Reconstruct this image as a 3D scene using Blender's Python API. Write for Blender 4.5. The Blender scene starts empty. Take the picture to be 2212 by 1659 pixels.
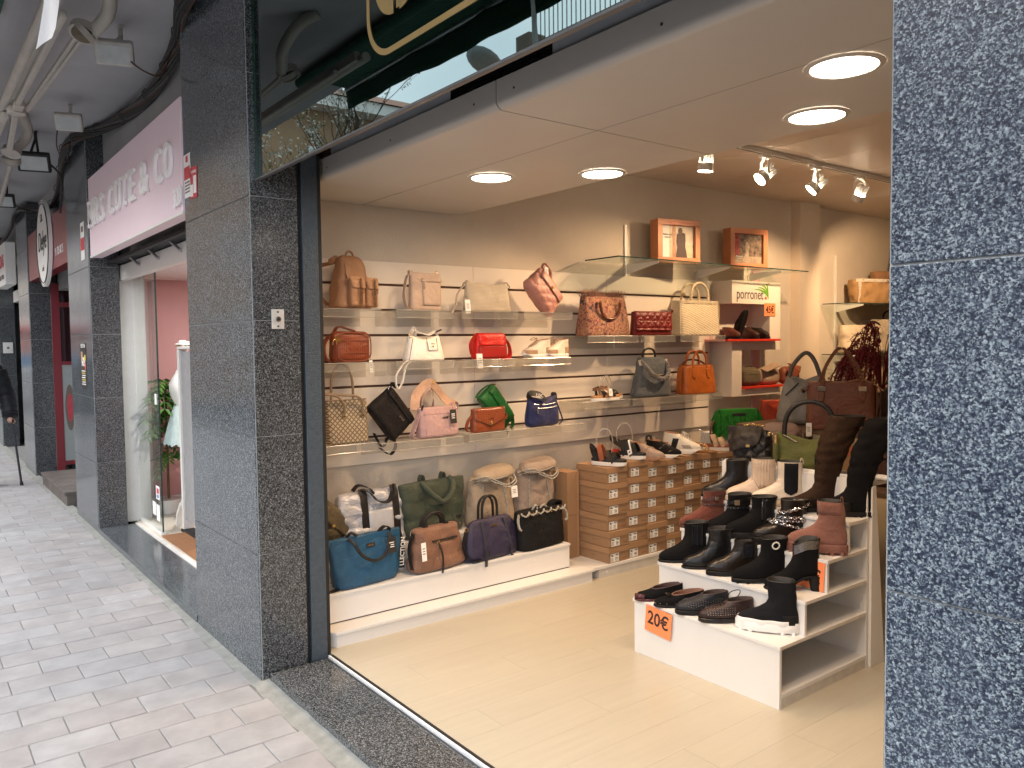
import bpy, math, random
from mathutils import Vector, Matrix, noise
R = math.radians
random.seed(7)
sc = bpy.context.scene
col = sc.collection

# ---------------------------------------------------------------- camera
yaw, pitch, roll = R(-52.467), R(-2.879), R(-0.656)
fw = Vector((math.sin(yaw)*math.cos(pitch), math.cos(yaw)*math.cos(pitch), math.sin(pitch)))
rt0 = Vector((math.cos(yaw), -math.sin(yaw), 0))
up0 = rt0.cross(fw)
rt = rt0*math.cos(roll) + up0*math.sin(roll)
up = rt.cross(fw)
CAM = Vector((0, 0, 1.62))
cd = bpy.data.cameras.new('camera')
cam = bpy.data.objects.new('camera', cd)
col.objects.link(cam)
m4 = Matrix((rt, up, -fw)).transposed().to_4x4()
m4.translation = CAM
cam.matrix_world = m4
cd.sensor_width = 36
cd.lens = 36*1721.23/2212
cd.clip_start = .05
cd.clip_end = 400
sc.camera = cam

# ---------------------------------------------------------------- sky, sun, exposure
world = bpy.data.worlds.new('World')
sc.world = world
world.use_nodes = True
wn = world.node_tree.nodes; wl = world.node_tree.links
wn.clear()
SUN_EL, SUN_AZ = 42, 190          # degrees; azimuth measured clockwise from +Y (into the shop)
sky = wn.new('ShaderNodeTexSky'); sky.sky_type = 'NISHITA'; sky.sun_disc = False
sky.sun_elevation = R(SUN_EL); sky.sun_rotation = R(SUN_AZ)
sky.air_density = 1.0; sky.dust_density = 3.0; sky.ozone_density = 1.2
tc = wn.new('ShaderNodeTexCoord')
cl = wn.new('ShaderNodeTexNoise'); cl.inputs['Scale'].default_value = 3.2; cl.inputs['Detail'].default_value = 7; cl.inputs['Roughness'].default_value = .55
rp = wn.new('ShaderNodeValToRGB'); rp.color_ramp.elements[0].position = .30; rp.color_ramp.elements[1].position = .62
rp.color_ramp.elements[0].color = (.62,.62,.62,1); rp.color_ramp.elements[1].color = (.96,.96,.96,1)
mixw = wn.new('ShaderNodeMixRGB'); mixw.inputs['Color2'].default_value = (8.2, 8.6, 9.2, 1)
bgw = wn.new('ShaderNodeBackground'); bgw.inputs['Strength'].default_value = .15
ow = wn.new('ShaderNodeOutputWorld')
wl.new(tc.outputs['Generated'], cl.inputs['Vector']); wl.new(cl.outputs['Fac'], rp.inputs['Fac'])
wl.new(rp.outputs['Color'], mixw.inputs['Fac']); wl.new(sky.outputs['Color'], mixw.inputs['Color1'])
wl.new(mixw.outputs['Color'], bgw.inputs['Color']); wl.new(bgw.outputs['Background'], ow.inputs['Surface'])

sd = bpy.data.lights.new('sun', 'SUN'); sd.energy = 1.4; sd.angle = R(48); sd.color = (1, .97, .92)
sun = bpy.data.objects.new('sun', sd); col.objects.link(sun)
az = R(SUN_AZ); el = R(SUN_EL)
sdir = Vector((math.sin(az)*math.cos(el), math.cos(az)*math.cos(el), math.sin(el)))
sun.rotation_euler = (-sdir).to_track_quat('-Z', 'Y').to_euler()
sun.location = sdir*40

sc.view_settings.view_transform = 'Standard'
sc.view_settings.look = 'None'
sc.view_settings.gamma = 1
sc.view_settings.use_curve_mapping = False
sc.view_settings.exposure = 1.5
sc.render.engine = 'CYCLES'
sc.cycles.caustics_reflective = False
sc.cycles.caustics_refractive = False
sc.cycles.max_bounces = 10
sc.cycles.transparent_max_bounces = 16
sc.cycles.diffuse_bounces = 5

WARM = (1.0, .64, .35)

# ---------------------------------------------------------------- helpers
def lerp(a, b, t): return a + (b-a)*t
def V(*a): return Vector(a)

class MB:
    def __init__(s): s.v = []; s.f = []
    def add(s, vs, fs):
        o = len(s.v); s.v += [tuple(p) for p in vs]; s.f += [tuple(i+o for i in f) for f in fs]; return s
    def box(s, x0, x1, y0, y1, z0, z1):
        return s.add([(x0,y0,z0),(x1,y0,z0),(x1,y1,z0),(x0,y1,z0),(x0,y0,z1),(x1,y0,z1),(x1,y1,z1),(x0,y1,z1)],
                     [(3,2,1,0),(4,5,6,7),(0,1,5,4),(1,2,6,5),(2,3,7,6),(3,0,4,7)])
    def cbox(s, c, d, rot=None):
        hx, hy, hz = d[0]/2, d[1]/2, d[2]/2
        vs = [Vector(p) for p in ((-hx,-hy,-hz),(hx,-hy,-hz),(hx,hy,-hz),(-hx,hy,-hz),(-hx,-hy,hz),(hx,-hy,hz),(hx,hy,hz),(-hx,hy,hz))]
        if rot is not None: vs = [rot @ p for p in vs]
        c = Vector(c)
        return s.add([p+c for p in vs], [(3,2,1,0),(4,5,6,7),(0,1,5,4),(1,2,6,5),(2,3,7,6),(3,0,4,7)])
    def prism(s, poly, axis, a, b):
        """polygon (list of 2-tuples) extruded along axis 0/1/2 from a to b"""
        def mk(p, h):
            return {0: (h, p[0], p[1]), 1: (p[0], h, p[1]), 2: (p[0], p[1], h)}[axis]
        n = len(poly)
        vs = [mk(p, a) for p in poly] + [mk(p, b) for p in poly]
        fs = [tuple(range(n))[::-1], tuple(range(n, 2*n))] + [(i, (i+1) % n, n+(i+1) % n, n+i) for i in range(n)]
        return s.add(vs, fs)
    def loft(s, rings, cap0=True, cap1=True, closed=True):
        n = len(rings[0]); vs = [p for r in rings for p in r]; fs = []
        for i in range(len(rings)-1):
            for j in range(n if closed else n-1):
                k = (j+1) % n
                fs.append((i*n+j, i*n+k, (i+1)*n+k, (i+1)*n+j))
        o = len(vs)
        if cap0:
            c = sum((Vector(p) for p in rings[0]), Vector())/n; vs.append(c); fs += [(o, (j+1) % n, j) for j in range(n)]; o += 1
        if cap1:
            b = (len(rings)-1)*n
            c = sum((Vector(p) for p in rings[-1]), Vector())/n; vs.append(c); fs += [(o, b+j, b+(j+1) % n) for j in range(n)]
        return s.add(vs, fs)
    def tube(s, path, r, n=8, cap=True):
        P = [Vector(p) for p in path]; rings = []; ref = None
        for i, p in enumerate(P):
            t = (P[min(i+1, len(P)-1)] - P[max(i-1, 0)])
            t = t.normalized() if t.length > 1e-9 else Vector((0,0,1))
            if ref is None: ref = Vector((0,0,1)) if abs(t.z) < .9 else Vector((1,0,0))
            a = t.cross(ref)
            if a.length < 1e-4: a = t.cross(Vector((.3,.9,.1)))
            a.normalize(); b = a.cross(t).normalized(); ref = b
            rr = r[i] if isinstance(r, (list, tuple)) else r
            rings.append([p + (a*math.cos(2*math.pi*k/n) + b*math.sin(2*math.pi*k/n))*rr for k in range(n)])
        return s.loft(rings, cap, cap)
    def ribbon(s, path, side, w, t=.003):
        """flat strap: width along `side`, thickness across"""
        P = [Vector(p) for p in path]; rings = []
        for i, p in enumerate(P):
            d = (P[min(i+1, len(P)-1)] - P[max(i-1, 0)]).normalized()
            sv = Vector(side[i]) if isinstance(side, list) else Vector(side)
            sv = (sv - d*sv.dot(d)); sv.normalize()
            nv = d.cross(sv)
            ww = w[i] if isinstance(w, (list, tuple)) else w
            rings.append([p - sv*ww/2 - nv*t/2, p + sv*ww/2 - nv*t/2, p + sv*ww/2 + nv*t/2, p - sv*ww/2 + nv*t/2])
        return s.loft(rings)
    def cyl(s, a, b, r, n=16, r2=None):
        return s.tube([a, b], [r, r if r2 is None else r2], n)
    def ball(s, c, r, n=10, m=6, sz=1):
        c = Vector(c); rings = []
        for i in range(1, m):
            th = math.pi*i/m
            rings.append([c + Vector((r*math.sin(th)*math.cos(2*math.pi*k/n), r*math.sin(th)*math.sin(2*math.pi*k/n), -r*sz*math.cos(th))) for k in range(n)])
        return s.loft(rings)
    def mesh(s, name, smooth=False, ang=40):
        me = bpy.data.meshes.new(name)
        me.from_pydata(s.v, [], s.f); me.update()
        if smooth:
            me.shade_smooth(); me.set_sharp_from_angle(angle=R(ang))
        return me
    def build(s, name, mat, parent=None, smooth=False, bev=0, loc=None, rot=None, ang=40, seg=2):
        return mkobj(name, s.mesh(name, smooth, ang), mat, parent, bev, loc, rot, seg)

def mkobj(name, me, mat, parent=None, bev=0, loc=None, rot=None, seg=2):
    if mat is not None and not me.materials: me.materials.append(mat)
    o = bpy.data.objects.new(name, me); col.objects.link(o)
    if parent is not None: o.parent = parent
    if loc is not None: o.location = loc
    if rot is not None: o.rotation_euler = rot
    if bev:
        b = o.modifiers.new('bevel', 'BEVEL'); b.width = bev; b.segments = seg; b.limit_method = 'ANGLE'; b.angle_limit = R(50)
        b.harden_normals = False
    return o

def tag(o, label=None, cat=None, group=None, kind=None):
    if label: o['label'] = label
    if cat: o['category'] = cat
    if group: o['group'] = group
    if kind: o['kind'] = kind
    return o

def thing(name, label, cat, loc=(0,0,0), rz=0, tilt=0, lean=0, group=None):
    o = bpy.data.objects.new(name, None); col.objects.link(o)
    o.empty_display_size = .05
    o.location = loc; o.rotation_euler = (R(lean), R(tilt), R(rz))
    return tag(o, label, cat, group)

def copy_tree(o, parent=None):
    c = o.copy(); col.objects.link(c); c.parent = parent
    for ch in list(o.children): copy_tree(ch, c)
    return c

def text(name, body, size, mat, parent=None, loc=(0,0,0), rot=(0,0,0), ext=.0005, sx=1.0, align='CENTER', shear=0, bold=0):
    cu = bpy.data.curves.new('t', 'FONT'); cu.body = body; cu.size = size; cu.extrude = ext; cu.align_x = align; cu.resolution_u = 3
    cu.shear = shear; cu.offset = bold
    to = bpy.data.objects.new('t', cu); col.objects.link(to)
    bpy.context.view_layer.update()
    me = bpy.data.meshes.new_from_object(to.evaluated_get(bpy.context.evaluated_depsgraph_get()))
    bpy.data.objects.remove(to); bpy.data.curves.remove(cu)
    me.name = name
    if sx != 1.0:
        for v in me.vertices: v.co.x *= sx
    me.materials.clear()
    return mkobj(name, me, mat, parent, 0, loc, rot)

# ---------------------------------------------------------------- materials
MATS = {}
def pm(name, c, rough=.5, metal=0., var=.12, scale=18., bump=0., bscale=220., coat=0., spec=.5, world=False, stretch=None, detail=4, c2=None, rvar=0., sheen=0., em=None, ems=0., trans=0., alpha=1., wr=0., wscale=26.):
    if name in MATS: return MATS[name]
    m = bpy.data.materials.new(name); m.use_nodes = True
    n = m.node_tree.nodes; l = m.node_tree.links
    b = n['Principled BSDF']
    b.inputs['Roughness'].default_value = rough; b.inputs['Metallic'].default_value = metal
    b.inputs['Specular IOR Level'].default_value = spec
    b.inputs['Coat Weight'].default_value = coat; b.inputs['Coat Roughness'].default_value = .12
    b.inputs['Sheen Weight'].default_value = sheen
    b.inputs['Transmission Weight'].default_value = trans
    b.inputs['Alpha'].default_value = alpha
    if em: b.inputs['Emission Color'].default_value = (*em, 1); b.inputs['Emission Strength'].default_value = ems
    tcn = n.new('ShaderNodeTexCoord'); oi = n.new('ShaderNodeObjectInfo')
    if world:
        g = n.new('ShaderNodeNewGeometry'); vec = g.outputs['Position']
    else:
        ml = n.new('ShaderNodeMath'); ml.operation = 'MULTIPLY'; ml.inputs[1].default_value = 37.
        l.new(oi.outputs['Random'], ml.inputs[0])
        ad = n.new('ShaderNodeVectorMath'); ad.operation = 'ADD'
        l.new(tcn.outputs['Object'], ad.inputs[0]); l.new(ml.outputs[0], ad.inputs[1]); vec = ad.outputs[0]
    if stretch:
        mp = n.new('ShaderNodeMapping'); mp.inputs['Scale'].default_value = stretch; l.new(vec, mp.inputs['Vector']); vec = mp.outputs['Vector']
    nz = n.new('ShaderNodeTexNoise'); nz.inputs['Scale'].default_value = scale; nz.inputs['Detail'].default_value = detail; nz.inputs['Roughness'].default_value = .6
    l.new(vec, nz.inputs['Vector'])
    cr = n.new('ShaderNodeValToRGB'); cr.color_ramp.elements[0].position = .28; cr.color_ramp.elements[1].position = .72
    lo = tuple(max(0, x*(1-var)) for x in c); hi = c2 if c2 else tuple(min(1, x*(1+var)) for x in c)
    cr.color_ramp.elements[0].color = (*lo, 1); cr.color_ramp.elements[1].color = (*hi, 1)
    l.new(nz.outputs['Fac'], cr.inputs['Fac']); l.new(cr.outputs['Color'], b.inputs['Base Color'])
    if rvar:
        mr = n.new('ShaderNodeMapRange'); mr.inputs['To Min'].default_value = max(0, rough-rvar); mr.inputs['To Max'].default_value = min(1, rough+rvar)
        l.new(nz.outputs['Fac'], mr.inputs['Value']); l.new(mr.outputs['Result'], b.inputs['Roughness'])
    if bump:
        n2 = n.new('ShaderNodeTexNoise'); n2.inputs['Scale'].default_value = bscale; n2.inputs['Detail'].default_value = 3; l.new(vec, n2.inputs['Vector'])
        bp = n.new('ShaderNodeBump'); bp.inputs['Strength'].default_value = bump; bp.inputs['Distance'].default_value = .004
        l.new(n2.outputs['Fac'], bp.inputs['Height']); l.new(bp.outputs['Normal'], b.inputs['Normal'])
        if wr:
            n3 = n.new('ShaderNodeTexNoise'); n3.inputs['Scale'].default_value = wscale; n3.inputs['Detail'].default_value = 5; n3.inputs['Distortion'].default_value = 1.2; l.new(vec, n3.inputs['Vector'])
            b3 = n.new('ShaderNodeBump'); b3.inputs['Strength'].default_value = wr; b3.inputs['Distance'].default_value = .022
            l.new(n3.outputs['Fac'], b3.inputs['Height']); l.new(b3.outputs['Normal'], bp.inputs['Normal'])
    MATS[name] = m
    return m

def leather(name, c, rough=.42, bump=.25, var=.15, **k): return pm(name, c, rough, var=var, scale=9, bump=bump, bscale=420, wr=k.pop('wr', .28), wscale=k.pop('wscale', 22), spec=k.pop('spec', .4), **k)
def fabric(name, c, rough=.8, bump=.35, var=.15, **k): return pm(name, c, rough, var=var, scale=12, bump=bump, bscale=700, wr=k.pop('wr', .40), wscale=k.pop('wscale', 18), spec=k.pop('spec', .12 if max(c) < .05 else .3), sheen=k.pop('sheen', 0. if max(c) < .05 else .12), **k)

def granite(name, stops, scale=215., rough=.16, bright=1.0):
    m = bpy.data.materials.new(name); m.use_nodes = True
    n = m.node_tree.nodes; l = m.node_tree.links; b = n['Principled BSDF']
    g = n.new('ShaderNodeNewGeometry')
    d = n.new('ShaderNodeTexNoise'); d.inputs['Scale'].default_value = scale*.9; d.inputs['Detail'].default_value = 2
    l.new(g.outputs['Position'], d.inputs['Vector'])
    mx = n.new('ShaderNodeVectorMath'); mx.operation = 'MULTIPLY_ADD'; mx.inputs[1].default_value = (.007,)*3
    l.new(d.outputs['Color'], mx.inputs[0]); l.new(g.outputs['Position'], mx.inputs[2])
    vo = n.new('ShaderNodeTexVoronoi'); vo.feature = 'F1'; vo.inputs['Scale'].default_value = scale
    l.new(mx.outputs[0], vo.inputs['Vector'])
    n1 = n.new('ShaderNodeTexNoise'); n1.inputs['Scale'].default_value = scale*.45; n1.inputs['Detail'].default_value = 4; n1.inputs['Roughness'].default_value = .7
    l.new(g.outputs['Position'], n1.inputs['Vector'])
    sp = n.new('ShaderNodeSeparateColor'); l.new(vo.outputs['Color'], sp.inputs['Color'])
    mm = n.new('ShaderNodeMath'); mm.operation = 'MULTIPLY_ADD'; mm.inputs[1].default_value = .70
    sb = n.new('ShaderNodeMath'); sb.operation = 'MULTIPLY_ADD'; sb.inputs[1].default_value = 1.1; sb.inputs[2].default_value = -.40
    l.new(n1.outputs['Fac'], sb.inputs[0])
    l.new(sp.outputs[0], mm.inputs[0]); l.new(sb.outputs[0], mm.inputs[2])
    cr = n.new('ShaderNodeValToRGB'); e = cr.color_ramp.elements
    e[0].position, e[0].color = stops[0][0], (*stops[0][1], 1); e[1].position, e[1].color = stops[-1][0], (*stops[-1][1], 1)
    for p, c in stops[1:-1]:
        x = e.new(p); x.color = (*c, 1)
    l.new(mm.outputs[0], cr.inputs['Fac'])
    n2 = n.new('ShaderNodeTexNoise'); n2.inputs['Scale'].default_value = 3.; n2.inputs['Detail'].default_value = 6
    l.new(g.outputs['Position'], n2.inputs['Vector'])
    mr = n.new('ShaderNodeMapRange'); mr.inputs['To Min'].default_value = .84; mr.inputs['To Max'].default_value = 1.16
    l.new(n2.outputs['Fac'], mr.inputs['Value'])
    ml = n.new('ShaderNodeMixRGB'); ml.blend_type = 'MULTIPLY'; ml.inputs['Fac'].default_value = 1
    l.new(cr.outputs['Color'], ml.inputs['Color1']); l.new(mr.outputs['Result'], ml.inputs['Color2'])
    l.new(ml.outputs['Color'], b.inputs['Base Color'])
    r2 = n.new('ShaderNodeMapRange'); r2.inputs['To Min'].default_value = rough*.6; r2.inputs['To Max'].default_value = rough*1.5
    l.new(n2.outputs['Fac'], r2.inputs['Value']); l.new(r2.outputs['Result'], b.inputs['Roughness'])
    b.inputs['Specular IOR Level'].default_value = .6
    MATS[name] = m
    return m

def clearish(name, tint, gloss_rough=.03, fac=None, milk=.02):
    """thin sheet: see-through with a fresnel reflection"""
    m = bpy.data.materials.new(name); m.use_nodes = True
    n = m.node_tree.nodes; l = m.node_tree.links; n.clear()
    t = n.new('ShaderNodeBsdfTransparent'); t.inputs['Color'].default_value = (*tint, 1)
    g = n.new('ShaderNodeBsdfGlossy'); g.inputs['Roughness'].default_value = gloss_rough; g.inputs['Color'].default_value = (1,1,1,1)
    lw_ = n.new('ShaderNodeLayerWeight'); lw_.inputs['Blend'].default_value = .5
    pw = n.new('ShaderNodeMath'); pw.operation = 'POWER'; pw.inputs[1].default_value = 4.5; l.new(lw_.outputs['Facing'], pw.inputs[0])
    f = n.new('ShaderNodeMath'); f.operation = 'MULTIPLY_ADD'; f.inputs[1].default_value = .55; f.inputs[2].default_value = .035; l.new(pw.outputs[0], f.inputs[0])
    mx = n.new('ShaderNodeMixShader'); o = n.new('ShaderNodeOutputMaterial')
    if fac is None: l.new(f.outputs[0], mx.inputs[0])
    else: mx.inputs[0].default_value = fac
    l.new(t.outputs[0], mx.inputs[1]); l.new(g.outputs[0], mx.inputs[2])
    df = n.new('ShaderNodeBsdfDiffuse'); df.inputs['Color'].default_value = (.8,.8,.78,1); m2 = n.new('ShaderNodeMixShader'); m2.inputs[0].default_value = milk
    nz = n.new('ShaderNodeTexNoise'); nz.inputs['Scale'].default_value = 9; mr = n.new('ShaderNodeMapRange'); mr.inputs['To Min'].default_value = milk*.5; mr.inputs['To Max'].default_value = milk*1.5
    l.new(nz.outputs['Fac'], mr.inputs['Value']); l.new(mr.outputs['Result'], m2.inputs[0])
    l.new(mx.outputs[0], m2.inputs[1]); l.new(df.outputs[0], m2.inputs[2]); l.new(m2.outputs[0], o.inputs['Surface'])
    MATS[name] = m
    return m

G_L = granite('granite_grey', [(.0,(.008,.011,.015)),(.28,(.021,.027,.034)),(.46,(.052,.064,.076)),(.64,(.112,.13,.145)),(.92,(.24,.265,.28))], 270, .15)
G_D = granite('granite_dark', [(.0,(.008,.010,.012)),(.32,(.022,.026,.030)),(.55,(.066,.073,.080)),(.75,(.15,.16,.168)),(.98,(.28,.295,.30))], 250, .17)
G_R = granite('granite_blue', [(.0,(.004,.007,.016)),(.30,(.010,.016,.034)),(.47,(.030,.044,.072)),(.61,(.085,.112,.145)),(.77,(.20,.245,.275)),(.96,(.34,.40,.43))], 345, .30)
M_grout = pm('grout', (.30,.32,.32), .9, var=.2)
M_core = pm('mortar_core', (.20,.21,.21), .9)
M_white = pm('white_laminate', (.72,.71,.69), .35, var=.03, scale=2.5, bump=.02, bscale=60)
M_whedge = pm('white_edge', (.62,.58,.52), .5, var=.08)
M_slat = pm('slat_cream', (.76,.69,.60), .4, var=.03, scale=2)
M_groove = pm('groove_brown', (.10,.05,.03), .7)
M_wall = pm('plaster_warm', (.62,.55,.46), .85, var=.05, scale=3, bump=.5, bscale=90)
M_wall2 = pm('plaster_smooth', (.66,.56,.45), .8, var=.05, scale=2, bump=.12, bscale=60)
M_ceil = pm('ceiling_panel', (.66,.56,.47), .5, var=.03, scale=2)
M_soffit = pm('soffit_metal', (.55,.51,.46), .33, var=.04, scale=1.6)
M_flange = pm('flange_metal', (.50,.52,.54), .4, var=.05, scale=3)
M_steel = pm('steel_post', (.055,.075,.095), .38, var=.2, scale=40, bump=.9, bscale=120)
M_black = pm('black_matte', (.012,.012,.013), .6, var=.2)
M_blackm = pm('black_metal', (.02,.02,.022), .35, metal=.3)
M_alu = pm('aluminium', (.62,.64,.66), .3, metal=.9, var=.1, scale=30)
M_chrome = pm('chrome', (.75,.75,.76), .15, metal=1)
M_gold = pm('gold', (.80,.55,.22), .25, metal=1, var=.1)
M_goldp = pm('gold_vinyl', (.52,.38,.16), .45, var=.06)
M_paper = pm('white_paper', (.82,.82,.80), .7, var=.03)
M_orange = pm('orange_card', (.93,.27,.10), .6, var=.04)
M_ink = pm('ink_black', (.02,.02,.02), .6)
M_inkg = pm('ink_grey', (.16,.13,.11), .7)
M_red = pm('red_paint', (.62,.04,.02), .4, var=.06)
M_acr = clearish('acrylic', (.965,.96,.945), .06, milk=.07)
M_acre = pm('acrylic_edge', (.80,.78,.72), .12, var=.05, trans=.6)
M_glass = clearish('door_glass', (.93,.955,.945), milk=.015)
M_gshelf = clearish('shelf_glass', (.90,.95,.92), milk=.02)
M_gedge = pm('glass_edge', (.03,.06,.05), .15)
M_plast = pm('white_plastic', (.78,.77,.74), .35, var=.03)
# ================================================================ STREET
def in_view(p, mg=.06):
    q = Vector(p) - CAM; d = q.dot(fw)
    if d <= .05: return False
    f = 1721.23/2212
    x = f*q.dot(rt)/d; y = f*q.dot(up)/d
    return abs(x) < .5+mg and abs(y) < .375+mg

M_slab = pm('paving_slab', (.305,.302,.300), .8, var=.16, scale=6, bump=.35, bscale=160, detail=6, rvar=.1)
# per-slab tint and pale gum spots
_n = M_slab.node_tree.nodes; _l = M_slab.node_tree.links; _b = _n['Principled BSDF']
_oi = _n.new('ShaderNodeObjectInfo'); _r = _n.new('ShaderNodeValToRGB'); _e = _r.color_ramp.elements
_e[0].color = (.92,.89,.90,1); _e[1].color = (1.05,1.05,1.07,1); _x = _e.new(.4); _x.color = (1.0,.97,.97,1); _x = _e.new(.7); _x.color = (.96,.96,.98,1)
_l.new(_oi.outputs['Random'], _r.inputs['Fac'])
_m = _n.new('ShaderNodeMixRGB'); _m.blend_type = 'MULTIPLY'; _m.inputs['Fac'].default_value = 1
_src = _b.inputs['Base Color'].links[0].from_socket
_l.new(_src, _m.inputs['Color1']); _l.new(_r.outputs['Color'], _m.inputs['Color2'])
_g = _n.new('ShaderNodeNewGeometry'); _v = _n.new('ShaderNodeTexVoronoi'); _v.inputs['Scale'].default_value = 2.6
_dn = _n.new('ShaderNodeTexNoise'); _dn.inputs['Scale'].default_value = 30; _l.new(_g.outputs['Position'], _dn.inputs['Vector'])
_dm = _n.new('ShaderNodeVectorMath'); _dm.operation = 'MULTIPLY_ADD'; _dm.inputs[1].default_value = (.03,.03,.03)
_l.new(_dn.outputs['Color'], _dm.inputs[0]); _l.new(_g.outputs['Position'], _dm.inputs[2]); _l.new(_dm.outputs[0], _v.inputs['Vector'])
_vr = _n.new('ShaderNodeValToRGB'); _vr.color_ramp.elements[0].position = .035; _vr.color_ramp.elements[1].position = .05
_vr.color_ramp.elements[0].color = (1,1,1,1); _vr.color_ramp.elements[1].color = (0,0,0,1)
_l.new(_v.outputs['Distance'], _vr.inputs['Fac'])
_m2 = _n.new('ShaderNodeMixRGB'); _sx = _n.new('ShaderNodeSeparateColor'); _l.new(_v.outputs['Color'], _sx.inputs['Color'])
_gr = _n.new('ShaderNodeValToRGB'); _gr.color_ramp.elements[0].color = (.20,.20,.21,1); _gr.color_ramp.elements[1].color = (.62,.63,.62,1)
_l.new(_sx.outputs[0], _gr.inputs['Fac'])
_ml = _n.new('ShaderNodeMath'); _ml.operation = 'MULTIPLY'; _ml.inputs[1].default_value = .75
_l.new(_vr.outputs['Color'], _ml.inputs[0]); _l.new(_ml.outputs[0], _m2.inputs['Fac'])
_l.new(_m.outputs['Color'], _m2.inputs['Color1']); _l.new(_gr.outputs['Color'], _m2.inputs['Color2']); _l.new(_m2.outputs['Color'], _b.inputs['Base Color'])

M_mort = pm('joint_mortar', (.20,.20,.195), .95, var=.3, scale=25, bump=.8, bscale=150, world=True)
M_mort2 = pm('kerb_mortar', (.235,.24,.225), .95, var=.22, scale=14, bump=.9, bscale=110, world=True, detail=6)
pave = MB().box(-46, 8, -2.2, 2.09, -.25, -.006).build('pavement', M_mort)
tag(pave, kind='structure')
mb = MB()
# uneven mortar fillet along the foot of the facade
for (a, b) in ((-24, 4),):
    n = 400; top = []; 
    for i in range(n):
        x0 = lerp(a, b, i/n); x1 = lerp(a, b, (i+1)/n)
        w0 = 1.272 + .018*noise.noise((x0*5, 0, 0)) ; w1 = 1.272 + .018*noise.noise((x1*5, 0, 0))
        h0 = .012 + .006*noise.noise((x0*9, 3, 0)); h1 = .012 + .006*noise.noise((x1*9, 3, 0))
        mb.add([(x0,w0,-.002),(x1,w1,-.002),(x1,1.362,h1),(x0,1.362,h0)], [(0,1,2,3)])
mb.build('mortar_fillet', M_mort2, pave, smooth=True)

def slab_mesh(y0, y1):
    w = .0962; c = .0035
    b = MB(); 
    b.add([(-w,y0,-.03),(w,y0,-.03),(w,y1,-.03),(-w,y1,-.03),(-w,y0,-c),(w,y0,-c),(w,y1,-c),(-w,y1,-c),(-w+c,y0+c,0),(w-c,y0+c,0),(w-c,y1-c,0),(-w+c,y1-c,0)],
          [(0,1,5,4),(1,2,6,5),(2,3,7,6),(3,0,4,7),(4,5,9,8),(5,6,10,9),(6,7,11,10),(7,4,8,11),(8,9,10,11)])
    return b
full = slab_mesh(-.1502, .1502).mesh('paving_slab'); full.materials.append(M_slab)
cuts = {}
cand = []; rest = MB()
for k in range(-66, 26):
    xc = -3.36 + .197*(k+.5)
    off = .968 if k % 2 == 0 else 1.120
    for j in range(-11, 3):
        ya = off + .304*j; yb = ya + .304
        if ya > 1.25 or yb < -2.1: continue
        yb2 = min(yb, 1.29)
        p = (xc, (ya+yb)/2, 0)
        d = (Vector(p)-CAM).length + (0 if in_view(p) else 100)
        cand.append((d, xc, ya, yb, yb2))
cand.sort()
for i, (d, xc, ya, yb, yb2) in enumerate(cand):
    dz = random.uniform(-.0015, .001)
    if i < 300:
        if yb2 < yb - .01:
            key = round(yb2-ya, 2)
            if key not in cuts:
                cuts[key] = slab_mesh(-key/2+.002, key/2-.002).mesh('paving_slab'); cuts[key].materials.append(M_slab)
            me = cuts[key]; yc = (ya+yb2)/2
        else: me = full; yc = (ya+yb)/2
        o = mkobj('paving_slab', me, None, pave, loc=(xc, yc, dz), rot=(random.uniform(-.003,.003), random.uniform(-.003,.003), random.uniform(-.004,.004)))
    else:
        b = slab_mesh(-(yb2-ya)/2+.002, (yb2-ya)/2-.002)
        rest.add([(p[0]+xc, p[1]+(ya+yb2)/2, p[2]+dz) for p in b.v], b.f)
tag(rest.build('paving_slab_field', M_slab, pave), kind='stuff')

M_asph = pm('asphalt', (.06,.06,.062), .9, var=.2, scale=30, bump=.6, bscale=250, world=True)
tag(MB().box(-90, 60, -60, 40, -.4, -.26).build('ground', pm('ground_grey', (.16,.16,.155), .9, world=True)), kind='structure')
tag(MB().box(-60, 30, -6.6, -2.2, -.255, -.12).build('road', M_asph), kind='structure')
tag(MB().box(-60, 30, -9.0, -6.6, -.255, .0).build('far_pavement', M_slab), kind='structure')

# ---------------------------------------------------------------- granite pillars
ZB = [0, .62, 1.19, 1.745, 2.33, 2.9, 3.475]
def pillar(label, x0, x1, mf, ms, y0=1.329, yd=.236):
    t = thing('granite_pillar', label, 'pillar', ((x0+x1)/2, y0, 0), group='granite pillars along the facade')
    hw = (x1-x0)/2; th = .018
    MB().box(-hw+.003, hw-.003, .003, yd-.004, 0, 3.47).build('core', M_grout, t)
    for i in range(6):
        a = ZB[i]+.0015; b = ZB[i+1]-.0015
        MB().box(-hw+.006, hw-.006, -.001, th, a, b).build('granite_panel', mf, t, bev=.002)
        MB().box(hw-th, hw, .006, yd, a, b).build('granite_panel', ms, t, bev=.002)
        MB().box(-hw, -hw+th, .006, yd, a, b).build('granite_panel', ms, t, bev=.002)
    return t
P1 = pillar('grey granite pillar between the pink sign and the bag shop', -4.78, -3.738, G_L, G_D)
P0 = pillar('coarse blue grey granite pillar cut off at the right edge', -.686, .42, G_R, G_R)
P2 = pillar('granite pillar with the black flyer left of the white shop door', -8.76, -7.70, G_L, G_D)
P3 = pillar('granite pillar between the red door and the far shops', -12.78, -11.72, G_L, G_D)
P4 = pillar('farthest granite pillar with a pale switch plate on it', -16.75, -15.7, G_L, G_D)

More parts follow.
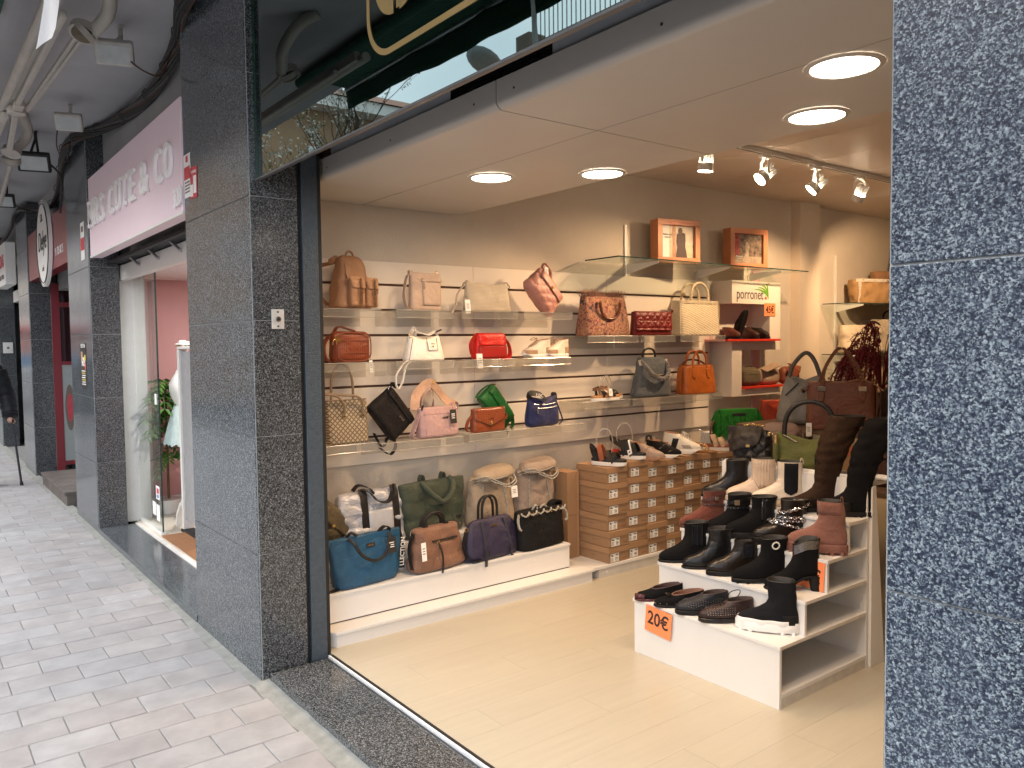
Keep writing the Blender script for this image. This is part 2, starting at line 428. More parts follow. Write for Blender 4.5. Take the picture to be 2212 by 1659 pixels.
# ---------------------------------------------------------------- slab over the pavement and upper wall
M_conc = pm('slab_paint', (.40,.405,.42), .9, var=.14, scale=1.3, bump=.2, bscale=40, world=True, detail=7)
M_conw = pm('wall_paint', (.36,.37,.365), .9, var=.16, scale=2.2, bump=.5, bscale=60, world=True, detail=7)
tag(MB().box(-46, 8, .12, 1.80, 3.48, 3.80).build('overhanging_slab', M_conc), kind='structure')
tag(MB().box(-46, 8, 1.80, 2.1, 3.05, 14).build('upper_facade', M_conw), kind='structure')
fwall = MB()
for a, b in ((-7.69,-4.79),(-11.71,-8.77),(-15.69,-12.79),(-46,-16.76)):
    fwall.box(a, b, 1.47, 1.79, 3.04, 3.478)
    fwall.box(a, b, 1.66, 1.79, 2.37, 3.04)
fwall.box(-46, -16.76, 1.5, 1.79, 0, 3.04)
fwall.box(-46, -8.41, 1.801, 2.1, 0, 3.049).box(-8.41, -4.33, 1.801, 2.1, 2.37, 3.049).box(-4.40, -4.33, 1.62, 1.80, 0, 2.37)
tag(fwall.build('facade_wall', M_conw), kind='structure')

# ---------------------------------------------------------------- bag shop front: sill, post, rail, glass fascia
st = thing('granite_sill', 'speckled granite door sill of the bag shop', 'sill', (-2.2, 1.5, 0))
MB().box(-1.515, 1.6, -.14, .152, 0, .043).build('sill_stone', G_D, st, bev=.003)
tr = MB().box(-1.51, 1.6, .154, .178, .02, .050).build('track', M_alu, st)
MB().box(-1.51, 1.6, .160, .168, .0505, .058).build('track_rib', pm('white_metal', (.78,.80,.82), .3), tr)
MB().box(-1.51, 1.6, .1785, .188, .02, .0545).build('rubber_seal', M_black, st)
t = thing('steel_post', 'dark blue grey painted steel post at the shop entrance', 'post', (-3.77, 1.63, 0))
MB().box(-.03, .03, -.042, .042, .0, 2.56).build('post', M_steel, t, bev=.004)
MB().box(-.09, .012, -.064, -.043, .0, 2.56).build('guide_rail', M_black, t)
MB().box(-.05, .022, .043, .062, .05, 2.56).build('edge_seal', M_black, t)

t = thing('key_switch', 'small steel key switch plate on the side of the granite pillar', 'switch', (-3.736, 1.452, 1.752))
MB().box(0, .006, -.031, .031, -.047, .047).build('plate', pm('switch_plate', (.70,.69,.66), .35, metal=.3), t, bev=.002)
MB().cyl((.006,0,0), (.012,0,0), .013, 16).build('lock_ring', M_chrome, t, smooth=True)
MB().cyl((.012,0,0), (.016,0,0), .007, 12).build('lock_core', M_black, t, smooth=True)
for s in (-1, 1): MB().cyl((.006,0,s*.034), (.0075,0,s*.034), .005, 10).build('screw', M_steel, t, smooth=True)

M_mirror = pm('fascia_mirror_glass', (.135,.178,.172), .012, metal=1, var=.01, scale=1)
M_greenm = pm('green_film', (.012,.05,.035), .15, var=.1)
t = thing('glass_fascia', 'dark reflecting glass fascia with gold logo above the shop opening', 'fascia', (-2.2, 1.37, 2.40))
MB().box(-1.536, 1.515, -.005, .005, .012, 1.06).build('glass_panel', M_mirror, t)
MB().box(-1.538, -1.500, -.0065, -.0055, .014, 1.06).build('edge_film', M_greenm, t)
MB().box(-1.540, 1.515, -.008, .012, .001, .0115).build('bottom_trim', pm('fascia_trim', (.14,.15,.155), .35, metal=.4), t, bev=.002)
MB().box(-1.45, 1.515, .02, .34, .195, .21).build('housing', M_black, t)
MB().box(-1.50, 1.515, .015, .05, .024, .19).build('inner_rail', pm('fascia_back', (.05,.035,.03), .6), t)
# gold logo: rounded frame and split disc
def arc_pts(cx, cz, r, a0, a1, n): return [(cx+r*math.cos(R(lerp(a0,a1,i/n))), cz+r*math.sin(R(lerp(a0,a1,i/n)))) for i in range(n+1)]
lg = MB(); y = -.0068
path = [(x, y, zz) for x, zz in ([(-.39,.80)] + arc_pts(-.24,.375,.15,180,270,10) + [(.9,.225)])]
path = [(-.385, y, .80)] + [(p[0], y, p[1]) for p in arc_pts(-.235,.372,.15,180,270,12)] + [(.62, y, .222)] + [(p[0], y, p[1]) for p in arc_pts(.62,.372,.15,270,360,12)] + [(.77, y, .80)]
lg.ribbon(path, [V(0,0,1) if 0 else (Vector((p[0]-.19,0,p[2]-.6)).normalized()) for p in path], .021, .001)
lo = lg.build('logo_frame', M_goldp, t)
lg = MB()
pts = arc_pts(-.20,.47,.135,92,268,20); lg.add([(p[0],y,p[1]) for p in pts], [tuple(range(len(pts)))])
lg.build('logo_half_disc', M_goldp, t)
lg = MB(); pts = [(p[0], y, p[1]) for p in arc_pts(-.165,.47,.12,-90,90,20)]
lg.ribbon(pts, [Vector((p[0]+.165,0,p[2]-.47)) for p in pts], .028, .001)
lg.box(-.185,-.160,y-.0005,y+.0005,.345,.60)
lg.build('logo_letter', M_goldp, t)

# ---------------------------------------------------------------- green awning (seen mirrored in the fascia)
M_gfab = fabric('awning_green', (.018,.085,.055), .85, var=.1)
t = thing('green_awning', 'dark green awning with hanging valance over the bag shop entrance', 'awning', (-2.9, .1, 3.3))
def valance(x0, x1, ztop, zbot, yy, name, mat, par):
    n = 60; mb = MB(); rings = []
    for i in range(n+1):
        x = lerp(x0, x1, i/n); yo = yy + .012*math.sin(x*7) + .006*math.sin(x*17+1)
        zb = zbot + .012*math.sin(x*2.3)
        rings.append([(x, yo+ .02*(1-s/4) , lerp(ztop, zb, s/4)) for s in range(5)] )
    mb.loft(rings, False, False, closed=False)
    o = mb.build(name, mat, par, smooth=True); sm = o.modifiers.new('thick', 'SOLIDIFY'); sm.thickness = .002
    return o
valance(-2.4, 2.3, .14, .0, 0, 'valance', M_gfab, t)
MB().box(-2.4, 2.3, -.01, .04, .13, .165).build('front_bar', M_alu, t, bev=.01)
mb = MB(); mb.add([(-2.38,.03,.15),(2.28,.03,.15),(2.28,.36,.165),(-2.38,.36,.165)], [(0,1,2,3)])
o = mb.build('fabric_sheet', M_gfab, t); o.modifiers.new('thick','SOLIDIFY').thickness = .002
MB().cyl((-2.4,.37,.125), (2.3,.37,.125), .035, 16).build('roller', M_gfab, t, smooth=True)

# ---------------------------------------------------------------- neighbour: pink sign
M_pink = pm('pink_panel', (.86,.71,.78), .45, var=.03, scale=1.5)
M_pinkw = pm('pink_wall', (.66,.36,.36), .8, var=.04, scale=1.5)
M_letter = pm('white_letters', (.88,.88,.87), .5, var=.04)
t = thing('shop_sign', 'pale pink shop sign with raised white block letters', 'sign', (-6.17, 1.32, 2.39))
MB().box(-1.385, 1.385, 0, .09, 0, .655).build('panel', M_pink, t, bev=.003)
MB().box(-1.388, 1.385, -.003, .004, -.004, .012).build('bottom_edge', M_plast, t)
def sign_letter(ch, xc, w, serifs):
    o = text('letter', ch, .30, M_letter, t, (xc+6.17, -.0115, .240), (R(90),0,0), ext=.009, bold=.002)
    xs = [v.co.x for v in o.data.vertices]; k = w/(max(xs)-min(xs)); mid = (max(xs)+min(xs))/2
    for v in o.data.vertices: v.co.x = (v.co.x-mid)*k; v.co.z -= .0
    for sx, sz in serifs: MB().box(sx*w-.034, sx*w+.034, sz*.213-.0 if sz == 0 else sz*.213-.028, (sz*.213+.028) if sz == 0 else sz*.213, -.0092, .0092).build('serif', M_letter, o)
    return o
for ch, xc, w, sf in (('M',-7.40,.20,[(-.42,0),(.42,0),(-.42,1),(.42,1)]),('R',-7.16,.17,[(-.36,0),(.40,0),(-.36,1)]),('S',-6.95,.16,[]),('C',-6.62,.17,[]),('U',-6.39,.17,[(-.38,1),(.38,1)]),('T',-6.165,.17,[(0,0)]),('E',-5.94,.16,[(-.34,0),(-.34,1)]),
                    ('&',-5.61,.22,[]),('C',-5.25,.17,[]),('O',-5.03,.17,[])):
    sign_letter(ch, xc, w, sf)
for i, ch in enumerate('323'):
    text('number', ch, .145, M_letter, t, (1.26+i*.058-.0, -.012, .045+.004*i), (R(90),R(4),0), ext=.004, sx=.72, bold=.002)

# shutter slot, guide beam, white reveal of the neighbour shop
t = thing('roller_shutter', 'black roller shutter housing with louvres under the pink sign', 'shutter', (-6.2, 1.55, 2.2))
MB().box(-1.48, 1.41, -.07, .24, .16, .185).build('housing', M_black, t)
for i in range(5): MB().box(-1.48, 1.41, .10+i*.012, .125+i*.012, .05+i*.028, .068+i*.028).build('shutter_slat', M_blackm, t)
MB().box(-1.60, 1.41, .03, .09, .02, .15).build('guide_beam', M_plast, t, bev=.004)
for x in (-.9,-.3,.3): MB().cyl((x,-.02,.17),(x+.12,.02,.09),.012,8).build('bracket_arm', M_alu, t)
M_wrough = pm('white_stucco', (.62,.63,.63), .85, var=.04, bump=.6, bscale=70)
tag(MB().box(-8.3, -7.80, 1.572, 1.79, .05, 2.36).build('neighbour_reveal', M_wrough), kind='structure')
nb = MB(); nb.box(-8.4, -8.3, 1.60, 6, 0, 2.4).box(-8.3, -4.3, 6, 6.1, 0, 2.4).box(-4.5, -4.4, 1.70, 6, 0, 2.4)
tag(nb.build('neighbour_wall', M_pinkw), kind='structure')
tag(MB().box(-8.3, -4.4, 1.64, 6, 2.285, 2.36).build('neighbour_ceiling', pm('pink_ceiling', (.80,.66,.66), .8)), kind='structure')
nf = MB().box(-8.3, -4.5, 1.655, 6, -.05, .055).build('neighbour_floor', pm('pale_tile', (.60,.55,.47), .35, var=.06, scale=3)); tag(nf, kind='structure')
MB().box(-8.298, -8.275, 1.80, 5.9, .056, .16).build('skirting', M_plast, nf, bev=.004)
st2 = thing('granite_sill', 'granite sill in front of the white framed pink shop', 'sill', (-6.25, 1.49, 0))
MB().box(-1.44, 1.46, -.165, .13, 0, .048).build('sill_stone', G_L, st2, bev=.003)
MB().box(-1.44, 1.46, .131, .164, 0, .056).build('track', pm('white_track', (.72,.70,.66), .4), st2)
t = thing('glass_door', 'clear sliding glass door with stickers in the pink shop', 'glass door', (-7.41, 1.70, .056))
MB().box(-.37, .37, -.005, .005, .02, 2.19).build('pane', M_glass, t)
MB().box(.3705, .378, -.006, .006, .02, 2.19).build('pane_edge', M_gedge, t)
MB().box(-.37, .378, -.02, .02, 0, .019).build('bottom_rail', M_plast, t)
MB().box(.29, .345, -.014, -.006, 1.09, 1.18).build('lock_plate', M_paper, t)
s_ = MB().box(.20, .32, -.0065, -.0058, .28, .395).build('sticker', M_paper, t)
MB().box(.225,.295,-.0072,-.0068,.33,.375).build('sticker_print', pm('ink_red', (.6,.05,.08), .6), s_)
MB().box(.23,.29,-.0072,-.0068,.295,.322).build('sticker_print', pm('ink_blue', (.08,.2,.5), .6), s_)
for x0, x1, z0, z1 in ((.07,.185,.13,.245),(.20,.31,.095,.235)): MB().box(x0, x1, -.0065, -.0058, z0, z1).build('sticker', M_paper, t)
tag(MB().box(-6.96, -5.2, 1.67, 2.02, .0565, .068).build('doormat', fabric('coir', (.30,.13,.045), .95, bump=1.)), 'brown coir doormat inside the pink shop entrance', 'doormat')
t = thing('ceiling_downlight', 'small round ceiling light inside the pink shop', 'ceiling light', (-6.75, 2.35, 2.284))
MB().cyl((0,0,-.004),(0,0,0),.06,20).build('lens', pm('lamp_cool', (1,1,1), em=(1,.95,.9), ems=9), t)
MB().tube([(.065*math.cos(a*math.pi/10), .065*math.sin(a*math.pi/10), -.004) for a in range(21)], .006, 6, False).build('trim_ring', M_plast, t, smooth=True)
_ld = bpy.data.lights.new('downlight_lamp', 'AREA'); _ld.shape = 'DISK'; _ld.size = .12; _ld.energy = 12; _ld.color = (1,.92,.84)
_lo = bpy.data.objects.new('downlight_lamp', _ld); col.objects.link(_lo); _lo.parent = t; _lo.location = (0,0,-.01)

# white display board on a curved stand
t = thing('display_board', 'white framed board on a curved stand behind the glass door', 'display board', (-6.99, 1.90, .056))
MB().box(-.075, -.035, -.04, .04, .02, 1.55).build('frame_post', M_plast, t, bev=.006)
MB().box(-.032, .55, -.02, .02, .10, 1.53).build('board', pm('board_grey', (.30,.30,.31), .5), t)
MB().box(-.075, .55, -.04, .04, 1.5515, 1.575).build('top_bar', M_plast, t, bev=.006)
MB().box(-.085, .55, -.05, .05, -.0, .019).build('foot', M_black, t)
MB().ribbon([(-.08,.0,.26),(-.20,-.0,.20),(-.30,-.0,.10),(-.33,-.0,.003)], (0,1,0), .05, .035).build('curved_leg', M_plast, t)
t = thing('flower_bunch', 'small white artificial flowers lying on top of the display board', 'flowers', (-7.0, 1.90, 1.632))
fl = MB()
for i in range(9):
    c = V(random.uniform(-.05,.09), random.uniform(-.04,.04), random.uniform(.0,.05))
    for k in range(5):
        a = k*1.257+i; fl.ball(c+V(.016*math.cos(a),.016*math.sin(a),.004), .013, 6, 4, .5)
fl.build('petals', M_paper, t, smooth=True)
lv = MB()
for i in range(8):
    a = i*.8; lv.add([(0,0,-.0),(.05*math.cos(a),.05*math.sin(a),.012),(.08*math.cos(a+.1),.08*math.sin(a+.1),-.002),(.045*math.cos(a+.3),.045*math.sin(a+.3),.004)], [(0,1,2,3)])
lv.build('leaves', pm('olive_leaf', (.16,.16,.03), .5), t)

# dress-form bust with mint skirt
t = thing('dress_form', 'white bust form wearing a pale mint tulle skirt', 'mannequin', (-7.62, 2.035, .056))
t.scale = (.8,.8,.98)
rings = []
for zz, rw, rd in ((1.02,.10,.075),(1.08,.095,.075),(1.14,.12,.09),(1.20,.135,.105),(1.26,.13,.11),(1.32,.12,.09),(1.36,.07,.06),(1.39,.045,.045)):
    rings.append([(rw*math.cos(k*.3927), rd*math.sin(k*.3927)-(.02 if 1.12<zz<1.3 else 0), zz) for k in range(16)])
MB().loft(rings).build('torso', M_plast, t, smooth=True)
rings = []
for i in range(9):
    u = i/8; zz = lerp(1.06, .70, u); rr = lerp(.10, .24, u**.8)
    rings.append([(rr*(1+.07*u*math.sin(k*1.18*6))*math.cos(k*math.pi/24), rr*.8*(1+.07*u*math.sin(k*1.18*6))*math.sin(k*math.pi/24), zz+.015*u*math.sin(k*2.1)) for k in range(48)])
MB().loft(rings, False, False).build('skirt', fabric('mint_tulle', (.55,.68,.68), .9, bump=.9), t, smooth=True)
MB().cyl((0,0,.02),(0,0,1.03),.012,10).build('pole', M_chrome, t)
MB().cyl((0,0,0),(0,0,.02),.13,24).build('base', M_chrome, t)

def fern(label, loc, n, L, mat, seed, zbase):
    rnd = random.Random(seed)
    t = thing('potted_palm', label, 'plant', loc)
    for i in range(n):
        a = rnd.uniform(0, 6.283); e = rnd.uniform(.15, 1.2); zz = zbase + rnd.uniform(0, .75)
        mb = MB(); d = V(math.cos(a), math.sin(a), 0); sd_ = V(-math.sin(a), math.cos(a), 0)
        pts = []
        l_ = L*rnd.uniform(.7, 1.1)
        for k in range(8):
            u = k/7; pts.append(V(0,0,zz) + d*l_*u*math.cos(e*(1-u*.6)) + V(0,0,l_*(u*math.sin(e) - .75*u*u)))
        mb.ribbon(pts, sd_, .004, .002)
        for k in range(1, 8):
            for s in (-1, 1):
                p = pts[k]; fw_ = (pts[k]-pts[k-1]).normalized(); ll = l_*.36*(1-.55*abs(k/7-.45)); q = p + sd_*s*ll*.75 + fw_*ll*.7 - V(0,0,ll*.25)
                m_ = (p+q)/2 + V(0,0,.008); w = .026
                mb.add([p, m_+fw_*w, q, m_-fw_*w], [(0,1,2,3)])
        mb.build('frond', mat, t)
    MB().cyl((0,0,.12),(0,0,zbase+.75),.012,8).build('stem', pm('stem_brown', (.12,.08,.04), .8), t)
    MB().tube([(0,0,0),(0,0,.13)], [.09,.12], 20).build('pot', M_plast, t, smooth=True)
    return t
fern('green fern palm against the pink wall', (-7.97, 1.985, .056), 46, .34, pm('palm_leaf', (.065,.18,.03), .45, var=.35, scale=5), 4, .48)

# ---------------------------------------------------------------- third shop: red front
M_redw = pm('red_front', (.20,.018,.028), .42, var=.08, scale=2)
M_redf = pm('red_fascia', (.22,.02,.03), .3, var=.06, scale=2)
t = thing('shop_sign', 'dark red shop fascia beside the round white sign', 'sign', (-10.24, 1.34, 2.47))
MB().box(-1.46, 1.46, 0, .12, 0, .56).build('panel', M_redf, t)
text('lettering', '91 785 08 25', .12, M_letter, t, (.95, -.004, .12), (R(90),0,0), ext=.001, sx=.8)
text('letter', 'PASTELERIA', .13, M_redw, t, (.2, -.004, .34), (R(90),0,0), ext=.001)
t = thing('round_sign', 'round white sign with black ring and script lettering on the red shop', 'sign', (-10.14, 1.30, 2.78))
MB().cyl((0,0,0),(0,.035,0),.47,48).build('disc', M_paper, t, smooth=True)
for r, w in ((.43,.012),(.455,.006)):
    MB().tube([(r*math.cos(a*math.pi/30), -.002, r*math.sin(a*math.pi/30)) for a in range(61)], w/2, 4, False).build('ring', M_ink, t)
text('script', 'Delye', .30, M_ink, t, (0,-.003,-.07), (R(90),0,0), ext=.001, shear=.3, sx=.85)
text('script', 'S.B.', .12, M_ink, t, (0,-.003,.24), (R(90),0,0), ext=.001)
text('script', 'cafe', .09, M_inkg, t, (0,-.003,-.30), (R(90),0,0), ext=.001, shear=.3)
t = thing('shop_entrance', 'dark red framed shop door with frosted lower glass', 'shop front', (-10.24, 1.74, 0))
MB().box(-1.478, -1.455, -.172, -.078, .0, 2.46).build('jamb', M_redw, t, bev=.002)
for z0, z1 in ((1.415,1.46),(2.16,2.22),(.12,.17)): MB().box(-1.478, -1.460, -.0775, .058, z0, z1).build('side_rail', M_redw, t)
sp_ = MB().box(-1.476, -1.466, -.0775, .058, .17, 1.415).build('side_pane', pm('frosted', (.33,.36,.36), .35, var=.05), t)
for r_, m_ in ((1.0, M_inkg), (.62, pm('ink_red2', (.5,.06,.08), .6))):
    MB().prism([(.0+.055*r_*math.cos(a*math.pi/12), .86+.30*r_*math.sin(a*math.pi/12)) for a in range(24)], 0, -1.4655-.0004*r_, -1.4640-.0012*(r_ > .9)).build('emblem', m_, sp_)
for z0, z1 in ((1.46,2.16),(2.22,2.46)): MB().box(-1.476, -1.466, -.0775, .058, z0, z1).build('side_pane', pm('dark_pane', (.03,.012,.015), .08), t)
MB().box(-1.36, 1.4, .10, .14, .15, 2.46).build('back_panel', M_redw, t)
MB().box(-1.22, 1.3, -.01, .04, 2.16, 2.22).build('transom', M_redw, t)
MB().box(-1.22, 1.3, -.01, .04, .15, .20).build('bottom_rail', M_redw, t)
MB().box(-1.22, 1.3, .01, .02, 1.41, 2.16).build('upper_pane', pm('dark_pane', (.03,.012,.015), .08), t)
MB().box(-1.22, 1.3, .01, .02, 2.22, 2.46).build('top_pane', pm('dark_pane', (.03,.012,.015), .08), t)
f_ = MB().box(-1.22, 1.3, .008, .02, .20, 1.41).build('frosted_pane', pm('frosted', (.33,.36,.36), .35, var=.05), t)
MB().tube([(-.72+.32*math.cos(a*math.pi/20), .004, .84+.32*math.sin(a*math.pi/20)) for a in range(41)], .014, 6, False).build('emblem_ring', M_inkg, f_)
MB().cyl((-.72,.003,.84),(-.72,.007,.84),.2,24).build('emblem', pm('ink_red2', (.5,.06,.08), .6), f_)
t = thing('door_step', 'dark tiled step in front of the red shop door', 'step', (-10.1, 1.5, 0))
M_step = pm('step_tile', (.11,.095,.085), .6, var=.35, scale=6, bump=.3)
for i in range(4): MB().box(-.88+i*.44, -.44+i*.44-.004, -.21, .20, .12, .15).build('tread_tile', M_step, t, bev=.003)
for i in range(4): MB().box(-.87+i*.435, -.437+i*.435, -.19, .20, 0, .1195).build('riser_tile', M_step, t, bev=.002)

# ---------------------------------------------------------------- fourth shop
t = thing('shop_sign', 'white boxed shop sign with red letters at the left edge', 'sign', (-14.3, 1.28, 2.58))
MB().box(-.75, .50, 0, .14, 0, .62).build('box', M_paper, t, bev=.01)
text('letter', 'MODAS', .26, pm('ink_red', (.6,.05,.08), .6), t, (-.08,-.003,.27), (R(90),0,0), ext=.001, bold=.006)
text('lettering', 'CALZADOS Y MAS A', .1, M_inkg, t, (-.1,-.003,.09), (R(90),0,0), ext=.001)
t = thing('shop_entrance', 'dark recessed shop front past the red shop', 'shop front', (-14.25, 1.75, 0))
MB().box(-1.4, 1.4, 0, .05, 0, 2.6).build('panel', G_D, t)
MB().box(-1.3, -1.24, -.06, -.001, 0, 2.5).build('post', M_black, t)
MB().box(.2, .26, -.06, -.001, 0, 2.5).build('post', M_black, t)
MB().box(-1.4, 1.4, -.2, -.062, 2.4, 2.58).build('awning_bar', M_plast, t)
t = thing('switch_plate', 'pale intercom plate on the far granite pillar', 'switch', (-15.70, 1.45, 1.65))
MB().box(.0, .03, -.07, .07, -.09, .09).build('plate', M_plast, t, bev=.006)
MB().cyl((.03,0,0),(.036,0,0),.02,10).build('button', M_inkg, t)

# ---------------------------------------------------------------- paper on the pillars
def notice(name, label, cx, cz, w, h, mats, y=1.3265, rz=0, cat='notice'):
    t = thing(name, label, cat, (cx, y, cz)); t.rotation_euler = (0, R(rz), 0)
    MB().box(-w/2, w/2, -.0015, 0, -h/2, h/2).build('sheet', mats[0], t)
    return t
M_redp = pm('ink_red3', (.55,.05,.06), .6)
t = notice('flyer', 'narrow black concert flyer stuck on the second pillar', -8.11, 1.465, .27, .41, [M_ink], cat='flyer')
text('flyer_title', 'FIESTA 90s', .05, M_paper, t, (0,-.002,.165), (R(90),0,0), sx=.9)
text('flyer_title', "90's", .11, M_paper, t, (0,-.002,.0), (R(90),0,0), bold=.003)
for i in range(7): MB().box(-.09+.01*(i%3), .09-.012*(i%2), -.0028, -.002, -.05-i*.02, -.042-i*.02).build('print_line', [M_paper, pm('ink_yellow',(.7,.55,.05),.6), M_paper][i%3], t)
MB().box(.06,.12,-.0028,-.002,.05,.10).build('print_patch', pm('ink_yellow',(.7,.55,.05),.6), t); MB().box(.07,.125,-.0028,-.002,-.03,.03).build('print_patch', M_redp, t)
MB().box(-.1,-.02,-.0028,-.002,.04,.13).build('print_patch', pm('ink_skin',(.45,.28,.18),.6), t)
t = notice('notice_board', 'white and red notice plate wrapped on the near pillar edge', -4.70, 2.585, .125, .24, [M_paper])
MB().box(-.055,.055,-.0028,-.002,-.02,.05).build('print_patch', M_redp, t); MB().box(-.02,.02,-.0028,-.002,.075,.11).build('print_patch', M_redp, t)
for i in range(4): MB().box(-.045,.045,-.0028,-.002,-.04-i*.018,-.032-i*.018).build('print_line', M_inkg, t)
t = notice('notice_board', 'red and white notice plate overlapping the white one on the near pillar', -4.585, 2.53, .125, .17, [M_redp], rz=3)
text('print', 'SE VENDE', .022, M_paper, t, (0,-.002,.05), (R(90),0,0)); MB().box(.0,.05,-.0028,-.002,-.06,.035).build('print_patch', M_paper, t); MB().box(-.055,-.01,-.0028,-.002,-.075,-.01).build('print_patch', M_paper, t)
t = notice('notice_board', 'narrow white and red sticker strip high on the second pillar', -7.93, 2.57, .17, .33, [M_paper])
MB().box(-.08,.08,-.0028,-.002,-.08,.03).build('print_patch', M_redp, t); MB().box(-.05,.05,-.0028,-.002,.08,.13).build('print_patch', M_inkg, t)

# ---------------------------------------------------------------- floodlights, cables, awning arms under the slab
M_flw = pm('flood_white', (.48,.47,.43), .5, var=.12)
M_fll = pm('flood_lens', (.42,.46,.46), .15, var=.1)
def flood(label, mount, head, rz, pitch_, mat, s=1.0):
    t = thing('floodlight', label, 'floodlight', mount, group='floodlights under the slab')
    h = Vector(head)-Vector(mount)
    MB().box(-.03*s,.03*s,-.012,.012,-.012,0).build('mount_plate', mat, t)
    yk = MB()
    rot = Matrix.Rotation(R(rz), 3, 'Z') @ Matrix.Rotation(R(pitch_), 3, 'X')
    for sx in (-1, 1):
        yk.ribbon([(sx*.012*s,0,-.01),(sx*.02*s,0,-.06), h + rot @ V(sx*.03*s,.03,.02)], (1,0,0) if 0 else (0,1,0), .02, .006)
    yk.build('yoke', mat, t)
    b = MB(); b.cbox((0,0,0),(.20*s,.055,.14*s)); o = b.build('housing', mat, t, bev=.012, loc=h, rot=rot.to_euler())
    MB().box(-.082*s,.082*s,-.030,-.0275,-.052*s,.052*s).build('lens', M_fll, o)
    for i in range(5): MB().box(-.07*s+i*.034*s,-.066*s+i*.034*s,.028,.045,-.05*s,.05*s).build('cooling_fin', mat, o)
    return t
flood('pale floodlight nearest the camera under the slab', (-5.10,1.09,3.48), (-4.98,1.03,3.285), 72, 42, M_flw, 1.0)
flood('pale floodlight above the second pillar', (-6.93,1.11,3.48), (-6.70,1.06,3.29), 72, 35, M_flw, .92)
flood('black floodlight beside the awning arm', (-7.95,1.0,3.48), (-7.94,.98,3.22), 75, 40, M_black, 1.25)
flood('black floodlight farthest along the slab', (-10.45,1.02,3.48), (-10.42,.98,3.26), 75, 35, M_black, 1.1)

M_cab = pm('cable_black', (.02,.02,.02), .6, var=.3); M_cabb = pm('cable_brown', (.06,.03,.018), .6); M_cabw = pm('cable_pale', (.07,.07,.068), .6)
base = [(-2.5,1.24,3.44),(-4.0,1.25,3.45),(-4.55,1.28,3.445),(-4.93,1.36,3.40),(-5.6,1.42,3.36),(-6.3,1.44,3.37),(-7.2,1.40,3.42),(-7.75,1.29,3.445),(-8.3,1.27,3.44),(-8.95,1.33,3.35),(-9.7,1.40,3.27),(-10.6,1.43,3.25),(-11.4,1.36,3.36),(-12.2,1.28,3.42),(-14,1.36,3.35),(-18,1.4,3.35)]
def spline(P, n):
    P = [Vector(p) for p in P]; out = []
    for i in range(len(P)-1):
        p0, p1, p2, p3 = P[max(i-1,0)], P[i], P[i+1], P[min(i+2,len(P)-1)]
        for k in range(n):
            u = k/n; out.append(.5*((2*p1)+(p2-p0)*u+(2*p0-5*p1+4*p2-p3)*u*u+(3*p1-p0-3*p2+p3)*u**3))
    out.append(P[-1]); return out
cpath = spline(base, 8)
t = thing('cable_bundle', 'thick sagging bundle of cables along the top of the facade', 'cables', (-6, 1.3, 3.4))
for i in range(11):
    ph = i*1.7; rr = random.uniform(.007, .013)
    pts = [p - V(6*-1,1.3,3.4) + V(0, .024*math.sin(ph + p.x*2.3), .030*math.cos(ph + p.x*1.9) - .01*abs(math.sin(p.x*1.3+ph))) for p in cpath]
    MB().tube(pts, rr, 6).build('cable', [M_cab, M_cab, M_cab, M_cabb, M_cabw][i % 5], t, smooth=True)
for i in range(14):
    p = cpath[8+i*7] - V(-6,1.3,3.4); MB().tube([p+V(0,.045*math.cos(a*.7),.045*math.sin(a*.7)) for a in range(10)], .004, 5).build('cable_tie', M_cabw, t)
def cable(label, pts, r=.006, m=None):
    P = spline(pts, 8); c = P[0]; o = MB().tube([p-c for p in P], r, 6).build('loose_cable', m or M_cab, None, smooth=True, loc=c)
    return tag(o, label, 'cable', 'loose cables under the slab')
cable('drooping brown cable from the nearest floodlight', [(-5.0,1.05,3.31),(-4.93,1.16,3.20),(-4.95,1.27,3.20),(-5.0,1.34,3.36)], .005, M_cabb)
cable('drooping cable from the second floodlight', [(-6.75,1.0,3.29),(-7.0,1.02,3.16),(-7.5,1.16,3.16),(-7.8,1.24,3.40)], .005, M_cabb)
cable('black cable dropping behind the top edge of the pink sign', [(-5.0,1.42,3.38),(-4.98,1.43,3.2),(-4.95,1.43,3.0)], .008)
cable('black cable looping to the dark floodlight by the awning arm', [(-7.94,1.0,3.27),(-8.1,1.15,3.22),(-8.35,1.24,3.16),(-8.6,1.26,2.9)], .009)
cable('thin cable stretched across to the far floodlight', [(-10.4,1.0,3.30),(-10.6,1.15,3.22),(-11.0,1.3,3.26)], .007)

M_arm = pm('arm_beige', (.38,.36,.32), .45, var=.12, scale=6)
t = thing('awning_frame', 'beige folding arm awning frame hanging under the slab at top left', 'awning frame', (-6.2, .64, 3.2))
MB().cyl((-5.0,-.035,.02),(2.15,-.03,.02),.026,16).build('front_tube', M_arm, t, smooth=True)
MB().ribbon([(-5.0,.0,.03),(2.1,.0,.03)], (0,1,0), .03, .05).build('front_profile', M_arm, t)
MB().ribbon([(.15,.02,-.02),(1.92,.035,-.02)], (0,1,0), .045, .035).build('lower_arm', M_arm, t, bev=.008) if 0 else MB().cbox((1.03,.03,-.01),(1.75,.034,.034),Matrix.Rotation(R(.4),3,'Z')).build('lower_arm', M_arm, t, bev=.01)
for dy in (0,.026): MB().tube([(-.1,.10+dy*.6,.03),(1.5,.16+dy*1.2,.05)], .014, 8).build('upper_arm', M_arm, t, smooth=True)
el_ = MB(); el_.cyl((0.06,.03,-.05),(0.06,.03,.03),.055,16).cbox((.14,.03,-.01),(.16,.06,.06)); el_.build('elbow_joint', M_arm, t, bev=.006)
sh = MB().tube([(1.55,.17,.04),(1.56,.19,.06)], [.065,.065], 24).build('shoulder_disc', M_arm, t, smooth=True)
d_ = V(.35,-.3,-.9).normalized(); cc = V(1.55,.18,.05)
